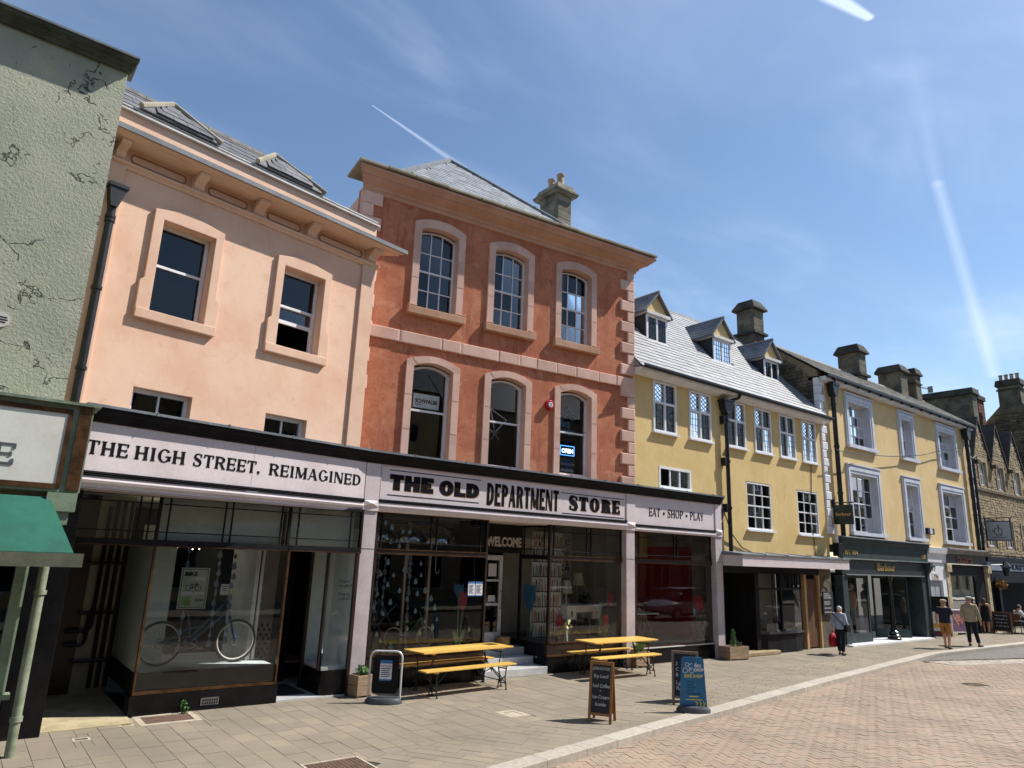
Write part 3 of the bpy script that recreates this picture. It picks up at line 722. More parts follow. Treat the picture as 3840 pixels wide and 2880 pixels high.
# projecting shopfront of the green building (face at y = 10.95)
F = -.45
m = MB(); m.box(-6, 1.22, F, 0.0, 3.20, 4.36); m.build('fascia_box', mat('sage_paint', '7f8f78', '6e7e68', 2, .55, .1, 50, .12), gb)
m = MB(); m.profile_u([(F-.07, 4.362), (F-.07, 4.40), (0, 4.47), (0, 4.362)], -6, 1.29); m.build('fascia_capping', mat('sage_capping', '8e9b86', '65705f', 3, .7, .2, 40, .2), gb)
m = MB(); SAGE = MATS['sage_paint']
m.box(-6, .98, F-.02, F, 4.235, 4.30); m.box(-6, .98, F-.02, F, 3.235, 3.30); m.box(.93, .985, F-.022, F, 3.30, 4.235); m.box(1.05, 1.2, F-.03, F, 3.22, 4.34); m.build('sign_frame', 'bronze', gb)
m = MB(); m.box(-6, .93, F-.008, F, 3.30, 4.235); sp = m.build('sign_panel', mat('cream_sign', 'd9d8cf', 'cfcdc2', 2, .5, .03, 40, .05), gb)
lettering('E', sp, mat('sign_letter_grey', '5b5d60', None, 8, .5), .19, .43, 3.50, 3.77, F-.008, .24, .09, .05, depth=.008)
m = MB(); m.box(.86, 1.2, F-.06, .2, 2.95, 3.19); m.box(.90, 1.14, F-.02, .2, 2.78, 2.95); m.build('corbel', SAGE, gb)
# awning
aw = MB(); AW0, AW1 = .86, .92
top = [(-6, F-.02, 3.12), (AW0+.03, F-.02, 3.12)]; bot = [(-6, F-1.05, 2.44), (1.20, F-1.05, 2.44)]
aw.add([(-6, F-.02, 3.12), (.90, F-.02, 3.12), (1.19, F-.75, 2.44), (-6, F-.75, 2.44), (-6, F-.02, 3.10), (.90, F-.02, 3.10), (1.19, F-.75, 2.42), (-6, F-.75, 2.42)], [(0, 3, 2, 1), (4, 5, 6, 7), (0, 1, 5, 4), (1, 2, 6, 5), (2, 3, 7, 6), (3, 0, 4, 7)])
aw.build('awning', mat('green_canvas', '1a5f4c', '165241', 3, .75, .1, 200, .1), gb)
m = MB(); m.box(-6, 1.30, F-.80, F-.755, 2.27, 2.43); m.box(-6, 1.30, F-.755, F-.70, 2.27, 2.30); m.build('awning_front_bar', mat('olive_bar', '5f6150', '4f5143', 4, .6, .1, 50, .15), gb)
m = MB(); m.cyl((1.0, -.40, 0), (.99, -.40, 2.9), .055, .055, 14); m.cyl((1.0, -.40, .4), (1.0, -.40, .46), .07, .07, 14); m.cyl((1.0, -.40, 1.9), (1.0, -.40, 1.95), .07, .07, 14); m.build('downpipe', mat('sage_pipe', '8a9079', '6f7760', 5, .6, .2, 50, .2), gb, smooth=True)
m = MB(); m.box(-6, .82, -.22, -.16, .0, .64); m.box(.70, .84, -.26, -.10, .64, 2.9); m.box(-6, .9, -.30, -.10, .64, .70); m.build('stall_riser', SAGE, gb)
m = MB(); m.add([(-6, -.18, .70), (.70, -.18, .70), (.70, -.18, 2.9), (-6, -.18, 2.9)], [(0, 1, 2, 3)]); m.build('shop_pane', 'glass', gb)
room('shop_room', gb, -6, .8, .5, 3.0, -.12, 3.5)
m = MB(); m.box(.88, 1.38, .48, .82, 0, 3.3); m.build('black_pier', 'blackgloss', gb, bevel=.01)
# roundel and sprigs painted on the riser
m = MB(); m.torus((.62, -.235, .22), .10, .018, 'y', 24, 6); m.build('painted_ring', mat('orange_red_paint', 'c4572f', None, 8, .6), gb)
ts = thing('display_stand', 'round wooden display stand with glass cloche inside the green shop window', 'display stand', (.42, 11.62, .70))
m = MB(); m.lathe([(.02, 0), (.14, .01), (.14, .03), (.03, .05), (.03, .30), (.24, .315), (.24, .34), (.0, .345)], n=20); m.build('stand', 'oak', ts, smooth=True)
m = MB(); m.lathe([(.15, .345), (.15, .46), (.11, .54), (.03, .575), (.0, .58)], n=18); m.build('cloche', 'glass', ts, smooth=True)

# ------------------------------------------------------------------ peach building
PA = R(11.0); pb = thing('peach_building', 'peach rendered building with bracketed cornice and small slate dormers', 'building', (6.2, 13.2, 0), PA)
PWm = Matrix.Translation((6.2, 13.2, 0)) @ Matrix.Rotation(PA, 4, 'Z')
wins = [(-4.42, -3.50, 6.33, 7.95), (-2.10, -1.18, 6.33, 7.94)]; smalls = [(-4.43, -3.47, 4.30, 5.03), (-2.09, -1.21, 4.30, 5.01)]
wall('wall', 'peach', pb, -5.75, .06, 3.9, 9.0, wins+smalls, .26)
m = MB(); m.box(-5.7, .05, 2.4, 7, 3.9, 9.3); m.box(-.12, .05, .4, 2.4, 3.9, 9.3); m.build('building_body', 'peach', pb)
for i, (a, b, c, d) in enumerate(wins):                       # shouldered architraves
    sl, sr, ll, lr = a-.16, b+.15, a-.22, b+.22
    A = [(ll, 6.30), (ll, 6.79), (sl, 6.85), (sl, 8.10), ((a+b)/2-.06, 8.215), (sr, 8.10), (sr, 6.85), (lr, 6.79), (lr, 6.30)]
    B = [(a, 6.30), (a, 6.79), (a, 6.85), (a, d), ((a+b)/2, d), (b, d), (b, 6.85), (b, 6.79), (b, 6.30)]
    mb = MB(); mb.strip(A, B, -.07, .0); sur = mb.build('architrave', 'peachtrim', pb, bevel=.008)
    mb = MB(); mb.box(ll, lr, -.09, .10, 6.15, 6.32); mb.build('sill', 'peachtrim', sur, bevel=.012)
    if i == 0: w = sash(pb, a+.01, b-.01, 6.32, d-.005, .19, 1, 2, 7.2, .06)
    else:
        w = sash(pb, a+.01, b-.01, 6.32, d-.005, .19, 1, 2, 7.2, .06, skip=((0, 0),))
        mb = MB(); mb.box(a+.07, b-.07, .20, .245, 6.86, 6.93); mb.build('raised_sash', 'white', w); mb = MB(); mb.add([(a+.07, .23, 6.93), (b-.07, .23, 6.93), (b-.07, .233, 7.19), (a+.07, .233, 7.19)], [(0, 1, 2, 3)]); mb.build('pane', 'wglass', w)
for a, b, c, d in smalls: sash(pb, a+.005, b-.005, c, d-.004, .17, 2, 1, None, .06, .03)
m = MB(); m.box(-.29, .05, -.06, .0, 3.9, 8.62); m.build('pilaster', 'peachtrim', pb, bevel=.006)
m = MB(); m.box(-5.6, -5.13, -.06, .0, 3.9, 8.62); m.build('pilaster', 'peachtrim', pb, bevel=.006)
m = MB(); m.profile_u([(0, 8.60), (-.03, 8.60), (-.05, 8.64), (-.09, 8.66), (-.09, 8.70), (-.03, 8.71), (0, 8.71)], -5.75, .08, 0, .5); m.build('frieze_moulding', 'peachtrim', pb)
brk = [(-5.36, -5.17), (-4.06, -3.84), (-2.90, -2.66), (-1.74, -1.49), (-.22, .04)]
for a, b in brk:
    m = MB(); m.prism([(a, 8.71), (b, 8.71), (b, 8.97), (a, 8.97)], -.06, 0)
    n8 = 8; c = (a+b)/2
    prof = [(-.06, 8.73), (-.10, 8.76), (-.12, 8.82), (-.20, 8.86), (-.30, 8.90), (-.31, 8.965), (-.06, 8.965)]
    m.profile_u(prof, a+.02, b-.02); bk = m.build('bracket', 'peachtrim', pb, bevel=.006)
    m = MB()
    for q in range(3): m.box(a+.045+q*(b-a-.09)/2-.012, a+.045+q*(b-a-.09)/2+.012, -.075, -.06, 8.72, 8.83)
    m.build('fluting', 'peachtrim', bk)
for (a, b), (c, d) in zip(brk[:-1], brk[1:]):
    m = MB(); x0, x1 = b+.09, c-.09; o1 = [(x0, 8.79), (x0+.04, 8.75), (x1-.04, 8.75), (x1, 8.79), (x1, 8.87), (x1-.04, 8.91), (x0+.04, 8.91), (x0, 8.87)]
    i1 = [(x+(.018 if x < (x0+x1)/2 else -.018), z+(.018 if z < 8.83 else -.018)) for x, z in o1]
    m.strip(o1, i1, -.016, 0, True); m.build('frieze_panel', mat('panel_outline', 'a97e63', '94694f', 6, .85), pb)
m = MB(); m.profile_u([(0, 8.972), (-.34, 8.972), (-.36, 9.0), (-.44, 9.02), (-.46, 9.06), (0, 9.10)], -5.9, .10, 0, .9); m.build('cornice', 'peachtrim', pb)
m = MB(); m.profile_u([(-.485, 9.03), (-.485, 9.115), (-.40, 9.13), (0, 9.16), (0, 9.105), (-.45, 9.068), (-.462, 9.03)], -5.9, .13, 0, .9); m.build('lead_gutter', 'lead', pb)
m = MB(); m.box(-5.9, .04, 0.02, .30, 9.165, 9.63); m.build('parapet', 'peachtrim', pb)
m = MB(); m.profile_u([(-.05, 9.635), (-.05, 9.66), (.32, 9.69), (.32, 9.635)], -5.9, .08); m.build('white_flashing', 'offwhite', pb); m = MB(); m.profile_u([(.0, 9.695), (.0, 9.71), (.33, 9.73), (.33, 9.695)], -5.9, .07); m.build('dark_flashing', 'lead', pb); m = MB(); m.profile_u([(.02, 9.74), (.02, 9.76), (.34, 9.78), (.34, 9.74)], -5.9, .06); m.build('white_flashing', 'offwhite', pb)
RO = (-5.9, .28, 9.77)
m = MB(); m.add([(-5.9, .28, 9.75), (-.95, .28, 9.75), (-1.15, 1.1, 10.66), (-5.9, 1.1, 10.66), (-5.9, 2.6, 9.4), (-1.0, 2.6, 9.4)], [(0, 1, 2, 3), (3, 2, 5, 4), (1, 5, 2)]); roofp = m.build('roof', 'slate', pb)
slates(roofp, 'slate', 'slate', RO, (1, 0, 0), (0, .82, .91), 4.95, 1.22, .21, .36, .014, 300, lambda u, v: u < 4.95-v*.2, world=PWm)
m = MB()
for i in range(12): m.box(-5.9+i*.40, -5.9+i*.40+.39, 1.02, 1.22, 10.64, 10.71, None)
m.build('ridge_tiles', 'rooftile_edge', roofp)
for a, b, ax, in ((-5.06, -3.66, -4.42), (-2.90, -1.38, -2.36)):
    d = MB(); F0 = -.02
    d.add([(a, F0, 9.820), (b, F0, 9.820), (ax, .42, 10.400), (ax, 1.0, 10.500), (a, .8, 10.050), (b, .8, 10.050), (a, F0, 9.790), (b, F0, 9.790), (a, .6, 9.790), (b, .6, 9.790)], [(0, 1, 2), (0, 2, 3, 4), (2, 1, 5, 3), (6, 8, 9, 7), (0, 6, 7, 1), (0, 4, 8, 6), (1, 7, 9, 5)])
    dm = d.build('dormer', 'slate', pb)
    d = MB(); d.box(a+.12, b-.12, .10, .5, 9.400, 9.790); d.build('dormer_front', 'black', dm)
    ln = math.hypot(b-a, 0); up_ = Vector((0, .44, .58)).normalized()
    L = Vector((0, .44, .58)).length
    tri = lambda u, v, a=a, b=b, ax=ax, L=L: (ax-a)*v/L+.08 < u < (b-a)-(b-ax)*v/L-.08
    slates(dm, 'slate', 'slate', (a, F0-.005, 9.825), (1, 0, 0), up_, b-a, L, .17, .26, .014, 300, tri, world=PWm)
    d = MB(); d.tube([(a-.02, F0-.01, 9.830), (ax, .42, 10.415)], .05, 6); d.tube([(b+.02, F0-.01, 9.830), (ax, .42, 10.415)], .045, 6); d.build('hip_tiles', 'lichen', dm)
m = MB(); m.prism([(-5.36, 8.16), (-5.33, 7.93), (-5.30, 7.80), (-5.20, 7.80), (-5.16, 7.93), (-5.10, 8.16)], -.22, -.04); m.box(-5.38, -5.08, -.24, -.02, 8.14, 8.2); hp = m.build('hopper_head', 'blackiron', pb)
m = MB(); m.cyl((-5.25, -.12, 7.82), (-5.25, -.12, 4.5), .062, .062, 14)
for z in (7.55, 7.62, 6.4, 5.1): m.cyl((-5.25, -.12, z), (-5.25, -.12, z+.05), .078, .078, 14)
m.build('downpipe', 'blackiron', pb, smooth=True)

# ------------------------------------------------------------------ red building
RA = R(-6.5); rb = thing('red_building', 'tall terracotta red building with pale quoins and six arched sash windows', 'building', (14.05, 12.7, 0), RA)
RWm = Matrix.Translation((14.05, 12.7, 0)) @ Matrix.Rotation(RA, 4, 'Z'); RWi = RWm.inverted()
UP = [-6.10, -4.06, -2.00]; LO = [-6.06, -4.03, -1.97]
holes = [(c-.56, c+.56, 8.06, 10.24) for c in UP]+[(c-.56, c+.56, 4.40, 6.88) for c in LO]
wall('wall', 'red', rb, -8.08, 0.0, 3.9, 10.78, holes, .26)
m = MB(); m.box(-8.05, -.02, 2.6, 7.5, 3.9, 10.7); m.box(-8.05, -7.8, .4, 2.6, 3.9, 10.7); m.box(-.3, -.02, .4, 2.6, 3.9, 10.7); m.build('building_body', 'redtrim', rb)
def red_window(c, z0, zs, rise, crown, up):
    a, b = c-.5, c+.5; oa, ob = c-.68, c+.68
    top = arch(a, b, zs, rise, 11); ot = arch(oa, ob, crown-.17, .17, 11)
    A = [(oa, z0)]+ot+[(ob, z0)]; B = [(a, z0)]+top+[(b, z0)]
    cuts = [0, 3, 6, 9, 12]                       # five jointed stones: two jambs, two haunches and a keystone
    first = None
    blocks = [(0, 2), (2, 5), (5, 7), (7, 10), (10, 12)]
    mb = MB(); mb.strip(A, B, -.045, .27); sur = mb.build('surround', 'redtrim', rb, bevel=.006)
    for (i0, i1) in blocks[1:4]:
        mb = MB(); mb.strip(A[i0:i1+1], B[i0:i1+1], -.05, -.0455); mb.build('arch_stone', 'redtrim', sur, bevel=.003)
    for s0, s1 in ((z0+.02, z0+(zs-z0)*.36), (z0+(zs-z0)*.37, z0+(zs-z0)*.70), (z0+(zs-z0)*.71, zs-.02)):
        for x0, x1 in ((oa+.002, a-.002), (b+.002, ob-.002)):
            mb = MB(); mb.box(x0, x1, -.05, -.0455, s0, s1); mb.build('jamb_stone', 'redtrim', sur)
    if up:
        mb = MB(); mb.box(c-.74, c+.74, -.13, .10, z0-.18, z0+.005); mb.box(c-.74, c-.52, -.125, .0, z0+.005, z0+.05); mb.box(c+.52, c+.74, -.125, .0, z0+.005, z0+.05); mb.build('sill', m_stain, sur, bevel=.015)
    return a, b
m_stain = m_trim('stained_sill', 'c49a80', 'b0866a', '6b5636', .8)
for i, c in enumerate(UP):
    a, b = red_window(c, 8.10, 10.10, .10, 10.42, True)
    sash(rb, a+.005, b-.005, 8.11, 10.06, .19, 3, 4, 9.11, .05, .024, .10)
for i, c in enumerate(LO):
    a, b = red_window(c, 4.40, 6.71, .13, 7.0, False)
    sash(rb, a+.005, b-.005, 4.62, 6.67, .19, 1, 2, 5.74, .06, .024, .13, gmat='glass')
    mb = MB(); mb.box(a-.02, b+.02, -.02, .2, 4.42, 4.62); mb.build('sill', 'redtrim', rb)
# string course of single stones
u = -8.0; sr = random.Random(11); ms = []
while u < -.05:
    w = sr.choice((.62, .75, .9, 1.05, .5)); ms.append(stone(u, min(u+w, .05)-.006, 7.20+sr.uniform(-.006, .006), 7.47+sr.uniform(-.006, .006), -.065+sr.uniform(-.006, .006), .16)); u += w
pieces('string_stone', 'redtrim', rb, ms, 300, .05)
# quoins
ms = []
z = 4.45; k = 0
while z < 10.68:
    h = .31; w = .50 if k % 2 == 0 else .25; z1 = min(z+h, 10.72)
    if not (7.15 < (z+z1)/2 < 7.5): ms.append(stone(.03-w, .03, z+.004, z1-.004, -.06+random.uniform(-.008, .008), .22))
    z += h; k += 1
z = 6.0; k = 0
while z < 10.68:
    h = .31; w = .48 if k % 2 == 0 else .27; z1 = min(z+h, 10.72); ms.append(stone(-8.11, -8.11+w, z+.004, z1-.004, -.06+random.uniform(-.006, .006), .2)); z += h; k += 1
pieces('quoin', 'redtrim', rb, ms, 300, .07)
prof = [(0, 10.60), (-.05, 10.61), (-.07, 10.68), (-.11, 10.70), (-.13, 10.76), (-.22, 10.80), (-.31, 10.84), (-.33, 10.88), (-.36, 10.88), (-.40, 10.93), (-.47, 10.98), (-.48, 11.03), (0, 11.06)]
m = MB(); m.profile_u(prof, -8.10, .03, .55, 1.0); cor = m.build('cornice', 'cornice', rb)
m = MB(); u = -8.40
while u < .50:
    w = random.uniform(.55, .95); u1 = min(u+w, .52); dz = random.uniform(-.008, .012); m.box(u, u1-.008, -.53+random.uniform(-.012, .012), .4, 11.065+dz, 11.13+dz); u += w
m.build('coping_stones', 'lichen', cor, bevel=.012)
# tufts of grass on the coping
m = MB(); gr = random.Random(5)
for i in range(70):
    u = gr.uniform(-3.8, .2); h = gr.uniform(.05, .2); v = gr.uniform(-.35, .2); dx, dy = gr.uniform(-.06, .06), gr.uniform(-.06, .06)
    m.add([(u-.005, v, 11.12), (u+.005, v, 11.12), (u+dx, v+dy, 11.12+h)], [(0, 1, 2)])
m.build('dry_grass', mat('dry_grass', 'b7b48c', '8f9468', 9, .9), cor, kind='stuff')
# hipped slate roof behind the parapet
ap = RWi @ Vector((10.05, 16.6, 14.42)); apb = RWi @ Vector((10.6, 21.5, 14.42)); lf = RWi @ Vector((6.35, 13.75, 11.1)); rf = RWi @ Vector((14.0, 12.95, 11.1)); lb = RWi @ Vector((7.0, 21.5, 11.1)); rbk = RWi @ Vector((14.6, 21.5, 11.1))
m = MB(); m.add([lf, rf, ap, apb, lb, rbk], [(0, 1, 2), (0, 2, 3, 4), (1, 5, 3, 2)]); rr = m.build('roof', 'slate_red', rb)
U = (rf-lf).normalized(); Wd = (rf-lf).length; base = (ap-lf); au = base.dot(U); V = (base-U*au); Lh = V.length; V.normalize()
slates(rr, 'slate', 'slate_red', lf, U, V, Wd, Lh, .19, .30, .012, 300, lambda u, v: au*v/Lh+.05 < u < Wd-(Wd-au)*v/Lh-.05 and v > 1.1, world=RWm)
m = MB(); m.tube([lf+Vector((0, 0, .03)), ap+Vector((0, 0, .03))], .085, 6); m.tube([rf+Vector((0, 0, .03)), ap+Vector((0, 0, .03))], .07, 6); m.build('hip_tiles', 'lead', rr)
def chimney(parent, inv, x0, x1, y0, y1, z0, z1, mname, cap, pots=0, bands=(), blocks=None, pname='chimney', batter=None, potname='pot'):
    """stack with jointed blocks on a core, cap and pots (world coordinates, turned into the parent's frame)"""
    B = lambda m, a, b, c, d, e, f: m.box(a, b, c, d, e, f, inv)
    m = MB(); B(m, x0+.01, x1-.01, y0+.01, y1-.01, z0, z1); st = m.build(pname, 'mortar' if blocks else mname, parent)
    if blocks:
        rg = random.Random(int(x0*10)); z = z0; mt = []; k = 0
        while z < z1-.03:
            h = min(blocks*rg.uniform(.85, 1.15), z1-z)
            for face in (0, 1):
                a, b = (x0, x1) if face == 0 else (y0, y1); n = max(1, round((b-a)/(blocks*1.7))); off = .25 if k % 2 else 0
                cuts = [a+(b-a)*(i+(off if 0 < i < n else 0))/n for i in range(n+1)]
                for c, d in zip(cuts[:-1], cuts[1:]):
                    if face == 0: mt.append(inv @ (Matrix.Translation(((c+d)/2, y0+.03, z+h/2)) @ FACE.to_4x4() @ Matrix.Diagonal((d-c-.012, h-.012, .075, 1))))
                    else: mt.append(inv @ (Matrix.Translation((x0+.03, (c+d)/2, z+h/2)) @ Matrix.Rotation(R(-90), 4, 'Z') @ FACE.to_4x4() @ Matrix.Diagonal((d-c-.012, h-.012, .075, 1))))
            z += h; k += 1
        pieces('block', mname, st, mt, 300, .05)
    for bz, bh, be in bands: B(m := MB(), x0-be, x1+be, y0-be, y1+be, bz, bz+bh); m.build('band', 'chim_dark' if mname != 'chim_red' else mname, st)
    m = MB()
    c0, ch, ce, taper = cap
    a, b, c, d = x0-ce, x1+ce, y0-ce, y1+ce
    vs = [(a, c, c0), (b, c, c0), (b, d, c0), (a, d, c0), (a, c, c0+.07), (b, c, c0+.07), (b, d, c0+.07), (a, d, c0+.07), (a+taper, c+taper, c0+ch), (b-taper, c+taper, c0+ch), (b-taper, d-taper, c0+ch), (a+taper, d-taper, c0+ch)]
    m.add([inv @ Vector(p) for p in vs], [(3, 2, 1, 0), (0, 1, 5, 4), (1, 2, 6, 5), (2, 3, 7, 6), (3, 0, 4, 7), (4, 5, 9, 8), (5, 6, 10, 9), (6, 7, 11, 10), (7, 4, 8, 11), (8, 9, 10, 11)])
    m.build('cap', 'chim_dark' if mname != 'chim_red' else mname, st)
    for i in range(pots):
        f = (i+.5)/pots; cx, cy = (x0+x1)/2, y0+(y1-y0)*f
        mm = MB(); mm.lathe([(.14, 0), (.13, .04), (.115, .1), (.105, .38), (.13, .41), (.13, .47), (.095, .48)], n=14); o = mm.build(potname, 'pot', st, smooth=True); o.matrix_local = inv @ Matrix.Translation((cx, cy, c0+ch-.02))
    return st
chimney(rb, RWi, 12.80, 13.36, 14.6, 15.45, 11.3, 13.56, 'chim_red', (13.56, .34, .14, .10), 2, ((13.62, .06, .17),), .30)
# fire alarm sounder
al = thing('alarm_sounder', 'round red fire alarm sounder on the red wall between two windows', 'alarm', RWm @ Vector((-2.81, 0, 6.33)), RA)
m = MB(); m.cyl((0, .0, 0), (0, -.10, 0), .13, .12, 24); m.build('housing', mat('alarm_red', 'b0152c', None, 8, .35), al, bevel=.012)
m = MB(); m.cyl((.0, -.10, 0), (0, -.115, 0), .07, .06, 20); m.build('centre_disc', 'white', al); m = MB(); m.box(-.008, .008, -.12, -.115, -.03, .04); m.build('symbol', 'black', al)
# things seen in the first-floor windows
def wall_item(u, z): return RWm @ Vector((u, .32, z))
po = thing('tyre_brand_poster', 'white paper sign with black lettering in the left first-floor window', 'poster', wall_item(-6.04, 5.84), RA)
m = MB(); m.box(-.33, .33, -.004, 0, 0, .33); m.build('paper', mat('paper', 'd8dde0', None, 5, .8), po); label_text('SCHWALBE', po, 'black', -.28, .12, .13, -.006, .56, bold=.004); m = MB(); m.box(-.28, -.12, -.008, -.004, .07, .085); m.build('underline', 'black', po)
ns = thing('neon_bike_sign', 'blue outline bicycle and BIKE DROP sign in the right first-floor window', 'sign', wall_item(-1.97, 5.85), RA)
blue = mat('sign_blue', '4aa3d6', None, 8, .5); MB_ = MB()
m = MB(); m.torus((-.17, 0, .36), .095, .009, 'y', 22, 5); m.torus((.17, 0, .36), .095, .009, 'y', 22, 5); m.tube([(-.17, 0, .36), (-.05, 0, .55), (.10, 0, .55), (-.02, 0, .38), (-.17, 0, .36)], .008, 5); m.tube([(.10, 0, .55), (.17, 0, .36)], .008, 5); m.tube([(.10, 0, .55), (.13, 0, .62), (.19, 0, .62)], .008, 5); m.build('bicycle_outline', blue, ns)
label_text('THE', ns, blue, -.26, .20, .07, 0, bold=.002); label_text('BIKE\nDROP', ns, blue, -.26, .06, .20, 0, .46, bold=.006)
os_ = thing('open_sign', 'lit white and blue OPEN sign in the right first-floor window', 'sign', wall_item(-1.97, 5.18), RA)
E_w, E_b = emit_mat('neon_white', 'eef4ff', 2.2), emit_mat('neon_blue', '5aa8ff', 1.6)
m = MB(); c_ = [(-.22, 0, 0), (.22, 0, 0), (.22, 0, .24), (-.22, 0, .24), (-.22, 0, 0)]; m.tube(c_, .010, 6); m.build('neon_border', E_b, os_); label_text('OPEN', os_, E_w, -.18, .06, .15, -.004, .36, bold=.005)
m = MB(); m.box(-.235, .235, .012, .02, -.012, .252); m.build('backing', 'black', os_)
bs = thing('window_sticker', 'dark sticker with a blue disc and script lettering below the OPEN sign', 'sticker', wall_item(-1.97, 4.72), RA)
m = MB(); m.box(-.24, .24, 0, .01, 0, .40); m.build('panel', mat('dark_grey_sticker', '3c4045', None, 6, .6), bs); m = MB(); m.cyl((.03, 0, .22), (.03, -.004, .22), .14, .14, 24); m.build('disc', mat('disc_blue', '2b4c8c', None, 6, .5), bs)
label_text('hacasode', bs, 'white', -.22, .2, .12, -.008, .44, shear=.3)
m = MB()
for q in range(9): m.box(-.2+q*.045, -.2+q*.045+.03, -.006, 0, .03, .09+.02*(q % 3 == 1))
m.build('blurred_lettering', 'white', bs)
wb = thing('hanging_bicycle_frame', 'white bicycle frame hanging inside the middle first-floor window', 'bicycle frame', RWm @ Vector((-4.03, .55, 5.2)), RA)
m = MB(); P_ = {'bb': (.0, 0, .35), 'st': (-.12, .05, .95), 'hd': (.35, .05, .72), 'rr': (-.42, .0, .52)}
for a, b in (('bb', 'st'), ('st', 'hd'), ('hd', 'bb'), ('bb', 'rr'), ('st', 'rr')): m.tube([P_[a], P_[b]], .016, 8)
m.build('frame_tubes', 'white', wb); m = MB()
for i in range(5):
    a = 2*math.pi*i/5+.4; m.tube([(-.02, -.03, .32), (-.02+.2*math.cos(a), -.03, .32+.2*math.sin(a))], .012, 6)
m.torus((-.02, -.03, .32), .05, .016, 'y', 16, 6); m.build('chainset', 'galv', wb)

# ------------------------------------------------------------------ department store shopfront (spans three buildings)
sf = thing('department_store_shopfront', 'long black and lilac department store shopfront below the peach and red buildings', 'shopfront')
FA = R(10.0)
f1 = empty('fascia', (6.25, 12.65, 0), FA); f1.parent = sf
f1['label'] = 'left fascia reading THE HIGH STREET, REIMAGINED'
def part(m, name, mt, par=None, **k): return m.build(name, mt, par or sf, **k)
# left fascia, turned slightly towards the street
sg = part(MB().box(-5.15, -.06, .0, .30, 3.58, 4.34), 'sign_board', 'lilac', f1)
lt = mat('letter_dark', '17131a', '110e13', 9, .8, .03, spec=.1)
for w_, a, b in (('THE', -5.03, -4.46), ('HIGH', -4.36, -3.60), ('STREET,', -3.46, -2.30), ('REIMAGINED', -2.12, -.17)): 
    for i_, l_ in enumerate(lettering(w_, f1, lt, a, b, 3.825, 4.03, 0.0, .22, .09, .055, .16, .006)): pass
part(MB().box(-2.43, -2.427, -.0015, 0, 3.62, 4.28), 'board_joint', 'black', f1)
part(MB().profile_u([(0, 3.58), (-.05, 3.58), (-.05, 3.55), (-.03, 3.54), (-.05, 3.525), (-.02, 3.51), (0, 3.51)], -5.15, -.06), 'black_bead', 'black', f1)
part(MB().profile_u([(.30, 3.505), (-.02, 3.505), (-.035, 3.45), (-.02, 3.41), (.01, 3.39), (.01, 3.35), (.30, 3.35)], -5.15, -.06), 'moulding', 'lilac', f1)
part(MB().profile_u([(.02, 3.348), (.02, 3.325), (.65, 3.325), (.65, 3.348)], -5.15, -.06), 'soffit', 'lilac_dark', f1)
def cornice(par, u0, u1, v0=0.0, z=4.30):
    c = part(MB().profile_u([(v0+.3, z), (v0-.02, z), (v0-.03, z+.06), (v0-.07, z+.08), (v0-.08, z+.12), (v0-.13, z+.15), (v0-.14, z+.21), (v0+.3, z+.23)], u0, u1), 'cornice', 'black', par, bevel=.004)
    m = MB(); u = u0
    while u < u1-.01:
        e = min(u+random.uniform(.95, 1.3), u1); m.profile_u([(v0-.165, z+.205), (v0-.165, z+.245), (v0+1.2, z+.265), (v0+1.2, z+.232), (v0-.14, z+.215)], u, e-.006); m.box(e-.02, e, v0-.172, v0+.3, z+.20, z+.262); u = e
    part(m, 'lead_flashing', 'lead', c)
    return c
cornice(f1, -5.15, -.05)
# right-hand fascias in world coordinates (face at y = 12.65)
Y = 12.65
f2 = empty('fascia', (0, 0, 0)); f2.parent = sf; f2['label'] = 'middle fascia reading THE OLD DEPARTMENT STORE'
part(MB().box(6.54, 13.73, Y+.02, Y+.3, 3.60, 4.34), 'sign_board', 'lilac', f2)
gold = mat('letter_gold', 'b58a3c', '8f6a2a', 9, .4, .05, metal=.4)
def shadowed(txt, a, b, c, d, t, n, s, gap):
    lettering(txt, f2, gold, a+.013, b+.013, c-.015, d-.015, Y+.02, t, n, s, gap, .0015, 'letter_shadow'); lettering(txt, f2, lt, a, b, c, d, Y+.0175, t, n, s, gap, .003)
shadowed('THE', 6.75, 7.79, 3.81, 4.125, .40, .30, 0, .06); shadowed('OLD', 7.94, 8.98, 3.80, 4.11, .40, .28, 0, .06)
shadowed('DEPARTMENT', 9.20, 11.35, 3.68, 4.17, .34, .16, 0, .16); shadowed('STORE', 11.71, 13.48, 3.745, 4.085, .40, .14, .06, .16)
for a, b, z in ((6.73, 9.02, 4.205), (6.72, 8.99, 3.705), (11.42, 13.65, 4.135), (11.48, 13.64, 3.65)): part(MB().box(a, b, Y+.014, Y+.02, z-.008, z+.008), 'sign_line', 'black', f2)
m = MB(); m.box(6.54, 13.73, Y+.0, Y+.02, 4.28, 4.30); m.box(6.54, 6.555, Y, Y+.02, 3.60, 4.28); m.box(13.715, 13.73, Y, Y+.02, 3.60, 4.28); part(m, 'sign_frame', 'lilac_dark', f2)
f3 = empty('fascia', (0, 0, 0)); f3.parent = sf; f3['label'] = 'right fascia reading EAT SHOP PLAY'
part(MB().box(14.07, 17.52, Y+.02, Y+.3, 3.53, 4.34), 'sign_board', 'lilac', f3)
for w_, a, b in (('EAT', 14.63, 15.08), ('SHOP', 15.40, 16.07), ('PLAY', 16.38, 16.99)): lettering(w_, f3, lt, a, b, 3.78, 4.0, Y+.02, .20, .08, .05, .16, .006)
for cx in (15.24, 16.22): part(MB().cyl((cx, Y+.012, 3.875), (cx, Y+.02, 3.875), .038, .038, 14), 'dot', lt, f3)
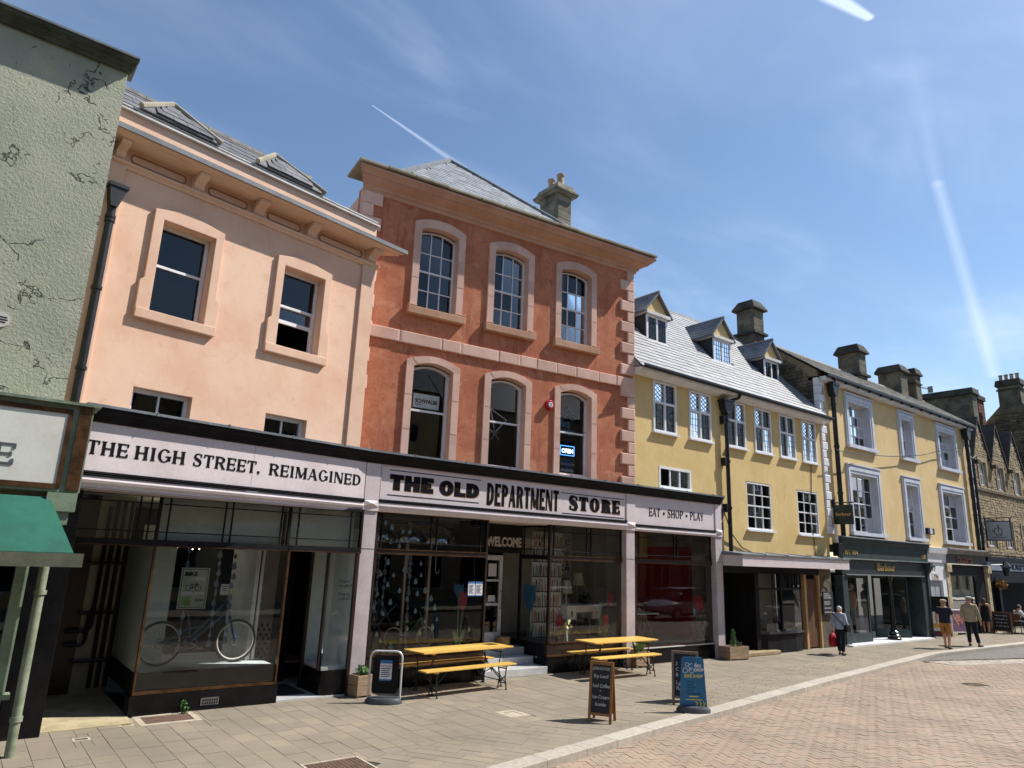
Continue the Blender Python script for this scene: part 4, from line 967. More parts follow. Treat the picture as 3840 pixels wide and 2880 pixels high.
for fx, a, b, z in ((f2, 6.54, 13.73, 3.60), (f3, 14.07, 17.52, 3.53)):
    part(MB().profile_u([(Y+.3, z), (Y-.03, z), (Y-.03, z-.03), (Y-.01, z-.035), (Y-.03, z-.05), (Y, z-.065), (Y+.3, z-.065)], a, b), 'black_bead', 'black', fx)
    part(MB().profile_u([(Y+.3, z-.068), (Y-.01, z-.068), (Y-.02, z-.13), (Y, z-.18), (Y+.03, 3.36), (Y+.3, 3.36)], a, b), 'moulding', 'lilac', fx)
cornice(sf, 6.18, 17.80, Y)
# columns
for a, b in ((6.21, 6.53), (13.735, 14.055), (17.525, 17.84)):
    m = MB(); m.box(a, b, Y+.02, Y+.40, 0, 3.50); cl = part(m, 'column', 'lilac_dark', bevel=.006)
    part(MB().box(a, b, Y-.005, Y+.4, 3.505, 4.30), 'column_head', 'lilac', cl, bevel=.004)
    m = MB(); mid = (a+b)/2; m.add([(a-.01, Y-.01, 3.44), (b+.01, Y-.01, 3.44), (b+.01, Y-.01, 3.56), (a-.01, Y-.01, 3.56), (mid, Y-.06, 3.50)], [(0, 1, 4), (1, 2, 4), (2, 3, 4), (3, 0, 4)]); m.box(a-.008, b+.008, Y-.008, Y+.02, 3.36, 3.44); part(m, 'column_cap', 'lilac', cl)
    part(MB().box(a+.0, b-.0, Y+.016, Y+.02, 2.625, 2.632), 'joint', 'black', cl); part(MB().box(b+.004, b+.03, Y+.05, Y+.2, 0.02, 3.36), 'black_edge', 'black', cl)
# grey key-pattern bracket at the right end
m = MB(); E0 = 17.845
for z in (3.50, 3.90): m.box(E0, E0+.035, Y-.02, Y+.2, z, z+.30)
part(m, 'end_bracket', 'black')
# --- glazing helper: frames + panes
def glazing(x0, x1, y, z0, zt0, zt1, z1, bars, hb, framem='darkbrown', rail='bronze', cols=1, name='shop_window'):
    """main light z0..zt0, transom zt0..zt1, leaded top light zt1..z1 with thin bars"""
    m = MB(); m.box(x0, x0+.045, y-.04, y+.05, z0, z1); m.box(x1-.045, x1, y-.04, y+.05, z0, z1); m.box(x0+.045, x1-.045, y-.035, y+.05, zt0, zt1); m.box(x0+.045, x1-.045, y-.03, y+.05, z1-.035, z1); m.box(x0+.045, x1-.045, y-.03, y+.05, z0, z0+.04)
    w = part(m, name, framem)
    for za, zb in ((zt0-.004, zt0+.014), (zt1-.014, zt1+.004), (z0+.01, z0+.035)): part(MB().box(x0+.045, x1-.045, y-.05, y-.036, za, zb), 'beading', rail, w)
    m = MB()
    for b in bars: m.box(b-.011, b+.011, y-.02, y+.02, zt1, z1-.035)
    for h in hb: m.box(x0+.045, x1-.045, y-.016, y+.016, h-.009, h+.009)
    part(m, 'leading', 'black', w)
    part(MB().add([(x0+.045, y, z0+.04), (x1-.045, y, z0+.04), (x1-.045, y, zt0), (x0+.045, y, zt0)], [(0, 1, 2, 3)]), 'pane', 'glass', w)
    part(MB().add([(x0+.045, y, zt1), (x1-.045, y, zt1), (x1-.045, y, z1-.035), (x0+.045, y, z1-.035)], [(0, 1, 2, 3)]), 'top_pane', 'glass', w)
    return w
# --- left shop (glass at y = 12.62)
G1 = 12.62
m = MB(); m.box(1.30, 1.42, G1-.04, G1+.05, 0, 3.36); part(m, 'end_post', 'black')
for a, b, bars in ((1.42, 2.56, (2.28, 2.44)), (2.60, 4.74, (2.73, 3.62, 3.74, 4.61)), (4.79, 6.17, (4.93, 5.97))):
    m = MB(); m.box(a, b, G1-.04, G1+.05, 2.53, 2.64); m.box(a, b, G1-.03, G1+.05, 3.32, 3.37); m.box(b, b+.04, G1-.035, G1+.055, 2.53, 3.37)
    w = part(m, 'transom_light', 'black'); m = MB()
    for q in bars: m.box(q-.011, q+.011, G1-.02, G1+.02, 2.64, 3.32)
    for h in (2.765, 3.215): m.box(a, b, G1-.016, G1+.016, h-.009, h+.009)
    part(m, 'leading', 'black', w); part(MB().box(a, b, G1-.052, G1-.041, 2.535, 2.55), 'beading', 'bronze', w)
    part(MB().add([(a, G1, 2.64), (b, G1, 2.64), (b, G1, 3.32), (a, G1, 3.32)], [(0, 1, 2, 3)]), 'top_pane', 'glass', w)
w1 = part(MB().box(2.575, 2.605, G1-.05, G1+.03, .30, 2.53).box(4.79, 4.82, G1-.05, G1+.03, .30, 2.53).box(2.605, 4.79, G1-.045, G1+.03, .30, .345), 'display_window', 'bronze')
part(MB().add([(2.605, G1, .345), (4.79, G1, .345), (4.79, G1, 2.53), (2.605, G1, 2.53)], [(0, 1, 2, 3)]), 'pane', 'glass', w1)
part(MB().box(2.575, 2.59, G1+.03, 14.7, .62, 2.53), 'side_panel', mat('painted_side_glass', 'c3cdc8', 'b3bfb9', 1.0, .35, .03, 20, .06), w1)  # opaque panel in place of side glass, its pale reflection put into the colour
part(MB().box(2.56, 2.60, G1+.02, 14.75, .30, .62).box(2.56, 2.60, 14.7, 14.76, .62, 2.53), 'side_frame', 'black', w1)
part(MB().box(2.55, 4.85, G1-.06, G1+.3, 0, .29), 'plinth', 'blackgloss', bevel=.006)
pv = part(MB().box(3.60, 3.88, G1-.072, G1-.06, .075, .185), 'air_brick', 'galv'); m = MB()
for i in range(7):
    for k in range(2): m.box(3.62+i*.037, 3.645+i*.037, G1-.076, G1-.072, .09+k*.045, .12+k*.045)
part(m, 'slots', 'dark', pv)
part(MB().box(2.61, 4.78, G1+.03, 14.6, .32, .61), 'display_platform', 'black'); part(MB().box(2.64, 4.74, G1+.06, 14.5, .612, .622), 'white_sheet', mat('white_sheet', 'd4dcdc', None, 3, .6), None)
pal = mat('pale_grey_green_wall', 'dbe2de', 'd0d8d3', 1.2, .7, .05, 30, .08)
part(MB().box(2.625, 2.645, 12.72, 14.6, .62, 2.5), 'side_blind', pal); part(MB().box(2.66, 3.25, 14.0, 14.05, .62, 2.9), 'display_back_panel', pal)
part(MB().box(4.45, 4.52, 13.2, 14.6, .62, 2.6).box(4.55, 4.60, 13.2, 13.25, .62, 2.55), 'white_frame_door', 'offwhite')
# left lobby: pale tiled wall crossed by black pipes
part(MB().box(2.02, 2.60, 14.8, 14.9, 0, 3.4), 'lobby_wall', mat('lobby_tile', 'a9a294', '958f82', 2, .6, .1, 30, .15)); part(MB().box(1.35, 2.02, 14.78, 14.9, 0, 3.4), 'lobby_door', 'darkbrown'); m = MB()
for x in (2.3, 2.42, 2.54): m.tube([(x, 14.72, .1), (x, 14.72, 3.3)], .035, 8)
for z in (.55, 1.35, 2.2): m.tube([(1.95, 14.7, z), (2.58, 14.7, z)], .03, 8)
m.tube([(1.8, 14.68, 1.05), (2.12, 14.68, 1.05), (2.18, 14.68, 1.15), (2.18, 14.68, 3.2)], .035, 8); m.tube([(1.8, 14.66, .82), (2.08, 14.66, .82), (2.12, 14.66, .9), (2.12, 14.66, 1.35)], .03, 8); part(m, 'pipework', 'blackiron')
part(MB().box(1.36, 1.44, G1, 14.8, 0, 3.35), 'lobby_side', 'blackgloss'); part(MB().box(1.40, 2.56, 12.1, 14.8, -.02, .012), 'threshold', mat('worn_step', 'b7a887', '9d8f70', 3, .8, .2, 40, .15))
# main left doorway with curved display at right
part(MB().box(4.86, 6.2, G1-.02, 14.6, -.02, .03), 'door_step', 'marble'); part(MB().box(5.0, 5.55, 12.95, 14.0, .03, .036), 'door_mat', mat('door_mat', '33363a', '26282b', 20, .95, .3, 200, .2))
m = MB(); n = 10; pts = [(6.17-.47*math.sin(i/n*math.pi/2)*1.0, G1+.55*(1-math.cos(i/n*math.pi/2))*0.55) for i in range(n+1)]
pts = [(6.15, G1)]+[(5.78-.13*math.sin(i/8*math.pi/2), G1+.13*(1-math.cos(i/8*math.pi/2))) for i in range(9)]+[(5.65, 13.55)]
def wallstrip(pts, z0, z1): 
    k = len(pts); return MB().add([(p[0], p[1], z0) for p in pts]+[(p[0], p[1], z1) for p in pts], [(i, i+1, k+i+1, k+i) for i in range(k-1)])
part(MB().box(2.62, 4.72, G1+.22, G1+.26, 2.62, 3.36), 'bulkhead', pal); part(MB().box(4.80, 6.14, G1+.22, G1+.26, 2.62, 3.36), 'bulkhead', pal)
cw = part(wallstrip(pts[:10], .44, 2.50), 'curved_pane', 'glass', smooth=True); part(wallstrip(pts[9:], .52, 2.50), 'side_pane', 'glass_low')
part(wallstrip(pts, 0, .44), 'curved_plinth', 'blackgloss', smooth=True)
part(MB().box(5.63, 5.67, 12.76, 12.82, .44, 2.53).box(6.13, 6.19, G1-.04, G1+.04, 0, 2.53).box(5.62, 5.68, 13.52, 13.60, 0, 2.53), 'display_post', 'darkbrown')
part(MB().box(5.68, 6.16, 12.72, 13.55, .44, .50), 'display_floor', 'offwhite'); part(MB().box(5.66, 6.2, 13.60, 13.68, .44, 3.0).box(6.16, 6.2, G1+.05, 13.6, .44, 3.0), 'display_lining', pal)
part(MB().box(5.0, 5.62, 14.3, 14.36, .03, 2.5), 'dark_door', 'black'); wt = empty('window_writing'); wt.parent = sf
label_text('What is\nthis place?', wt, 'black', 5.83, 1.99, .085, G1-.006, .27, line=.9); label_text('How do\nI join in?', wt, 'black', 5.83, 1.76, .085, G1-.006, .24, line=.9)
dt = MB(); rg = random.Random(2)
for i in range(3):
    for k in range(8): dt.prism([(4.9+i*.11+(k % 2)*.055, .5+k*.085), (4.93+i*.11+(k % 2)*.055, .535+k*.085), (4.9+i*.11+(k % 2)*.055, .57+k*.085), (4.87+i*.11+(k % 2)*.055, .535+k*.085)], 13.98, 14.0)
part(MB().box(4.84, 5.16, 14.0, 14.05, .03, 2.6), 'tiled_panel', mat('dim_tile', '6f655c', '5d544c', 3, .5)); part(dt, 'diamond_tile', 'black')
# --- department store windows (glass at y = 12.85)
G2 = 12.85
glazing(6.62, 9.40, G2, .60, 2.54, 2.64, 3.37, (6.75, 7.92, 8.06, 9.21), (2.78, 3.22))
glazing(11.24, 13.90, G2, .64, 2.54, 2.64, 3.37, (11.38, 12.48, 12.63, 13.72), (2.75, 3.20))
glazing(14.24, 17.66, G2, .40, 2.54, 2.64, 3.36, (14.40, 15.85, 15.99, 17.52), (2.75, 3.20))
part(MB().box(6.55, 9.42, G2-.06, G2+.3, 0, .36), 'plinth', 'blackgloss', bevel=.006)
part(MB().box(6.60, 9.40, G2-.03, G2+.2, .38, .59).box(6.58, 9.41, G2-.075, G2+.1, .36, .38), 'window_board', 'darkbrown')
part(MB().box(11.20, 13.74, G2-.05, G2+.3, 0, .36), 'plinth', 'blackgloss', bevel=.006); m = MB()
for i in range(9): m.box(11.22+i*.28, 11.48+i*.28, G2-.055, G2-.05, .02, .34)
part(m, 'plinth_tile', 'blackgloss', bevel=.002)
part(MB().box(11.22, 13.88, G2-.03, G2+.2, .40, .63), 'window_board', 'darkbrown'); part(MB().box(11.2, 13.9, G2-.08, G2-.0, .365, .40), 'sill_rail', 'bronze')
part(MB().box(14.06, 17.52, G2-.05, G2+.3, 0, .385), 'plinth', 'blackgloss', bevel=.006); part(MB().box(14.1, 17.52, G2-.08, G2+.0, .386, .41), 'sill_rail', 'offwhite')
# entrance lobby
part(MB().add([(11.25, G2+.05, .64), (11.22, 13.9, .64), (11.22, 13.9, 2.54), (11.25, G2+.05, 2.54)], [(0, 1, 2, 3)]).add([(11.25, G2+.05, 2.64), (11.22, 13.9, 2.64), (11.22, 13.9, 3.3), (11.25, G2+.05, 3.3)], [(0, 1, 2, 3)]), 'lobby_pane', 'glass_low')
lm = Matrix.Translation((11.25, G2+.05, 0)) @ Matrix.Rotation(math.atan2(1.0, -.03), 4, 'Z') @ Matrix.Diagonal((.80, 1, 1, 1))
m = MB(); m.box(0, 1.27, -.03, .03, 2.54, 2.64, lm); m.box(0, 1.27, -.03, .03, .2, .62, lm); m.box(0, 1.27, -.03, .03, 3.3, 3.36, lm); m.box(1.22, 1.27, -.03, .03, .5, 3.3, lm); m.box(.16, .18, -.015, .015, 2.64, 3.3, lm); m.box(1.08, 1.10, -.015, .015, 2.64, 3.3, lm); m.box(.0, 1.27, -.012, .012, 2.77, 2.785, lm); part(m, 'lobby_frame', 'black')
part(MB().box(9.36, 9.42, G2, 13.95, .2, 3.36), 'lobby_side', 'darkbrown'); part(MB().box(9.4, 11.2, G2+.02, 13.95, 3.345, 3.36), 'lobby_ceiling', 'offwhite')
m = MB(); m.box(9.43, 11.215, 12.78, 13.45, 0, .17); part(m, 'step', 'marble', bevel=.01); m = MB(); m.box(9.43, 11.18, 13.25, 13.95, .17, .34); part(m, 'step', 'marble', bevel=.01); part(MB().box(9.43, 11.18, 13.6, 14.05, .34, .5), 'step', 'marble', bevel=.01)
part(MB().box(9.42, 11.2, 13.82, 13.88, 2.66, 3.34), 'welcome_board', 'dark'); wl_ = empty('welcome_sign'); wl_.parent = sf
label_text('WELCOME', wl_, 'offwhite', 10.10, 2.82, .30, 13.815, 1.08, bold=.014)
dr = part(MB().box(9.46, 9.56, 13.93, 13.99, .5, 2.60).box(10.60, 10.70, 13.93, 13.99, .5, 2.60).box(9.56, 10.60, 13.93, 13.99, 2.48, 2.60).box(9.56, 10.60, 13.93, 13.99, .5, .82).box(9.56, 10.6, 13.935, 13.985, 1.42, 1.48).box(9.56, 10.6, 13.935, 13.985, 1.98, 2.03), 'door', 'offwhite', bevel=.004)
for a, b in ((.82, 1.42), (1.48, 1.98), (2.03, 2.48)): part(MB().add([(9.56, 13.96, a), (10.60, 13.96, a), (10.60, 13.96, b), (9.56, 13.96, b)], [(0, 1, 2, 3)]), 'pane', 'glass', dr)
part(MB().tube([(10.64, 13.90, 1.35), (10.64, 13.86, 1.38), (10.64, 13.86, 1.75), (10.64, 13.90, 1.78)], .012, 6), 'handle', 'galv', dr)
for a, b, c, d in ((10.28, 10.52, 2.10, 2.40), (10.3, 10.5, 1.52, 1.66)): part(MB().box(a, b, 13.95, 13.955, c, d), 'notice', 'offwhite', dr)
# shop interior: floor, ceiling, back and side walls
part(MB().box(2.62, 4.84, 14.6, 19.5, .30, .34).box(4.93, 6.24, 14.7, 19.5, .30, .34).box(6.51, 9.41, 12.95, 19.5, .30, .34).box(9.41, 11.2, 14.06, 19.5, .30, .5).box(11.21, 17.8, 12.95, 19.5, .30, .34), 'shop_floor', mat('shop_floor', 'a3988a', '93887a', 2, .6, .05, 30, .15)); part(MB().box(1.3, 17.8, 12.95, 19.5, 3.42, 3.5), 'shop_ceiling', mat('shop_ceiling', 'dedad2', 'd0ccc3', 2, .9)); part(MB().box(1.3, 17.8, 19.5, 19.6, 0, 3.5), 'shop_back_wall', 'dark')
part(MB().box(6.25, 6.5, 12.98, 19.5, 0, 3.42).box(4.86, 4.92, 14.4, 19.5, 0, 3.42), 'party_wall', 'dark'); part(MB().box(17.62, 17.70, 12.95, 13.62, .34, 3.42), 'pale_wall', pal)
part(MB().box(13.98, 14.06, 12.98, 13.6, .34, 3.42), 'pale_wall', pal); part(MB().box(11.55, 13.98, 15.0, 15.07, .34, 3.42).box(13.98, 14.06, 13.6, 15.07, .34, 3.42), 'taupe_wall', mat('taupe_wall', 'c9c2b5', 'bbb4a6', 1.4, .8))
part(MB().box(14.10, 17.62, 16.0, 16.07, .34, 3.05).box(17.62, 17.70, 13.62, 16.07, .34, 3.05), 'red_wall', mat('red_wall', 'cf3a2b', 'b83022', 1.4, .7)); part(MB().box(14.1, 17.7, 15.9, 16.07, 3.05, 3.42).box(17.6, 17.7, 13.62, 15.9, 3.05, 3.42), 'shop_beam', 'offwhite')
part(MB().box(6.7, 9.2, 14.5, 14.6, 3.10, 3.22), 'timber_rail', 'palewood')
part(MB().box(6.66, 9.34, G2+.06, 14.6, .58, .64), 'display_floor', 'palewood'); part(MB().box(11.3, 13.9, G2+.06, 15.3, .60, .66), 'display_floor', mat('grey_boards', '6f6a63', '5d5852', 3, .7)); part(MB().box(14.3, 17.6, G2+.06, 16.3, .36, .42), 'display_floor', MATS['grey_boards'])
for a, b in ((8.0, 8.05), (8.62, 8.68)): part(MB().box(a, b, 14.0, 14.05, .64, 3.3), 'display_pole', 'offwhite')
# strip lights that are on in the left shop
for x in (3.0, 3.65): part(MB().box(x, x+.55, 14.9, 14.96, 2.88, 2.92), 'strip_light', emit_mat('tube_light', 'fff0d0', 5.0))
m = MB(); rg = random.Random(9)
for i in range(22): m.ball((rg.uniform(2.9, 4.6), rg.uniform(15.2, 17.0), rg.uniform(2.45, 2.95)), .012, 6, 4)
part(m, 'fairy_lights', emit_mat('fairy_light', 'ffffff', 6.0), None, kind='stuff')

# ------------------------------------------------------------------ ochre cottage
I4 = Matrix.Identity(4)
yc = thing('ochre_cottage', 'ochre rendered cottage with pale slate roof and three gabled dormers', 'house', (0, 12.75, 0)); YWm = Matrix.Translation((0, 12.75, 0)); YWi = YWm.inverted()
W6 = [(14.93, 15.95), (16.55, 17.60), (18.40, 19.40), (19.90, 20.88), (21.38, 22.35), (22.80, 23.75)]
hz = [(14.08, 17.845, 2.69, 4.2)]+[(a+.02, b-.02, 6.17, 7.62) for a, b in W6]+[(15.17, 16.55, 4.60, 5.18), (19.33, 20.68, 3.66, 5.14), (22.27, 23.60, 3.65, 5.12)]
wall('wall', 'yellow', yc, 14.10, 24.18, 2.7, 7.78, hz, .16)
part(MB().box(14.1, 24.15, .34, 7, 5.4, 7.7).box(14.1, 24.15, 2.6, 7, 2.7, 5.4), 'building_body', 'yellow', yc)
def leaded(par, a, b, c, d, tr, v=.0):
    """white timber casement, 2 lights wide, leaded; diamonds above the transom, oblongs below"""
    m = MB(); f = .065; mid = (a+b)/2
    m.box(a, a+f, v-.03, v+.07, c, d); m.box(b-f, b, v-.03, v+.07, c, d); m.box(a+f, b-f, v-.03, v+.07, d-f, d); m.box(a+f, b-f, v-.03, v+.07, c, c+f); m.box(mid-.035, mid+.035, v-.025, v+.06, c+f, d-f)
    if tr: m.box(a+f, mid-.035, v-.022, v+.06, tr-.035, tr+.035); m.box(mid+.035, b-f, v-.022, v+.06, tr-.035, tr+.035)
    w = m.build('window', 'white', par)
    MB().box(a-.05, b+.05, v-.10, v+.05, c-.045, c).build('sill', 'white', w)
    lights = [(a+f, mid-.035), (mid+.035, b-f)]; L = MB()
    for x0, x1 in lights:
        zz = [(c+f, tr-.035, 0), (tr+.035, d-f, 1)] if tr else [(c+f, d-f, 0)]
        for z0, z1, dia in zz:
            j = [random.uniform(-.006, .006) for _ in range(3)]
            MB().add([(x0, v+.03+j[0], z0), (x1, v+.03+j[1], z0), (x1, v+.03+j[1]+j[2], z1), (x0, v+.03+j[0]+j[2], z1)], [(0, 1, 2, 3)]).build('pane', 'oldglass', w)
            if dia:
                n = 4; wd, hh = x1-x0, z1-z0
                for k in range(-n, 2*n):
                    for sgn in (1, -1):
                        pts = []
                        for t in range(25):
                            u = x0+wd*t/24; z = z0+hh*(k+sgn*t/24*n*.55)/n
                            if z0 <= z <= z1: pts.append((u, v+.022, z))
                        if len(pts) > 1: L.tube([pts[0], pts[-1]], .006, 4)
            else:
                for q in (1, 2): u = x0+(x1-x0)*q/3; L.tube([(u, v+.022, z0), (u, v+.022, z1)], .005, 4)
                nn = max(2, round((z1-z0)/.2))
                for q in range(1, nn): z = z0+(z1-z0)*q/nn; L.tube([(x0, v+.022, z), (x1, v+.022, z)], .005, 4)
    L.build('leading', mat('lead_came', '3b3d40', None, 9, .6), w)
    room('room', w, a-.1, b+.1, c-.2, d+.1, v+.12, v+1.8)
    return w
for a, b in W6: leaded(yc, a, b, 6.15, 7.64, 7.01)
w = sash(yc, 15.15, 16.57, 4.58, 5.20, .02, 3, 1, None, .07, .05); MB().box(15.1, 16.62, -.10, .04, 4.53, 4.58).build('sill', 'white', w)
for a, b, c, d in ((19.30, 20.70, 3.66, 5.16), (22.25, 23.62, 3.65, 5.14)):
    w = sash(yc, a, b, c, d, .03, 3, 4, (c+d)/2, .06, .03); MB().box(a-.06, b+.06, -.10, .05, c-.05, c).build('sill', 'white', w)
# soffit, gutter, roof
EV, EZ, RV, RZ = -.33, 7.80, 3.65, 11.98
part(MB().profile_u([(0.0, 7.66), (-.05, 7.66), (-.12, 7.70), (-.20, 7.71), (-.34, 7.73), (-.36, 7.80), (0.0, 7.85)], 14.08, 24.3), 'soffit', 'white', yc)
m = MB(); m.profile_u([(-.36, 7.80), (-.40, 7.78), (-.45, 7.79), (-.47, 7.83), (-.47, 7.88), (-.445, 7.88), (-.44, 7.83), (-.41, 7.81), (-.36, 7.84)], 14.08, 24.32); part(m, 'gutter', 'blackiron', yc)
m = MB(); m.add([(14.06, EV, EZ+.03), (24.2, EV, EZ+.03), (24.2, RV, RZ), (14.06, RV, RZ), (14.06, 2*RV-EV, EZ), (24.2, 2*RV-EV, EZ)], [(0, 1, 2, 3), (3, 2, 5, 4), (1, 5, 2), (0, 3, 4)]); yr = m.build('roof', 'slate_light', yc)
DORM = [(16.02, 17.02, 9.27, 10.22, 11.02), (19.47, 20.47, 9.26, 10.20, 11.0), (22.55, 23.50, 9.14, 10.06, 10.86)]
sl = math.hypot(RV-EV, RZ-EZ)
def clear_d(u, v):
    x, vv = 14.06+u, EV+(RV-EV)*v/sl
    return not any(a-.02 < x < b+.02 and 1.15+(.0) < vv < 2.15 for a, b, *_ in DORM)
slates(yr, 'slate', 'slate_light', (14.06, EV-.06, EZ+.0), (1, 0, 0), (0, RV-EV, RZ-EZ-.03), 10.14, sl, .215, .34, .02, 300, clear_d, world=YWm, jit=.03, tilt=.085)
m = MB()
for i in range(26): m.cyl((14.06+i*.39, RV, RZ-.02), (14.06+i*.39+.38, RV, RZ-.02), .10, .10, 8)
part(m, 'ridge_tiles', 'rooftile_edge', yr)
for a, b, c, d, ap in DORM:
    FV = 1.17; t = part(MB().box(a, b, FV, FV+.05, c, d).box(a, a+.05, FV+.05, 2.3, c, d).box(b-.05, b, FV+.05, 2.3, c, d), 'dormer', mat('dormer_cheek', '2d3034', '22252a', 4, .6, .1, 40, .2), yc)
    # window in the dormer front
    f = .075; mid = (a+b)/2; m = MB(); V0 = FV-.035
    m.box(a, a+f, V0, FV, c, d); m.box(b-f, b, V0, FV, c, d); m.box(a+f, b-f, V0, FV, c, c+f); m.box(a+f, b-f, V0, FV, d-f, d); m.box(mid-.04, mid+.04, V0, FV, c+f, d-f); part(m, 'window_frame', 'white', t)
    for x0, x1 in ((a+f, mid-.04), (mid+.04, b-f)):
        MB().add([(x0, FV-.006, c+f), (x1, FV-.009, c+f), (x1, FV-.006, d-f), (x0, FV-.009, d-f)], [(0, 1, 2, 3)]).build('pane', 'oldglass', t); L = MB()
        for q in (1, 2): u = x0+(x1-x0)*q/3; L.tube([(u, FV-.015, c+f), (u, FV-.015, d-f)], .006, 4)
        for q in range(1, 5): z = c+f+(d-c-2*f)*q/5; L.tube([(x0, FV-.015, z), (x1, FV-.015, z)], .006, 4)
        L.build('leading', MATS['lead_came'], t)
    part(MB().box(a-.07, b+.07, FV-.13, FV+.1, d, d+.10).box(a-.06, a, FV-.1, 2.6, d, d+.09).box(b, b+.06, FV-.1, 2.6, d, d+.09), 'eaves_board', 'offwhite', t); part(MB().box(a-.04, b+.04, FV-.09, FV+.05, c-.05, c), 'sill', 'white', t)
    part(MB().prism([(a-.06, d+.10), (b+.06, d+.10), (mid, ap-.05)], FV-.02, FV+.06), 'gable', 'yellow', t)
    rb_ = MB(); bk = 3.55; e = .17; zt = d+.06
    for sg_ in (-1, 1):
        x0 = mid+sg_*((b-a)/2+e); rb_.add([(x0, FV-.14, zt), (mid, FV-.14, ap+.02), (mid, bk, ap+.02), (x0, bk, zt), (x0, FV-.14, zt-.05), (mid, FV-.14, ap-.04), (mid, bk, ap-.04), (x0, bk, zt-.05)], [(0, 1, 2, 3), (4, 7, 6, 5), (0, 4, 5, 1), (3, 2, 6, 7), (0, 3, 7, 4)])
    rf_ = part(rb_, 'dormer_roof', 'slate_dorm', t)
    # slates of the near (left) slope
    U = Vector((0, 1, 0)); V = Vector(((b-a)/2+e, 0, ap+.02-zt)); L_ = V.length
    ms = []; Vn = V.normalized(); P0 = Vector((mid-(b-a)/2-e, FV-.14, zt)); Nn = Vector((-Vn.z, 0, Vn.x)); k = 0; dd = 0
    rot = Matrix((-U, Vn, Nn)).transposed()
    while dd < L_-.03:
        x = -.15*(k % 2)
        while x < 2.2:
            x0, x1 = max(x, 0), min(x+.30, 2.2)
            if x1-x0 > .05: ms.append(TRS(P0+U*((x0+x1)/2)+Vn*(dd+.12)+Nn*.012, (x1-x0-.008, .235, .012), rot @ Matrix.Rotation(-.05, 3, 'X')))
            x += .30
        dd += .175; k += 1
    pieces('slate', 'slate_dorm', t, ms, 300, .04, None, YWm)
    part(MB().tube([(mid, FV-.16, ap+.03), (mid, bk, ap+.03)], .05, 6), 'dormer_ridge', 'slate_dorm', t)
# rainwater pipe with big hopper
m = MB(); m.prism([(17.98, 7.52), (18.02, 7.30), (18.14, 7.10), (18.28, 7.10), (18.40, 7.30), (18.44, 7.52)], -.26, -.03); m.box(17.95, 18.47, -.29, -.02, 7.50, 7.56); part(m, 'hopper_head', 'blackiron', yc)
m = MB(); m.tube([(18.62, -.40, 7.78), (18.60, -.36, 7.66), (18.45, -.2, 7.60), (18.36, -.16, 7.54)], .045, 10); m.cyl((18.21, -.13, 7.12), (18.21, -.13, 2.95), .062, .062, 14)
for z in (6.9, 5.6, 4.2): m.cyl((18.21, -.13, z), (18.21, -.13, z+.07), .085, .085, 14); m.box(18.05, 18.15, -.16, 0, z-.1, z+.15)
part(m, 'downpipe', 'blackiron', yc, smooth=True)
def cable(par, name, pts, r=.014, sag=0.0):
    P = []
    for (a, b) in zip(pts[:-1], pts[1:]):
        for i in range(8): t = i/8; q = Vector(a).lerp(Vector(b), t); q.z -= sag*4*t*(1-t); P.append(q)
    P.append(Vector(pts[-1])); return part(MB().tube(P, r, 5), name, 'blackiron', par)
cable(yc, 'cable', [(17.9, -.1, 4.2), (18.0, -.16, 3.9), (18.3, -.1, 3.5), (18.9, -.03, 3.1), (19.4, -.03, 2.97)], .018); cable(yc, 'cable', [(23.3, -.02, 6.1), (23.2, -.02, 5.2), (22.9, -.02, 4.2), (23.15, -.02, 3.6), (23.2, -.02, 3.0)], .012)
# canopy over the cottage shop
part(MB().box(17.86, 24.02, -.74, 0.0, 2.55, 2.86), 'canopy', 'lilac', yc, bevel=.004); part(MB().profile_u([(-.78, 2.865), (-.78, 2.90), (0, 2.98), (0, 2.865)], 17.82, 24.06), 'canopy_lead', 'lead', yc); m = MB()
for x in (19.0, 20.2, 21.5, 22.6, 23.5): m.profile_u([(-.785, 2.84), (-.785, 2.92), (0, 2.995), (0, 2.98), (-.775, 2.90)], x, x+.03)
part(m, 'lead_roll', 'lead', yc)
# cottage shop: dark porch, shallow bay window, plank door
part(MB().box(17.86, 18.02, .02, .25, 0, 2.55).box(18.02, 24.1, .02, .2, 2.34, 2.55).box(19.55, 19.75, .0, .3, 0, 2.34), 'shop_frame', 'black', yc); room('porch', yc, 18.02, 19.6, .0, 2.4, .2, 2.6)
bp = [(19.75, .10), (20.0, -.06), (20.75, -.12), (21.5, -.12), (22.0, -.04), (22.2, .10)]
part(wallstrip(bp, .62, 1.86), 'bay_pane', 'glass', yc); part(wallstrip(bp, 1.92, 2.32), 'bay_top_pane', 'glass', yc); part(wallstrip([(p[0], p[1]-.01) for p in bp], 0, .56), 'bay_riser', 'black', yc)
m = MB(); k = len(bp); q = [(p[0], p[1]-.07) for p in bp]
m.add([(p[0], p[1], .56) for p in q]+[(p[0], .3, .56) for p in q]+[(p[0], p[1], .62) for p in q]+[(p[0], .3, .62) for p in q], [(i, i+1, k+i+1, k+i) for i in range(k-1)]+[(2*k+i, 3*k+i, 3*k+i+1, 2*k+i+1) for i in range(k-1)]+[(i, 2*k+i, 2*k+i+1, i+1) for i in range(k-1)]); part(m, 'bay_sill', mat('dark_gloss_sill', '3a3a44', '2b2b33', 5, .2), yc)
m = MB(); m.add([(p[0], p[1]-.02, 1.86) for p in bp]+[(p[0], p[1]+.03, 1.92) for p in bp]+[(p[0], p[1]-.02, 1.92) for p in bp], [(i, i+1, 2*k+i+1, 2*k+i) for i in range(k-1)])
for p in (bp[0], bp[2], bp[5]): m.box(p[0]-.035, p[0]+.035, p[1]-.035, p[1]+.03, .6, 2.34)
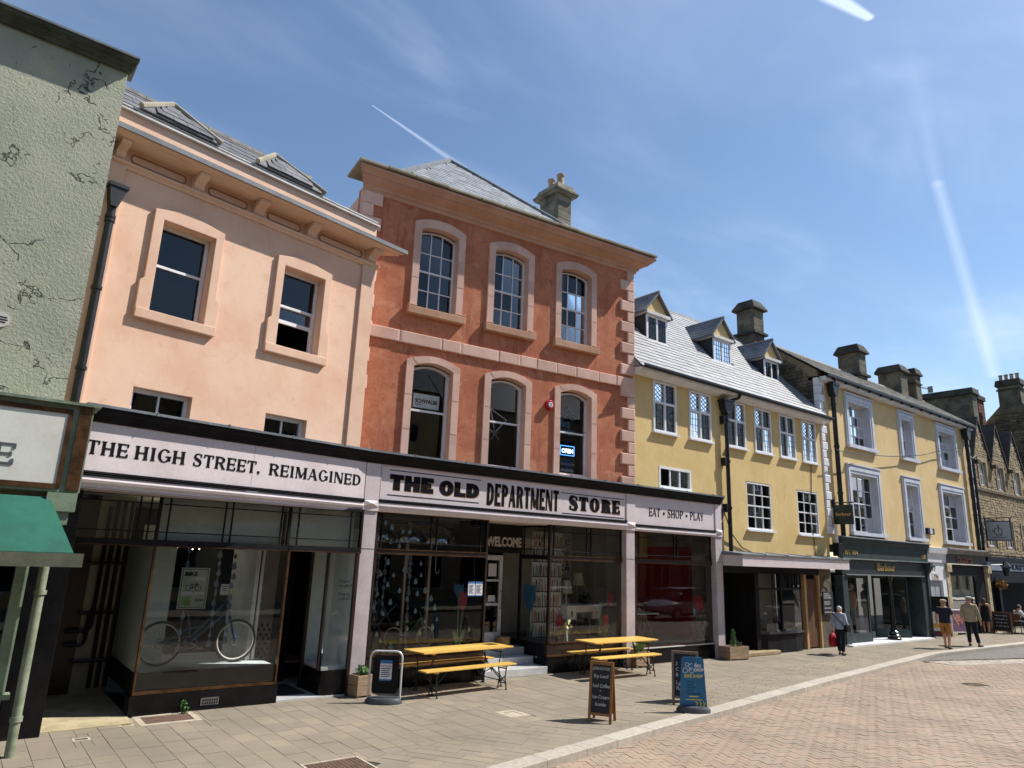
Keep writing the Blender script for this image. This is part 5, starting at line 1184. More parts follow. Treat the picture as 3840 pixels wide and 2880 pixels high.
for x in (20.35, 21.05, 21.35, 21.65, 21.95): m.box(x-.02, x+.02, -.125, -.09, 1.9, 2.34)
part(m, 'bay_bars', 'black', yc); part(MB().box(19.7, 22.25, .4, 2.5, .3, .5), 'bay_floor', 'palewood', yc); part(MB().box(20.9, 22.3, 1.0, 1.05, .5, 2.4), 'bay_back', mat('grey_linen', 'a9a59b', '99958b', 2, .8), yc); part(MB().box(19.4, 22.4, 2.5, 2.6, .3, 2.5), 'shop_back', 'dark', yc)
part(MB().box(22.38, 22.50, .0, .15, 0, 2.34).box(23.28, 23.36, .0, .15, 0, 2.34), 'door_frame', 'palewood', yc); dd_ = MB()
for i in range(6): dd_.box(22.51+i*.128, 22.51+i*.128+.122, .07, .12, .05, 2.2)
part(dd_, 'plank_door', 'oak', yc); part(MB().box(23.36, 24.12, .0, .2, 0, 2.55), 'stone_pier', 'rubble', yc)
mb_ = thing('menu_board', 'black hanging menu board with white writing beside the plank door', 'sign', (23.70, 12.70, 1.06)); part(MB().box(-.33, .33, -.03, 0, 0, .74), 'board', 'chalkboard', mb_); m = MB(); rg = random.Random(4)
for r_ in range(10):
    if r_ in (3, 6, 8): continue
    x = -.27
    while x < -.27+.3+rg.random()*.24: l = rg.uniform(.03, .08); m.box(x, x+l, -.034, -.03, .66-r_*.066, .685-r_*.066); x += l+.015
part(m, 'writing', 'chalk', mb_); part(MB().tube([(.25, -.015, .74), (.25, -.015, .98), (-.2, -.015, 1.2)], .012, 6), 'bracket', 'blackiron', mb_)
part(MB().box(18.15, 20.35, -.28, .22, 0, .11), 'doorstep', mat('worn_stone', 'a2906f', '8c7b5c', 3, .85, .3, 40, .2), yc, bevel=.02)
# goods in the cottage window
for i, (x, y, s, col) in enumerate(((20.15, 13.3, .26, 'c2a06c'), (20.6, 13.25, .22, 'b08c5c'))):
    b_ = tag(empty('wicker_basket', (x, y, .5)), ('larger pale wicker basket at the left of the cottage window', 'smaller tan wicker basket in the middle of the cottage window')[i], 'basket', 'baskets in the cottage window')
    part(MB().lathe([(s*.7, 0), (s*.85, s*.5), (s*.95, s*1.1), (s*.88, s*1.1), (s*.78, s*.5), (.01, .03)], n=18), 'body', mat('wicker_%d' % i, col, None, 9, .8, .6, 60, .2), b_); part(MB().torus((0, 0, s*1.1), s*.6, .015, 'x', 20, 6), 'handle', MATS['wicker_%d' % i], b_)
fk = thing('garden_fork', 'garden fork standing behind the right pane of the cottage window', 'garden fork', (21.75, 13.25, .5)); m = MB(); m.tube([(0, 0, .45), (0, 0, 1.35)], .018, 8); m.tube([(0, 0, 1.35), (-.07, 0, 1.48), (.07, 0, 1.48), (0, 0, 1.35)], .014, 6); part(m, 'shaft', 'oak', fk); m = MB()
for x in (-.1, -.033, .033, .1): m.tube([(x, 0, 0), (x, 0, .36)], .009, 6)
m.tube([(-.1, 0, .36), (0, 0, .42), (.1, 0, .36)], .011, 6); part(m, 'tines', 'blackiron', fk)
sp_ = thing('garden_spade', 'red-handled garden spade leaning in the cottage window', 'spade', (21.3, 13.25, .5)); part(MB().tube([(0, 0, .4), (-.05, 0, 1.4)], .018, 8), 'shaft', mat('red_handle', '8f3a30', None, 8, .5), sp_); part(MB().box(-.1, .1, -.006, .006, .02, .40), 'blade', 'blackiron', sp_)
chimney(yc, YWi, 24.62, 25.36, 15.55, 16.35, 11.2, 13.05, 'chim', (13.05, .42, .14, .20), 0, ((11.95, .10, .12),), .36)

# ------------------------------------------------------------------ pale ochre townhouse
th = thing('ochre_townhouse', 'pale ochre townhouse with white quoins and white moulded sash surrounds', 'house', (0, 12.75, 0))
UPW = [(26.02, 28.28, 7.12, 9.18, 4), (30.55, 32.05, 7.14, 9.18, 2), (34.33, 36.62, 7.14, 9.18, 3)]; LOW = [(25.80, 28.44, 3.84, 6.40, 4), (30.40, 32.10, 3.84, 6.38, 2), (34.05, 36.78, 3.84, 6.40, 3)]
hz = [(a+.28, b-.28, c+.08, d-.30) for a, b, c, d, n in UPW+LOW]
wall('wall', 'yellow2', th, 24.2, 38.15, 3.4, 9.52, hz, .34)
part(MB().box(24.22, 38.1, .5, 2.4, 3.4, 3.5).box(24.22, 38.1, 2.4, 6.5, 3.4, 9.4), 'building_body', 'yellow2', th)
for i, (a, b, c, d, n) in enumerate(UPW+LOW):
    o = [(a, c), (a, d), (b, d), (b, c)]; q = [(a+.26, c+.08), (a+.26, d-.28), (b-.26, d-.28), (b-.26, c+.08)]
    m = MB(); m.strip(o, q, -.05, 0); o2 = [(a+.07, c), (a+.07, d-.07), (b-.07, d-.07), (b-.07, c)]; q2 = [(a+.19, c+.08), (a+.19, d-.20), (b-.19, d-.20), (b-.19, c+.08)]; m.strip(o2, q2, -.075, -.052); m.strip(q, [(a+.29, c+.08), (a+.29, d-.31), (b-.29, d-.31), (b-.29, c+.08)], -.052, .35); m.box(a-.05, b+.05, -.14, .2, c-.05, c+.08); m.box(a-.03, b+.03, -.10, 0, d-.005, d+.05)
    su = part(m, 'surround', mat('blueish_white_paint', 'cfd2da', 'c0c4ce', 2.5, .5, .05, 60, .06), th)
    sash(th, a+.29, b-.29, c+.08, d-.31, .25, n, 4, (c+d)/2-.1, .06, .035, curtain=mat('net_curtain', 'a9b1b8', '8f979e', 4, .9) if i < 3 else None)
ms = []; z = 3.75; k = 0
while z < 9.4:
    w = .42 if k % 2 == 0 else .28; ms += [stone(24.12, 24.12+w, z+.004, z+.29, -.05+random.uniform(-.006, .006), .2), stone(38.18-w, 38.18, z+.004, z+.29, -.05+random.uniform(-.006, .006), .2)]; z += .30; k += 1
pieces('quoin', 'white', th, ms, 300, .08)
# rubble party wall above the cottage roof
RY, RZ2 = 1.90, 11.12; EY2, EZ2 = -.30, 9.55
m = MB(); m.add([(24.2, 0.0, 7.5), (24.2, 3.8, 7.5), (24.2, 3.8, 9.6), (24.2, RY, RZ2-.02), (24.2, 0, 9.74), (24.5, 0.0, 7.5), (24.5, 3.8, 7.5), (24.5, 3.8, 9.6), (24.5, RY, RZ2-.02), (24.5, 0, 9.74)], [(0, 1, 2, 3, 4), (9, 8, 7, 6, 5), (0, 4, 9, 5), (4, 3, 8, 9), (3, 2, 7, 8), (1, 6, 7, 2)]); pw = m.build('party_wall', 'mortar', th)
ms = []; z = 7.9; rg = random.Random(8)
while z < 11.0:
    h = rg.uniform(.08, .15); y = 0.02
    while y < 3.7:
        l = rg.uniform(.16, .42)
        if z+h < (9.5+(RZ2-9.55)*min(y, RY)/RY if y < RY else RZ2-(y-RY)*.72) and y+l < 3.8: ms.append(Matrix.Translation((24.2, y+l/2, z+h/2)) @ Matrix.Rotation(R(-90), 4, 'Z') @ FACE.to_4x4() @ Matrix.Diagonal((l-.015, h-.012, .09+rg.uniform(0, .05), 1)))
        y += l
    z += h
pieces('stone', 'rubble', pw, ms, 300, .10, 'stones_far', YWm)
# eaves, gutter, stone slate roof
part(MB().box(24.3, 38.2, -.28, 0, 9.36, 9.50).profile_u([(0, 9.33), (-.10, 9.33), (-.14, 9.37), (0, 9.37)], 24.3, 38.2), 'eaves_fascia', 'white', th); part(MB().profile_u([(-.28, 9.46), (-.36, 9.44), (-.40, 9.48), (-.40, 9.55), (-.37, 9.55), (-.36, 9.48), (-.29, 9.50)], 24.25, 38.3), 'gutter', 'blackiron', th); m = MB()
for i in range(15): m.box(24.7+i*.95, 24.74+i*.95, -.41, -.27, 9.40, 9.46)
part(m, 'gutter_bracket', 'blackiron', th)
m = MB(); m.add([(24.15, EY2, EZ2), (38.4, EY2, EZ2), (38.4, RY, RZ2), (24.15, RY, RZ2), (24.15, 4.1, EZ2), (38.4, 4.1, EZ2)], [(0, 1, 2, 3), (3, 2, 5, 4), (1, 5, 2)]); tr_ = m.build('roof', 'slate_stone', th); slates(tr_, 'stone_slate', 'slate_stone', (24.1, EY2-.08, EZ2+.0), (1, 0, 0), (0, RY-EY2, RZ2-EZ2), 14.3, math.hypot(RY-EY2, RZ2-EZ2), .24, .42, .022, 300, None, .04, 'stone_slates_far', YWm, .07); m = MB()
for i in range(34): m.cyl((24.1+i*.42, RY, RZ2), (24.1+i*.42+.41, RY, RZ2), .10, .10, 8)
part(m, 'ridge_tiles', 'rooftile_edge', tr_)
chimney(th, YWi, 30.70, 31.40, 14.2, 15.15, 10.4, 12.15, 'chim', (12.15, .40, .13, .16), 0, ((11.05, .10, .12),), .38)
chimney(th, YWi, 34.85, 35.60, 14.2, 15.25, 10.4, 12.05, 'chim', (12.05, .36, .12, .14), 0, (), .38); chimney(th, YWi, 36.45, 37.05, 14.15, 14.62, 10.2, 12.15, 'chim', (12.15, .36, .10, .10), 0, ((11.7, .05, .06),), .38)
# rainwater pipes and hoppers
for x in (24.95, 37.55):
    m = MB(); m.prism([(x-.22, 9.25), (x-.18, 9.0), (x-.08, 8.82), (x+.08, 8.82), (x+.18, 9.0), (x+.22, 9.25)], -.30, -.06); m.box(x-.25, x+.25, -.33, -.05, 9.24, 9.30); m.tube([(x-.1, -.36, 9.5), (x, -.2, 9.3)], .045, 8); m.cyl((x, -.15, 8.85), (x, -.15, 3.6), .085, .085, 12)
    for z in (8.5, 6.9, 5.2): m.cyl((x, -.15, z), (x, -.15, z+.08), .105, .105, 12)
    part(m, 'downpipe', 'blackiron', th)
cable(th, 'cable', [(24.5, -.35, 6.75), (27.0, -.2, 6.9), (31.0, -.15, 7.3), (34, -.15, 7.85), (37.2, -.15, 8.5)], .016, .06)
# shopfronts of the townhouse
GRN = mat('dark_green_grey_paint', '3c4747', '323c3d', 3, .6, .05, 50, .12, spec=.2); 
s1 = thing('clothes_shopfront', 'dark green grey clothes shopfront with gilt lettering below the townhouse', 'shopfront', (0, 12.75, 0))
part(MB().profile_u([(0, 2.97), (-.14, 2.97), (-.14, 3.40), (-.17, 3.42), (-.18, 3.50), (-.24, 3.55), (-.26, 3.64), (-.30, 3.66), (0, 3.70)], 24.72, 31.82), 'upper_fascia', GRN, s1); part(MB().profile_u([(0, 3.703), (-.32, 3.665), (-.32, 3.69), (0, 3.74)], 24.7, 31.84), 'lead_capping', 'lead', s1); part(MB().box(24.72, 31.7, -.22, -.0, 2.93, 2.965).box(24.95, 31.3, -.16, 0, 2.37, 2.41), 'fascia_rail', mat('grey_green_light', '7c8684', '6b7573', 3, .5), s1)
part(MB().box(24.74, 31.6, -.10, .15, 2.415, 2.925), 'fascia', mat('navy_grey_fascia', '2b3236', '24292d', 3, .45), s1); brass = mat('gilt', 'c2a36a', 'a5864e', 9, .4, .08, metal=.35)
label_text('Barbour', s1, brass, 27.35, 2.56, .38, -.115, 1.45, .012, .008); label_text('EST 1894', s1, brass, 24.95, 3.08, .24, -.15, .92, .008, .004); label_text('UK', s1, brass, 31.2, 3.08, .24, -.15, .42, .008, .004)
part(MB().box(24.74, 25.1, -.10, .2, 0, 2.37), 'pilaster', GRN, s1, bevel=.01); part(MB().box(31.2, 31.62, -.08, 1.6, 0, 2.95), 'side_wall', GRN, s1, bevel=.01); part(MB().box(31.62, 31.84, -.14, .1, 0, 2.5), 'pilaster', GRN, s1, bevel=.01); part(MB().profile_u([(.1, 2.5), (-.16, 2.5), (-.30, 2.78), (-.30, 2.95), (.1, 2.95)], 31.6, 31.86), 'console', GRN, s1)
part(MB().box(24.7, 31.3, -.32, 2.6, -.01, .05), 'pale_step', 'white', s1); part(MB().box(25.1, 31.2, 2.6, 2.7, 0, 2.4), 'shop_back_wall', 'dark', s1); part(MB().box(25.1, 31.2, .1, 2.6, 2.38, 2.42), 'shop_ceiling', 'dark', s1)
for a, b, v0, v1 in ((25.12, 26.9, .10, .10), (26.95, 28.35, .10, .9), (29.0, 30.2, .9, .10)):
    mt_ = Matrix.Translation((a, v0, 0)) @ Matrix.Rotation(math.atan2(v1-v0, b-a), 4, 'Z'); L = math.hypot(b-a, v1-v0); m = MB(); m.box(0, L, -.04, .04, .05, .36, mt_); m.box(0, .06, -.03, .03, .36, 2.36, mt_); m.box(L-.06, L, -.03, .03, .36, 2.36, mt_); m.box(0, L, -.03, .03, 2.26, 2.36, mt_); w_ = part(m, 'window', GRN, s1)
    part(MB().add([mt_ @ Vector(p) for p in ((.06, 0, .36), (L-.06, 0, .36), (L-.06, 0, 2.26), (.06, 0, 2.26))], [(0, 1, 2, 3)]), 'pane', 'glass', w_)
m = MB(); m.lathe([(.24, 0), (.24, .06), (.20, .10), (.22, .16), (.16, .22), (.17, .28), (.10, .34), (.085, .5), (.075, 2.1), (.12, 2.2), (.14, 2.36)], (28.65, .06, .05), 18); part(m, 'iron_column', mat('black_gloss_iron', '15171b', None, 5, .25), s1, smooth=True)
def mannequin(x, y, label, coat, trous, hat=None, z=.38):
    t = thing('mannequin', label, 'mannequin', (x, y, z), 0, 'dressed mannequins in the clothes shop'); ring = lambda rx, ry, zz: [(rx*math.cos(2*math.pi*i/12), ry*math.sin(2*math.pi*i/12), zz) for i in range(12)]
    part(MB().loft([ring(.10, .07, 0), ring(.15, .1, .35), ring(.17, .11, .72)]), 'trousers', trous, t, smooth=True); part(MB().loft([ring(.19, .13, .68), ring(.20, .13, .9), ring(.22, .13, 1.15), ring(.20, .11, 1.3), ring(.07, .06, 1.38)]).loft([[(p[0]*.28+.24, p[1]*.5, p[2]*.0+zz) for p in ring(.2, .13, 0)] for zz in (.72, 1.0, 1.28)]).loft([[(p[0]*.28-.24, p[1]*.5, zz) for p in ring(.2, .13, 0)] for zz in (.72, 1.0, 1.28)]), 'coat', coat, t, smooth=True); part(MB().ball((0, 0, 1.52), (.085, .1, .12)), 'head', 'offwhite' if not hat else coat, t, smooth=True)
    if hat: part(MB().lathe([(.15, 0), (.10, .02), (.09, .09), (.0, .10)], (0, 0, 1.58), 14), 'hat', hat, t)
navy, tan_, olive = mat('navy_cloth', '20242f', None, 9, .9), mat('tan_cloth', '9b7b5c', None, 9, .9), mat('olive_cloth', '5c5b45', None, 9, .9)
mannequin(25.75, 13.5, 'mannequin in dark jacket and flat cap at the left of the clothes shop', navy, tan_, olive); mannequin(27.3, 13.9, 'mannequin in checked coat in the middle of the clothes shop window', mat('check_cloth', '3a3d40', '6f7274', 26, .9), navy); mannequin(29.2, 14.6, 'mannequin in pink top behind the iron column', mat('pink_cloth', 'c99a8a', None, 9, .9), mat('pale_cloth', 'b9b4ac', None, 9, .9)); mannequin(29.9, 14.4, 'mannequin in olive coat right of the iron column', olive, navy)
part(MB().box(25.3, 26.6, .9, .95, .36, 1.3), 'display_panel', 'offwhite', s1)
s2 = thing('white_house_door', 'white doorway with house number between the two shops', 'doorway', (0, 12.75, 0)); part(MB().profile_u([(.1, 2.98), (-.10, 2.98), (-.12, 3.30), (-.2, 3.36), (-.24, 3.58), (.1, 3.62)], 31.86, 33.72), 'white_fascia', 'white', s2); part(MB().box(31.86, 32.05, -.05, .15, 0, 2.98).box(33.3, 33.72, -.05, .15, 0, 2.98).box(32.05, 33.3, -.05, .15, 2.25, 2.98), 'white_surround', 'white', s2); dr2 = part(MB().box(32.05, 33.3, .05, .10, 0, 2.25), 'door', mat('pale_grey_door', 'a9adb2', '9a9ea3', 2, .4), s2); m = MB()
for a, b in ((.2, 1.0), (1.15, 2.1)): m.box(32.2, 32.62, .04, .05, a, b); m.box(32.74, 33.15, .04, .05, a, b)
part(m, 'door_panel', MATS['pale_grey_door'], dr2); label_text('77', s2, 'black', 32.35, 2.62, .30, -.055, .36, bold=.006); part(MB().box(32.3, 32.95, -.062, -.05, 2.30, 2.54), 'number_plate', 'offwhite', s2); label_text('77a', s2, 'black', 32.45, 2.34, .2, -.065, .4, bold=.004)
s3 = thing('restaurant_shopfront', 'dark shopfront with cream pilasters at the right end of the townhouse', 'shopfront', (0, 12.75, 0)); cream = mat('weathered_cream', 'c9b78d', '8f8166', 3.5, .8, .2, 40, .2); part(MB().profile_u([(0, 3.38), (-.14, 3.38), (-.2, 3.42), (-.22, 3.5), (-.30, 3.56), (-.30, 3.62), (0, 3.66)], 33.74, 38.4), 'cornice', mat('grey_cornice', '8e8a88', '7c7876', 3, .6), s3); part(MB().box(33.74, 38.3, -.10, .1, 2.98, 3.375), 'fascia', mat('brown_black_fascia', '2e2828', '251f1f', 3, .5), s3)
label_text('TICOMS', s3, mat('rust_letter', '9b6a52', '7c4f3e', 8, .6), 34.9, 3.04, .34, -.115, 1.7, .01, .006); part(MB().box(33.74, 38.3, -.15, .1, 2.93, 2.975), 'fascia_rail', 'offwhite', s3)
for x in (33.3, 37.85): part(MB().box(x+.42, x+.78, -.08, .12, 0, 2.6).box(x+.36, x+.84, -.16, .12, 2.6, 2.93).box(x+.38, x+.82, -.11, .12, 0, .3), 'pilaster', cream, s3, bevel=.015)
part(MB().box(34.1, 38.2, .0, .12, 2.45, 2.93).box(34.1, 34.25, 0, .12, .9, 2.45).box(37.0, 38.2, 0, .12, 0, 2.45).box(34.1, 37.0, 0, .14, 0, .9), 'shop_frame', 'black', s3); part(MB().add([(34.25, .05, .9), (37.0, .05, .9), (37.0, .05, 2.45), (34.25, .05, 2.45)], [(0, 1, 2, 3)]), 'pane', 'glass', s3); part(MB().box(34.1, 37.2, 1.8, 1.9, .5, 2.6), 'window_back', mat('dim_sage_wall', '66706a', '59635d', 2, .8), s3); part(MB().box(34.1, 37.2, .2, 1.8, .5, .55), 'window_board', 'dark', s3)
# hanging signs
h1 = thing('hanging_shop_sign', 'square dark green hanging sign with gilt lettering on the white quoins', 'sign', (24.6, 12.37, 4.1)); part(MB().box(-.02, .02, -.35, .35, 0, .68), 'board', mat('bottle_green', '23302b', '1c2723', 4, .4), h1); part(MB().tube([(0, -.42, .76), (0, .38, .76)], .02, 8).tube([(0, -.25, .68), (0, -.25, .76)], .012, 6).tube([(0, .25, .68), (0, .25, .76)], .012, 6).box(-.06, .06, .32, .38, .62, .9), 'bracket', 'blackiron', h1); label_text('Barbour', h1, brass, -.28, .30, .16, 0, .56, .004, .004, mtx=Matrix.Translation((-.026, 0, 0)) @ Matrix.Rotation(R(-90), 4, 'Z'))
h2 = thing('hanging_pig_sign', 'pale grey hanging restaurant sign with line drawing on an iron bracket', 'sign', (39.3, 12.28, 4.2), R(-90)); part(MB().box(-.48, .48, -.02, .02, 0, .82).box(-.55, -.48, -.025, .025, -.06, 1.0).box(.48, .55, -.025, .025, -.06, 1.0).box(-.48, .48, -.025, .025, -.06, 0).box(-.48, .48, -.025, .025, .82, .88), 'frame', mat('slate_blue_frame', '4a5665', None, 6, .5), h2); part(MB().box(-.48, .48, -.03, -.021, 0, .82), 'panel', mat('pale_blue_panel', '9aa6ad', '8d99a1', 3, .5), h2); m = MB(); m.torus((-.02, -.035, .38), .17, .012, 'y', 24, 5); m.tube([(0, -.035, .38), (0, -.035, .62)], .016, 6); m.torus((0, -.035, .66), .04, .01, 'y', 14, 5); m.tube([(-.1, -.035, .25), (-.12, -.035, .18)], .012, 5); m.tube([(.1, -.035, .25), (.12, -.035, .18)], .012, 5); m.tube([(-.19, -.035, .42), (-.27, -.035, .36)], .012, 5); part(m, 'line_drawing', 'black', h2); m = MB()
for i in range(10): m.box(-.3+i*.06, -.26+i*.06, -.034, -.03, .08, .12)
part(m, 'small_lettering', 'black', h2); part(MB().tube([(-.62, 0, 1.02), (.6, 0, 1.02)], .022, 8).tube([(-.5, 0, .95), (-.5, 0, 1.02)], .014, 6).tube([(.5, 0, .95), (.5, 0, 1.02)], .014, 6), 'bracket', 'blackiron', h2)
ab = thing('alarm_box', 'small blue and white alarm box on the townhouse wall', 'alarm', (32.45, 12.72, 4.12)); part(MB().box(-.34, .34, -.12, 0, 0, .26), 'box', navy, ab, bevel=.02); part(MB().box(-.12, .02, -.125, -.12, .02, .24).box(.06, .12, -.125, -.12, .02, .24), 'stripe', 'white', ab)
bx = thing('meter_box', 'black electrical box and cables at the corner beside the clothes shop', 'box', (24.45, 12.6, 3.0)); part(MB().box(-.15, .15, -.12, .1, 0, .45), 'box', 'black', bx, bevel=.01); part(MB().tube([(0, 0, .45), (0, 0, 1.1)], .05, 8), 'duct', 'offwhite', bx)

# ------------------------------------------------------------------ stone house with three gables, and what stands behind
sh = thing('stone_gabled_house', 'honey stone house with three steep dormer gables at the right', 'house', (0, 12.9, 0)); SHm = Matrix.Translation((0, 12.9, 0)); SHi = SHm.inverted()
GX = [(38.95, 41.2, 10.26), (41.35, 43.6, 10.23), (43.75, 46.1, 10.2)]; winu = [(39.55, 40.6, 6.86, 8.1), (41.95, 43.0, 6.82, 8.06), (44.4, 45.45, 6.78, 8.05)]; winl = [(39.6, 40.9, 3.9, 5.3), (42.2, 43.4, 3.9, 5.3), (44.6, 45.8, 3.9, 5.2)]
wall('wall', 'mortar', sh, 38.2, 50.0, 3.3, 8.2, winu+winl, .25); m = MB()
for a, b, ap in GX: m.prism([(a, 8.2), (b, 8.2), ((a+b)/2, ap)], 0, .3)
part(m, 'gable', 'mortar', sh); part(MB().box(38.2, 50, .4, 7, 3.3, 8.2), 'building_body', 'rubble', sh)
ms = []; z = 3.5; rg = random.Random(12)
while z < 10.2:
    h = rg.uniform(.10, .17); u = 38.25
    while u < 49.8:
        l = rg.uniform(.2, .5); cu, cz = u+l/2, z+h/2
        ok = z+h < 8.25 or any(a+(cz-8.2)*(b-a)/2/(ap-8.2)+l/2 < cu < b-(cz-8.2)*(b-a)/2/(ap-8.2)-l/2 for a, b, ap in GX)
        if ok and not any(p-.1 < cu+l/2 and cu-l/2 < q+.1 and r-.05 < cz < s_+.05 for p, q, r, s_ in winu+winl): ms.append(stone(u, u+l-.014, z, z+h-.012, -.02-rg.uniform(0, .02), .12))
        u += l
    z += h
pieces('stone', 'cotswold', sh, ms, 300, .10, 'stones_far', SHm)
part(MB().box(38.2, 50, -.10, .0, 6.56, 6.68), 'string_course', 'rubble', sh)
for a, b, ap in GX:
    mid = (a+b)/2; m = MB()
    for s_ in (-1, 1): x0 = mid+s_*((b-a)/2+.1); m.add([(x0, -.08, 8.05), (mid, -.08, ap+.12), (mid, 4.0, ap+.12), (x0, 4.0, 8.05), (x0, -.08, 7.92), (mid, -.08, ap-.02), (mid, 4.0, ap-.02), (x0, 4.0, 7.92)], [(0, 1, 2, 3), (4, 7, 6, 5), (0, 4, 5, 1), (0, 3, 7, 4)])
    part(m, 'gable_roof', mat('dark_stone_slate', '4a4640', '38352f', 3, .9, .5, 30, .2), sh); part(MB().box(a-.22, a+.18, -.3, .1, 7.85, 8.02), 'kneeler', 'rubble', sh)
for a, b, c, d in winu+winl:
    w_ = sash(sh, a+.08, b-.08, c, d-.05, .1, 3, 2, None, .06, .05); MB().strip([(a-.1, c), (a-.1, d+.12), (b+.1, d+.12), (b+.1, c)], [(a+.07, c), (a+.07, d-.05), (b-.07, d-.05), (b-.07, c)], -.04, .1).build('stone_surround', 'cotswold', w_)
part(MB().cyl((38.5, -.15, 3.4), (38.5, -.15, 8.0), .07, .07, 10).tube([(38.5, -.15, 8.0), (38.9, -.2, 8.2)], .06, 8), 'downpipe', 'blackiron', sh)
m = MB(); m.add([(38.2, .3, 8.2), (50, .3, 8.2), (50, 4.0, 11.0), (38.2, 4.0, 11.0), (38.2, 8, 8), (50, 8, 8)], [(0, 1, 2, 3), (3, 2, 5, 4)]); part(m, 'roof', MATS['dark_stone_slate'], sh)
blk = mat('blue_black_paint', '1b222c', '161c25', 3, .7, spec=.15); part(MB().box(38.35, 38.75, -.1, .3, 0, 3.4).box(38.75, 48, -.12, .1, 2.2, 2.75).box(38.75, 48, -.2, .2, 3.18, 3.4).box(40.2, 40.45, -.05, .2, 0, 2.2).box(38.75, 48, 1.2, 1.3, 0, 2.2), 'shopfront', blk, sh); part(MB().box(38.78, 48, -.14, .1, 2.76, 3.17), 'sign_band', mat('blue_grey_sign', '8b97a8', '7c8899', 3, .5), sh); label_text('FIURST', sh, blk, 41.6, 2.84, .32, -.15, 2.2, .006, .01)
part(MB().tube([(40.0, -.5, 3.05), (39.2, -.14, 3.0)], .02, 6).lathe([(.04, 0), (.2, .0), (.24, .02), (.14, .14), (.04, .26), (.03, .3)], (40.0, -.5, 2.95), 6).lathe([(.10, 0), (.19, .42), (.17, .42), (.09, 0)], (40.0, -.5, 2.52), 6), 'lantern', 'blackiron', sh)
chimney(sh, SHi, 45.2, 45.9, 14.6, 17.6, 9.5, 12.75, 'chim', (12.75, .38, .14, .08), 0, (), .55)
bs_ = thing('brick_chimney_stack', 'dark red brick chimney stack with crown of pots behind the gables', 'chimney', (0, 0, 0)); chimney(bs_, I4, 53.6, 54.7, 17.0, 18.4, 8, 14.2, 'brick', (14.2, .30, .10, .0), 4, (), .22, 'stack')
bh = thing('tall_stone_house', 'tall rubble stone gable end with four-pot chimney at the far right', 'house', (0, 0, 0)); GX0 = 55.0
m = MB(); m.add([(GX0, 12.9, 0), (GX0, 17.9, 0), (GX0, 17.9, 12.0), (GX0, 15.5, 14.5), (GX0, 12.9, 12.0), (72, 12.9, 0), (72, 17.9, 0), (72, 17.9, 12.0), (72, 15.5, 14.5), (72, 12.9, 12.0)], [(0, 1, 2, 3, 4), (9, 8, 7, 6, 5), (0, 4, 9, 5), (4, 3, 8, 9), (3, 2, 7, 8)]); bw = m.build('wall', 'mortar', bh)
ms = []; z = 8.0; rg = random.Random(21)
while z < 14.4:
    h = rg.uniform(.13, .22); y = 12.92
    while y < 17.8:
        l = rg.uniform(.3, .6); top_ = min(12.0+2.5*(y-12.9)/2.6, 14.5-(y+l-15.5)*1.04)
        if z+h < top_-.04: ms.append(Matrix.Translation((GX0-.02, y+l/2, z+h/2)) @ Matrix.Rotation(R(-90), 4, 'Z') @ FACE.to_4x4() @ Matrix.Diagonal((l-.02, h-.02, .12+rg.uniform(0, .05), 1)))
        y += l
    z += h
pieces('stone', 'rubble', bw, ms, 300, .10, 'stones_far')
chimney(bh, I4, GX0-.1, GX0+.75, 14.85, 16.15, 13.2, 15.15, 'chim', (15.15, .42, .12, .06), 4, ((14.85, .07, .08),), .5)
an = thing('aerial', 'small television aerial on the townhouse roof', 'aerial', (37.4, 14.4, 10.7)); m = MB(); m.tube([(0, 0, 0), (0, 0, 1.1)], .02, 6); m.tube([(0, 0, 1.05), (.9, -.2, 1.0)], .014, 6)
for i in range(6): m.tube([(.2+i*.13, -.05-i*.03-.14, 1.03), (.2+i*.13, -.05-i*.03+.14, 1.03)], .008, 5)
m.box(.86, .9, -.32, -.08, .85, 1.18); part(m, 'mast_and_rods', 'galv', an)

# ------------------------------------------------------------------ things on the pavement
def trestle_leg(par, x, w, h, name='leg'):
    """folding steel leg frame of a beer set: two splayed legs, foot bar and cross braces"""
    m = MB(); r = .014
    m.tube([(x, -w*.42, h), (x-.03*(1 if x > 0 else -1)*0, -w*.30, h*.5), (x, -w*.46, 0)], r, 6); m.tube([(x, w*.42, h), (x, w*.30, h*.5), (x, w*.46, 0)], r, 6)
    m.box(x-.018, x+.018, -w*.5, -w*.40, 0, .02); m.box(x-.018, x+.018, w*.40, w*.5, 0, .02)
    m.tube([(x, -w*.44, .12), (x, w*.44, .12)], r*.8, 6); m.tube([(x, -w*.40, h*.93), (x, w*.40, h*.93)], r, 6)
    m.tube([(x, -w*.35, h*.62), (x, w*.35, h*.30)], r*.7, 6); m.tube([(x, w*.35, h*.62), (x, -w*.35, h*.30)], r*.7, 6)
    s = -1 if x > 0 else 1; m.tube([(x, 0, h*.35), (x+s*.30, 0, h*.97)], r*.8, 6)
    return part(m, name, 'benchleg', par)
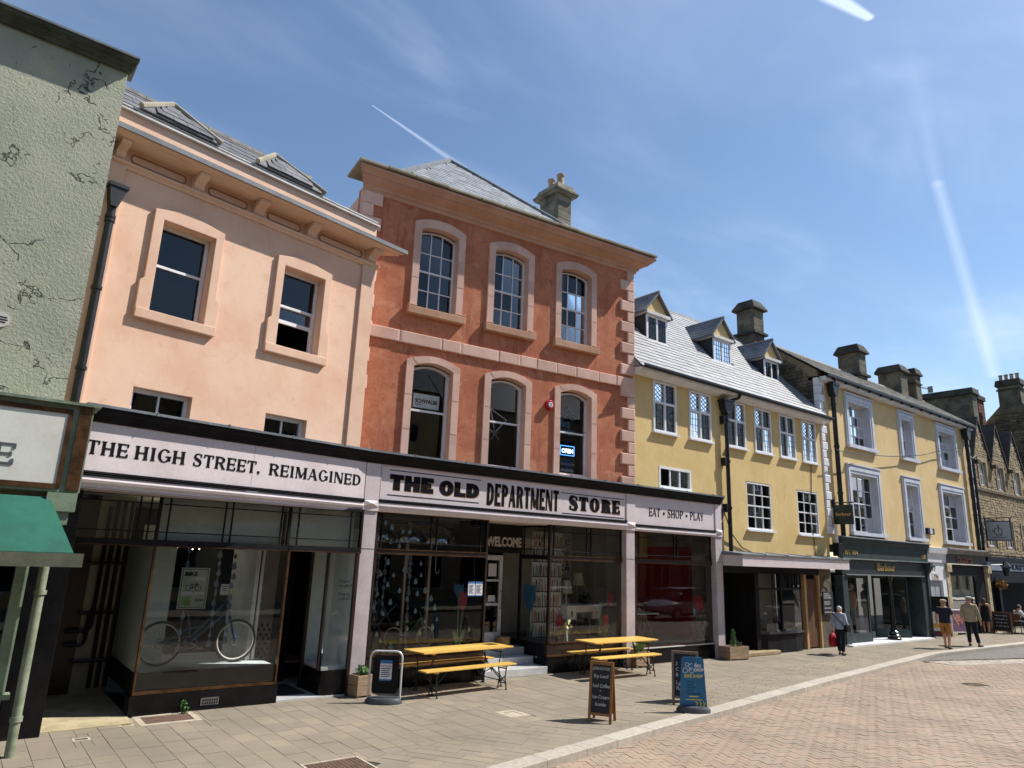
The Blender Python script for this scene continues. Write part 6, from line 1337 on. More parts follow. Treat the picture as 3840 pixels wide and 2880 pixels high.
def beer_piece(name, label, cat, loc, rz, L, W, h, group, plate=False):
    t = thing(name, label, cat, (loc[0], loc[1], 0), rz, group); n = 3 if W > .4 else 1; pw = W/n
    for i in range(n): part(MB().box(-L/2, L/2, -W/2+i*pw+.002, -W/2+(i+1)*pw-.002, h-.028, h), 'plank', 'beer', t, bevel=.005)
    part(MB().box(-L*.38-.03, -L*.38+.03, -W*.44, W*.44, h-.055, h-.029).box(L*.38-.03, L*.38+.03, -W*.44, W*.44, h-.055, h-.029), 'batten', 'beer', t)
    for s in (-1, 1): trestle_leg(t, s*L*.38, W*.95 if W > .4 else W*1.05, h-.055)
    if plate: part(MB().box(L*.5-.40, L*.5-.12, -.02, .22, h+.0005, h+.004), 'dark_plaque', mat('brass_dark', '6b5a2e', None, 8, .4, metal=.3), t)
    return t
beer_piece('beer_table', 'yellow wooden beer table in front of the raindrop window', 'table', (8.42, 12.26), R(5), 2.3, .68, .77, 'beer tables', True)
beer_piece('beer_bench', 'front yellow bench of the set by the raindrop window', 'bench', (8.33, 11.78), R(4), 2.25, .27, .48, 'beer benches')
beer_piece('beer_bench', 'rear yellow bench between table and raindrop window', 'bench', (8.40, 12.62), R(4), 2.25, .25, .48, 'beer benches')
beer_piece('beer_table', 'yellow wooden beer table right of the store steps', 'table', (12.78, 12.08), R(-1), 2.1, .68, .77, 'beer tables')
beer_piece('beer_bench', 'front yellow bench of the set right of the steps', 'bench', (12.60, 11.60), R(-1), 2.05, .27, .48, 'beer benches')
beer_piece('beer_bench', 'rear yellow bench of the set right of the steps', 'bench', (12.74, 12.58), R(0), 2.05, .25, .48, 'beer benches')
def leaves(m, c, r, n, size, rg, flat_=.6):
    for i in range(n):
        d = Vector((rg.gauss(0, 1), rg.gauss(0, 1), rg.gauss(0, 1)*flat_)).normalized(); p = Vector(c)+d*r*rg.uniform(.45, 1.0); a = d.orthogonal().normalized(); a.rotate(Matrix.Rotation(rg.uniform(0, 6.28), 3, d)); b = d.cross(a); s = size*rg.uniform(.6, 1.2); tip = p+a*s+d*s*.25
        m.add([p, p+a*s*.5+b*s*.3+d*.1*s, tip, p+a*s*.5-b*s*.3+d*.1*s], [(0, 1, 2, 3)])
    return m
leafm = mat('leaf_green', '4f7a34', '34562a', 14, .55, .1, 60, .2, .25); leafd = mat('leaf_olive', '62743a', '47592c', 14, .6, .1, 60, .2, .25)
def planter(loc, rz, w, l, h, label, plant):
    t = thing('wooden_planter', label, 'planter', (loc[0], loc[1], 0), rz, 'wooden planters'); n = 2; ph = (h-.03)/n
    for k in range(n):
        z0, z1 = .03+k*ph+.002, .03+(k+1)*ph-.003
        for a in ((-w/2, w/2, -l/2, -l/2+.025), (-w/2, w/2, l/2-.025, l/2), (-w/2, -w/2+.025, -l/2+.025, l/2-.025), (w/2-.025, w/2, -l/2+.025, l/2-.025)): part(MB().box(a[0], a[1], a[2], a[3], z0, z1), 'plank', 'planter', t, bevel=.003)
    part(MB().box(-w/2+.03, w/2-.03, -l/2+.03, l/2-.03, .03, h-.05), 'soil', mat('soil', '3a2d22', '2b2119', 12, .95, .6, 40, .2), t); part(MB().box(-w/2+.02, -w/2+.1, -l/2+.02, l/2-.02, 0, .03).box(w/2-.1, w/2-.02, -l/2+.02, l/2-.02, 0, .03), 'foot', 'planter', t)
    p = thing('potted_plant', plant[0], 'plant', (loc[0], loc[1], h-.05), rz); rg = random.Random(plant[1]); kind = plant[2]
    if kind == 'low': part(leaves(leaves(MB(), (.02, 0, .10), .13, 150, .06, rg), (.1, .05, .08), .09, 70, .05, rg), 'foliage', leafm, p); part(MB().tube([(0, 0, 0), (.02, 0, .1)], .012, 5), 'stem', leafd, p)
    elif kind == 'cone':
        m = MB()
        for i in range(10): z = .06+i*.045; leaves(m, (0, 0, z), .13*(1-i/11.5)+.015, 60, .035, rg)
        part(m, 'foliage', leafm, p); part(MB().tube([(0, 0, 0), (0, 0, .4)], .015, 5), 'trunk', 'oak', p); part(leaves(MB(), (.22, 0, .1), .07, 60, .04, rg), 'grey_foliage', mat('grey_leaf', '4f5557', '3a3f41', 14, .7), p)
    else:
        m = MB()
        for i in range(26):
            a = rg.uniform(0, 6.28); lean = rg.uniform(.05, .25); h_ = rg.uniform(.25, .5); b0 = Vector((rg.uniform(-.1, .1), rg.uniform(-.08, .08), 0)); wv = Vector((-math.sin(a), math.cos(a), 0))*rg.uniform(.015, .028); dr_ = Vector((math.cos(a), math.sin(a), 0)); m.add([b0-wv*.5, b0+wv*.5, b0+dr_*lean*.4+wv+Vector((0, 0, h_*.55)), b0+dr_*lean*.4-wv+Vector((0, 0, h_*.55)), b0+dr_*lean+Vector((0, 0, h_))], [(0, 1, 2, 3), (3, 2, 4)])
        part(m, 'strap_leaves', mat('pale_leaf', '8fa05a', '6f8445', 14, .6, .1, 60, .2, .25), p)
planter((6.36, 12.46), R(8), .34, .34, .38, 'weathered wooden planter at the foot of the left column', ('low bright green plant in the planter by the left column', 3, 'low'))
planter((14.12, 12.62), R(0), .50, .30, .38, 'wooden planter behind the right beer table', ('pale strap-leaved plant behind the right beer table', 5, 'strap'))
planter((17.86, 12.42), R(-6), .78, .42, .36, 'large wooden planter box beside the cottage doorway', ('small clipped cone shrub in the planter by the cottage doorway', 8, 'cone'))
# swing sign with rounded steel frame
ss = thing('swing_sign', 'white tubular swing sign with black panel beside the left planter', 'sign', (6.46, 11.72, 0), R(-33)); W_ = .28
def rounded(w, z0, z1, r, n=6):
    P = [(-w, 0, z0)]
    for i in range(n+1): a = math.pi-math.pi/2*i/n; P.append((-w+r+r*math.cos(a), 0, z1-r+r*math.sin(a)))
    for i in range(n+1): a = math.pi/2-math.pi/2*i/n; P.append((w-r+r*math.cos(a), 0, z1-r+r*math.sin(a)))
    return P+[(w, 0, z0)]
part(MB().tube(rounded(W_, .04, .86, .11), .018, 10), 'frame', mat('white_steel', 'd9dadb', None, 6, .35, metal=.2), ss, smooth=True)
def slab(w, z0, z1, r, y0, y1, n=6):
    P = []
    for cx, cz, a0 in ((w-r, z0+r, -90), (w-r, z1-r, 0), (-w+r, z1-r, 90), (-w+r, z0+r, 180)):
        for i in range(n+1): a = R(a0+90*i/n); P.append((cx+r*math.cos(a), cz+r*math.sin(a)))
    return MB().prism(P, y0, y1)
part(slab(.225, .16, .79, .05, -.012, .012), 'panel', 'black', ss); part(MB().tube([(-.12, 0, .78), (-.12, 0, .85)], .010, 6).tube([(.12, 0, .78), (.12, 0, .85)], .010, 6), 'hook', 'blackiron', ss)
m = MB(); n = 20; m.loft([[(.33*math.cos(2*math.pi*i/n)*f, .20*math.sin(2*math.pi*i/n)*f, z) for i in range(n)] for f, z in ((1, 0), (1, .04), (.86, .09), (.6, .10))]); part(m, 'base', mat('dark_plastic', '4b4e52', '3c3f43', 5, .5), ss, smooth=True)
pp = part(MB().box(-.10, .11, -.016, -.0125, .37, .71), 'notice', mat('notice_paper', 'dfe3ea', None, 5, .7), ss); part(MB().box(-.10, .11, -.0175, -.0162, .655, .71).box(-.10, .11, -.0175, -.0162, .37, .395), 'blue_band', mat('notice_blue', '3b76b5', None, 5, .6), pp); label_text('Running Club', pp, mat('notice_red', 'a03238', None, 5, .6), -.085, .60, .04, -.0172, .18); m = MB()
for i in range(5): m.box(-.08+.01*(i % 2), .09-.012*(i % 3), -.0174, -.0163, .565-i*.032, .577-i*.032)
part(m, 'print', 'black', pp)
# chalkboards
def aboard(loc, rz, w, h, depth, label, wood, lines, group='chalkboards', thick=.022):
    t = thing('chalkboard', label, 'sign', (loc[0], loc[1], 0), rz, group); a = math.atan2(depth/2, h)
    for s in (-1, 1):
        mt_ = Matrix.Translation((0, 0, h)) @ Matrix.Rotation(-a, 4, 'X') if s == 1 else Matrix.Translation((0, 0, h)) @ Matrix.Rotation(math.pi, 4, 'Z') @ Matrix.Rotation(-a, 4, 'X')
        L = math.hypot(h, depth/2)
        fr = MB(); f = .045; fr.box(-w/2, -w/2+f, -thick, 0, -L, 0, mt_); fr.box(w/2-f, w/2, -thick, 0, -L, 0, mt_); fr.box(-w/2+f, w/2-f, -thick, 0, -f*1.1, 0, mt_); fr.box(-w/2+f, w/2-f, -thick, 0, -L*.84-f, -L*.84, mt_)
        leaf = part(fr, 'frame', wood, t, bevel=.004); b_ = MB().box(-w/2+f, w/2-f, -thick*.7, -thick*.3, -L*.84, -f*1.1, mt_); pan = part(b_, 'panel', 'chalkboard' if s == 1 else wood, leaf)
        if s == 1:
            for txt, u, z, size, wd, sh_ in lines: label_text(txt, leaf, 'chalk', u, z, size, -thick*.7-.001, wd, .0006, .0006, sh_, mtx=mt_)
    part(MB().box(-w/2, w/2, -.02, .02, h-.004, h+.006), 'hinge_rail', wood, t)
    return t
aboard((8.96, 8.82), R(-60), .40, .92, .30, 'brown framed chalkboard advertising iced coffee near the kerb', 'board', [('JOIN US FOR', -.145, -.13, .065, .29, 0), ('Buy Local!', -.13, -.25, .075, .25, .1), ('Iced Coffee', -.145, -.40, .08, .29, .1), ('+', -.02, -.47, .05, None, 0), ('Ice-Cream', -.145, -.57, .075, .29, .1), ('Inside', -.09, -.68, .075, .18, .1)])
aboard((11.52, 9.12), R(-50), .50, .92, .52, 'grey framed chalkboard half hidden behind the blue sign', 'board2', [('S', -.18, -.26, .09, None, .1), ('C', -.18, -.36, .09, None, .1), ('B', -.18, -.46, .09, None, .1), ('Lg', -.18, -.60, .10, None, .1), ('Ra', -.18, -.70, .10, None, .1)])
bl = thing('blue_bike_sign', 'blue rounded bicycle shop pavement sign standing on the kerb', 'sign', (10.95, 8.50, 0), R(-38)); bluep = mat('sign_board_blue', '2a6f9b', '246188', 3, .4, .03, 40, .06); yl = mat('sign_yellow', 'd9cf6a', None, 6, .5)
P = []
for cx, cz, r_, a0 in ((.245-.01, .10+.01, .01, -90), (.20-.06, .93-.06, .06, 0), (-.20+.06, .93-.06, .06, 90), (-.245+.01, .10+.01, .01, 180)):
    for i in range(7): a = R(a0+90*i/6); P.append((cx+r_*math.cos(a), cz+r_*math.sin(a)))
bp_ = part(MB().prism(P, -.012, .012), 'panel', bluep, bl); m = MB(); n = 20; m.loft([[(.31*math.cos(2*math.pi*i/n)*f, .17*math.sin(2*math.pi*i/n)*f, z) for i in range(n)] for f, z in ((1, 0), (1, .05), (.85, .10), (.5, .115))]); part(m, 'base', MATS['dark_plastic'], bl, smooth=True)
m = MB(); m.torus((-.135, -.014, .70), .042, .005, 'y', 20, 5); m.torus((-.02, -.014, .70), .042, .005, 'y', 20, 5); m.torus((-.10, -.014, .80), .032, .005, 'y', 18, 5); m.tube([(-.07, -.014, .79), (-.03, -.014, .82), (.0, -.014, .81)], .005, 5); m.tube([(-.07, -.014, .77), (-.05, -.014, .73), (-.09, -.014, .69)], .005, 5); m.tube([(-.06, -.014, .75), (-.02, -.014, .70)], .005, 5); part(m, 'bicycle_logo', 'white', bl)
label_text('THE', bl, 'white', .03, .815, .028, -.013); label_text('BIKE\nDROP', bl, 'white', .03, .76, .068, -.013, .165, bold=.002); label_text('BIKE SHOP', bl, yl, -.155, .585, .07, -.013, .33, bold=.0025)
dkb = mat('sign_dark_blue', '173a57', None, 6, .5)
for i, (tx, wd) in enumerate((('- Servicing', .15), ('- Repairs', .13), ('- Accessories', .18), ('- New and', .14), ('  Refurbished Bikes', .25))): label_text(tx, bl, dkb, -.13, .50-i*.05, .04, -.013, wd)
m = MB(); m.box(-.07, .09, -.0135, -.012, .255, .275); m.box(-.13, .155, -.0135, -.012, .205, .22); part(m, 'small_print', yl, bl); m = MB()
for i in range(3): x = .03+i*.065; m.add([(x, -.0135, .185), (x+.03, -.0135, .185), (x+.06, -.0135, .145), (x+.03, -.0135, .145)], [(0, 1, 2, 3)]); m.add([(x+.03, -.0135, .145), (x+.06, -.0135, .145), (x+.03, -.0135, .105), (x, -.0135, .105)], [(0, 1, 2, 3)])
part(m, 'chevron', yl, bl)
# weed at the foot of the plinth
wd_ = thing('weed', 'small green weed growing at the foot of the black plinth', 'plant', (3.36, 12.50, 0)); part(leaves(leaves(MB(), (0, 0, .05), .07, 60, .05, random.Random(4)), (-.02, 0, .14), .045, 30, .04, random.Random(6)), 'leaves', leafm, wd_); part(MB().tube([(0, 0, 0), (-.02, 0, .14)], .005, 5), 'stem', leafd, wd_)

# ------------------------------------------------------------------ shop window displays
bk = thing('blue_bicycle', 'blue step-through bicycle with white-walled tyres in the left window', 'bicycle', (0, 13.10, .625)); bcol = mat('bike_blue', '3d5f78', '34536a', 5, .35)
X0, X1, RW = 2.98, 4.20, .335
for x, nm in ((X0, 'rear'), (X1, 'front')):
    wh = part(MB().torus((x, 0, RW+.022), RW, .024, 'y', 40, 8), 'wheel', 'blackiron', bk, smooth=True); part(MB().torus((x, 0, RW+.022), RW-.026, .017, 'y', 40, 8), 'white_wall', 'offwhite', wh, smooth=True); m = MB()
    for i in range(18): a = 2*math.pi*i/18; m.tube([(x, (-.02 if i % 2 else .02), RW+.022), (x+(RW-.03)*math.cos(a), 0, RW+.022+(RW-.03)*math.sin(a))], .0022, 4)
    m.cyl((x, -.04, RW+.022), (x, .04, RW+.022), .022, .022, 12); m.torus((x, -.03, RW+.022), .075, .006, 'y', 20, 5); part(m, 'spokes', 'galv', wh)
RAx, FAx = Vector((X0, 0, RW+.022)), Vector((X1, 0, RW+.022)); BB, ST, HT, HB, MT = Vector((3.45, 0, .36)), Vector((3.37, 0, .80)), Vector((3.98, 0, 1.02)), Vector((4.03, 0, .86)), Vector((3.41, 0, .58))
part(MB().tube([HT, BB+Vector((-.02, 0, .06))], .021, 10).tube([HB, BB], .023, 10).tube([BB, ST], .018, 10).tube([HT+Vector((-.02, 0, .05)), HB], .024, 10).tube([BB+Vector((0, -.03, 0)), RAx+Vector((0, -.05, 0))], .013, 8).tube([BB+Vector((0, .03, 0)), RAx+Vector((0, .05, 0))], .013, 8).tube([MT, RAx+Vector((0, -.05, 0))], .010, 8).tube([MT, RAx+Vector((0, .05, 0))], .010, 8).tube([MT, Vector((3.66, 0, .60))], .012, 8), 'frame', bcol, bk, smooth=True)
part(MB().tube([HB+Vector((0, -.045, -.02)), Vector((4.10, -.045, .62)), FAx+Vector((0, -.045, 0))], .013, 8).tube([HB+Vector((0, .045, -.02)), Vector((4.10, .045, .62)), FAx+Vector((0, .045, 0))], .013, 8), 'fork', bcol, bk, smooth=True); part(MB().tube([HT, Vector((3.95, 0, 1.12)), Vector((3.94, 0, 1.14))], .014, 8).tube([(3.80, -.30, 1.16), (3.90, -.24, 1.15), (3.94, 0, 1.14), (3.90, .24, 1.15), (3.80, .30, 1.16)], .012, 8), 'handlebar', 'blackiron', bk); part(MB().loft([[(3.36+f*math.cos(2*math.pi*i/12)*.13, math.sin(2*math.pi*i/12)*.07*f, z) for i in range(12)] for f, z in ((.7, .86), (1, .89), (.9, .92), (.4, .93))]), 'saddle', 'black', bk, smooth=True)
m = MB(); m.torus((3.45, -.05, .36), .095, .006, 'y', 24, 5); m.tube([(3.45, -.07, .36), (3.58, -.075, .27)], .010, 6); m.tube([(3.45, .07, .36), (3.32, .075, .45)], .010, 6); m.box(3.54, 3.64, -.12, -.06, .26, .28); m.tube([(3.45, -.05, .455), (X0, -.05, .44)], .005, 4); m.tube([(3.45, -.05, .265), (X0, -.05, .32)], .005, 4); part(m, 'chainset', 'galv', bk)
# posters
bh_ = thing('bike_hire_poster', 'framed BIKE HIRE poster hanging in the bicycle window', 'poster', (3.30, 12.74, 1.55)); pap = mat('pale_green_paper', 'c3cbb8', 'b5bfa9', 3, .7); part(MB().box(-.225, .225, 0, .006, 0, .66), 'sheet', pap, bh_); part(MB().strip([(-.205, .02), (.205, .02), (.205, .64), (-.205, .64)], [(-.197, .028), (.197, .028), (.197, .632), (-.197, .632)], -.002, 0, True), 'border', 'black', bh_)
label_text('BIKE', bh_, 'black', -.17, .53, .085, -.003, .20, bold=.004); label_text('HIRE', bh_, 'white', -.06, .455, .085, -.003, .22, bold=.004); m = MB(); m.torus((-.09, -.003, .335), .045, .005, 'y', 18, 5); m.torus((.07, -.003, .335), .045, .005, 'y', 18, 5); m.tube([(-.09, -.003, .335), (-.02, -.003, .33), (.05, -.003, .40), (-.04, -.003, .39), (-.02, -.003, .33)], .008, 5); m.tube([(.05, -.003, .41), (.07, -.003, .335)], .006, 5); part(m, 'bicycle_drawing', 'black', bh_); m = MB(); m.box(-.18, -.01, -.002, 0, .235, .265); m.box(.02, .18, -.002, 0, .235, .265); part(m, 'caption_strip', 'white', bh_); label_text('Hi-bike', bh_, 'black', .03, .12, .07, -.003, .14, shear=.3); part(MB().prism([(-.18, .05), (-.02, .05), (-.02, .2), (-.18, .2)], -.002, 0), 'photo', mat('poster_green', '9dbb82', '7b9c66', 9, .7), bh_)
sn = thing('small_notice', 'small white notice hanging beside the bicycle poster', 'notice', (3.80, 12.72, 1.77)); part(MB().box(-.07, .07, 0, .004, 0, .18), 'card', 'white', sn); m = MB()
for i in range(3): m.box(-.045, .03+.01*i, -.002, 0, .14-i*.035, .15-i*.035)
part(m, 'print', 'black', sn)
for i, (x, lb) in enumerate(((9.02, 'left information sheet stuck on the store window by the door'), (9.22, 'right blue-headed information sheet on the store window by the door'))):
    t = thing('info_sheet', lb, 'notice', (x, 12.83, 1.72), 0, 'information sheets by the door'); part(MB().box(-.09, .09, 0, .003, 0, .30), 'paper', 'white', t); part(MB().box(-.09, .09, -.002, 0, .26, .30).box(-.09, .09, -.002, 0, 0, .02), 'blue_band', MATS['notice_blue'], t); m = MB()
    for k in range(7): m.box(-.07, .06-.02*(k % 3), -.002, 0, .22-k*.027, .233-k*.027)
    part(m, 'print', MATS['sign_dark_blue'], t)
# raindrops: stickers on the glass and strings of drops hanging inside
def drop_poly(h, n=14):
    P = []
    for i in range(n): a = 2*math.pi*i/n; r = h*.32; P.append((r*math.sin(a)*(1-.55*max(0, math.cos(a))**1.2 if math.cos(a) > 0 else 1), (h*.62*math.cos(a) if math.cos(a) > 0 else r*math.cos(a))))
    return P[::-1]
dsky = mat('raindrop_blue', 'a9cbd8', '9bbfce', 5, .5); dgrey = mat('raindrop_grey', '8796ab', '76869c', 5, .6)
DROPS = [(6.84, 3.15), (6.99, 3.06), (7.25, 2.99), (7.41, 2.99), (6.88, 2.87), (6.99, 2.78), (7.34, 2.83), (7.19, 2.69), (6.96, 2.37), (7.34, 2.23), (7.73, 2.36), (7.75, 2.13), (6.82, 2.14), (7.11, 2.12), (6.99, 1.94), (7.27, 1.82), (7.87, 1.82), (6.78, 1.76), (7.08, 1.6), (7.46, 1.66), (7.69, 1.76), (8.03, 1.66), (7.95, 1.56), (8.13, 1.48), (6.94, 1.38), (7.67, 1.42), (7.28, 1.19), (7.51, 1.09), (7.92, 1.22), (8.1, 1.09), (7.8, 1.0), (6.83, 1.0), (6.92, .88), (7.16, .77), (8.2, 1.25), (9.03, 1.02), (7.63, 2.0), (6.72, 1.51)]
rg = random.Random(1)
for x, z in DROPS:
    h = rg.choice((.10, .12, .14)); o = MB().prism(drop_poly(h), -.002, .002).build('raindrop_sticker', dsky); o.location = (x, G2+.012, z); tag(o, 'pale blue raindrop sticker on the store window', 'sticker', 'raindrop stickers')
GARL = [((3.72, 12.95), 2.52, .9, .62), ((3.98, 12.95), 2.52, .95, .60), ((3.20, 12.95), 2.52, 2.2, .2), ((3.25, 13.0), 1.5, .85, .3), ((6.98, 13.3), 2.5, 1.2, .6), ((7.62, 13.1), 2.5, .66, .85), ((7.30, 13.6), 2.5, 1.3, .5)]
GL_ = ['string of grey raindrops hanging left of the small notice', 'string of grey raindrops hanging right of the small notice', 'short string of raindrops above the bicycle poster', 'string of raindrops hanging below the bicycle poster', 'left string of grey raindrops in the store window', 'longest string of grey raindrops in the store window', 'rear string of grey raindrops in the store window']
for ((x, y), zt, zb, dens), lb in zip(GARL, GL_):
    t = thing('raindrop_garland', lb, 'garland', (x, y, zb), 0, 'raindrop garlands'); part(MB().tube([(0, 0, 0), (0, 0, zt-zb)], .003, 4), 'string', 'offwhite', t); z = 0
    while z < zt-zb-.06:
        o = part(MB().prism(drop_poly(rg.choice((.10, .12, .14))), -.002, .002), 'raindrop', dgrey, t); o.location = (rg.uniform(-.01, .01), 0, z+.05); o.rotation_euler = (0, 0, rg.uniform(-.7, .7)); z += rg.uniform(.12, .2)/(.45+dens)
clear = glass_mat('clear_plastic', (.80, .82, .82), 4.0, .03, 3)
for i, (x, y) in enumerate(((6.95, 13.35), (7.75, 13.45), (8.55, 13.6))):
    t = thing('clear_umbrella', ('left', 'middle', 'right')[i]+' of three clear dome umbrellas hanging in the store window', 'umbrella', (x, y, 2.15), 0, 'clear dome umbrellas'); n = 16; rings = []
    for k in range(8): a = k/7*math.pi/2*.98; rings.append([(.42*math.cos(a)*math.cos(2*math.pi*q/n), .42*math.cos(a)*math.sin(2*math.pi*q/n), .62+.42*math.sin(a)) for q in range(n)])
    part(MB().loft(rings, False), 'canopy', clear, t, smooth=True); m = MB()
    for q in range(8): a = 2*math.pi*q/8; m.tube([(.42*math.cos(b)*math.cos(a), .42*math.cos(b)*math.sin(a), .62+.42*math.sin(b)) for b in (0, .4, .8, 1.2, 1.55)], .004, 4)
    part(m, 'ribs', 'offwhite', t); part(MB().tube([(0, 0, 1.12), (0, 0, .1), (.01, 0, .03), (.05, 0, 0), (.09, 0, .03), (.10, 0, .08)], .009, 6), 'stick', 'white', t)
# painted flowers on the glass
def tulip(x, z, h, w, col, sc, label, y=G2+.012, stem='7fae98'):
    t = thing('flower_decal', label, 'sticker', (x, y, 0), 0, 'flower decals'); P = [(-w*.15, z-h*.5), (w*.15, z-h*.5), (w*.5, z-h*.05), (w*.42, z+h*.5), (w*.18, z+h*.32), (0, z+h*.5), (-w*.2, z+h*.32), (-w*.45, z+h*.5), (-w*.5, z-h*.05)]
    part(MB().prism(P, -.002, .002), 'petals', mat('decal_'+col, col, None, 6, .6), t); part(MB().tube([(0, 0, z-h*.5), (sc*.3, 0, z*.6+.3), (sc, 0, .70)], .014, 4), 'stem', mat('decal_stem_'+stem, stem, None, 6, .6), t); part(MB().prism([(sc, .70), (sc+.10, .86), (sc+.13, 1.06), (sc+.04, .90)], -.0015, .0015).prism([(sc, .70), (sc-.03, .90), (sc-.12, 1.02), (sc-.10, .84)], -.0015, .0015), 'leaf', MATS['decal_stem_'+stem], t)
tulip(8.83, 1.62, .42, .22, 'c2505e', -.04, 'red tulip decal on the store window left of the door'); tulip(8.72, 1.84, .30, .26, '3a78a6', .02, 'blue flower decal behind the red tulip by the door', G2+.02)
tulip(11.62, 1.12, .40, .22, 'b03a58', .0, 'crimson tulip decal at the left of the right store window', G2+.012, '8d9a80'); tulip(13.0, 1.42, .26, .10, '79b7cf', .04, 'slim pale blue bud decal in the right store window', G2+.012, '9aa86a'); tulip(13.18, 1.12, .28, .17, 'c9453f', -.02, 'small red tulip decal in the right store window', G2+.012, 'a3ad72'); tulip(13.36, 1.62, .36, .20, 'c0455e', .02, 'tall pink tulip decal at the right of the store window', G2+.012, '3c4438')
tulip(16.90, 1.50, .42, .42, 'b8343a', -.06, 'large red poppy decal at the right of the last window', G2+.012, '4a5240'); tulip(17.10, 1.36, .26, .20, 'ad2f3f', -.03, 'small red flower decal beside the large poppy', G2+.016, '56604a'); tulip(16.72, 1.26, .20, .10, 'a8cfe0', -.02, 'pale blue bud decal below the large poppy', G2+.014, '4f5a48')
dm = Matrix.Translation((10.85, 13.42, 0))
tl = thing('flower_decal', 'large teal tulip decal on the lobby side glass', 'sticker', (11.22, 13.5, 0), R(-88), 'flower decals'); part(MB().prism([(-.05, 1.32), (.06, 1.32), (.22, 1.62), (.20, 1.92), (-.20, 1.92), (-.22, 1.62)], -.002, .002), 'petals', mat('decal_teal', '2f5f78', None, 6, .6), tl); part(MB().tube([(0, 0, 1.32), (-.05, 0, .7)], .016, 4).tube([(0, 0, 1.1), (.10, 0, .7)], .012, 4), 'stem', mat('decal_stem_teal', '3e5248', None, 6, .6), tl)
fl = thing('flower_decal', 'cream bell flower decal in the corner of the right store window', 'sticker', (11.85, G2+.013, 0), 0, 'flower decals'); part(leaves(MB(), (0, 0, 1.02), .12, 40, .10, random.Random(3), .4), 'petals', mat('decal_cream', 'd8d0a0', None, 6, .7), fl); part(MB().tube([(0, 0, .98), (.03, 0, .68)], .02, 4).tube([(-.06, 0, .98), (-.05, 0, .68)], .016, 4).tube([(.07, 0, .95), (.09, 0, .68)], .016, 4), 'stem', mat('decal_stem_pale', 'b9c8b4', None, 6, .6), fl)
# bookshelf mural panel, lamps, dressing table
bs2 = thing('bookcase_panel', 'tall panel painted as a bookcase in the right store window', 'panel', (11.86, 13.62, .66), R(-6)); part(MB().box(-.45, .45, 0, .03, 0, 2.55), 'board', 'offwhite', bs2); rg = random.Random(17); cols = [mat('book_%d' % i, c, None, 8, .8) for i, c in enumerate(('8d3b46', 'a9a08c', '2f2f33', 'b78b6c', '5c7f86', 'c9bfae'))]
bm_ = [MB() for _ in cols]; sh_m = MB()
for k in range(7):
    z0 = .03+k*.36; sh_m.box(-.45, .45, -.004, 0, z0-.02, z0); x = -.43
    while x < .41:
        w_ = rg.uniform(.018, .035); tl_ = rg.uniform(-.04, .04); h_ = rg.uniform(.22, .31); b_ = rg.choice(bm_); b_.prism([(x, z0), (x+w_, z0), (x+w_+tl_, z0+h_), (x+tl_, z0+h_)], -.004-rg.uniform(0, .003), 0); x += w_+rg.uniform(.008, .03)
part(sh_m, 'painted_shelf', 'black', bs2)
for b_, c_ in zip(bm_, cols): part(b_, 'painted_books', c_, bs2)
cp = thing('patterned_panel', 'pale panel with black squiggle pattern behind the dressing table', 'panel', (13.12, 14.5, .66)); part(MB().box(-.35, .35, 0, .03, 0, 2.6), 'board', 'lilac_dark', cp); m = MB(); rg = random.Random(23)
for i in range(70):
    x, z, a = rg.uniform(-.3, .3), rg.uniform(.05, 2.5), rg.uniform(0, 6.28); q = [(x+.05*t*math.cos(a+t*.8), -.004, z+.05*t*math.sin(a+t*.8)) for t in range(4)]; m.tube(q, .012, 4)
part(m, 'squiggle', 'black', cp)
def table_lamp(loc, h, r, label, name='table_lamp'):
    t = thing(name, label, 'lamp', loc); part(MB().lathe([(.10, 0), (.09, .02), (.02, .05), (.018, h), (.01, h)], n=14), 'base', 'offwhite', t, smooth=True); m = MB(); n = 24; rr = lambda f, z: [(r*f*(1+.04*(i % 2))*math.cos(2*math.pi*i/n), r*f*(1+.04*(i % 2))*math.sin(2*math.pi*i/n), z) for i in range(n)]; m.loft([rr(1, h-.02), rr(.62, h+.30)], False); part(m, 'lamp_shade', mat('pleated_shade', 'c9c2b2', 'aaa290', 20, .8), t)
table_lamp((13.45, 14.2, .66), 1.25, .20, 'standard lamp with pleated shade behind the dressing table', 'standard_lamp'); table_lamp((12.55, 13.65, 1.44), .30, .16, 'small white table lamp on the dressing table')
dk = thing('dressing_table', 'white curved-leg dressing table in the right store window', 'table', (12.95, 13.6, .66)); dk.scale = (1, 1, 1.22); part(MB().box(-.62, .62, -.24, .24, .60, .64), 'top', 'white', dk, bevel=.01); part(MB().box(-.60, -.28, -.22, .22, .36, .60).box(.28, .60, -.22, .22, .36, .60).box(-.28, .28, -.22, .22, .50, .60), 'drawer_case', 'white', dk, bevel=.01)
for sx in (-1, 1):
    for sy in (-1, 1): part(MB().tube([(sx*.54, sy*.18, .38), (sx*.60, sy*.2, .22), (sx*.55, sy*.18, .06), (sx*.60, sy*.2, 0)], .024, 6), 'leg', 'white', dk)
part(MB().box(-.46, -.42, -.228, -.22, .42, .53).ball((.44, -.23, .5), .014, 6, 4), 'drawer_pull', 'black', dk); part(leaves(MB(), (.15, 0, .80), .16, 60, .12, random.Random(9)), 'dark_plant', mat('dark_leaf', '2c3a2c', None, 9, .6), thing('house_plant', 'dark spiky house plant on the dressing table', 'plant', (13.05, 13.6, .78)))
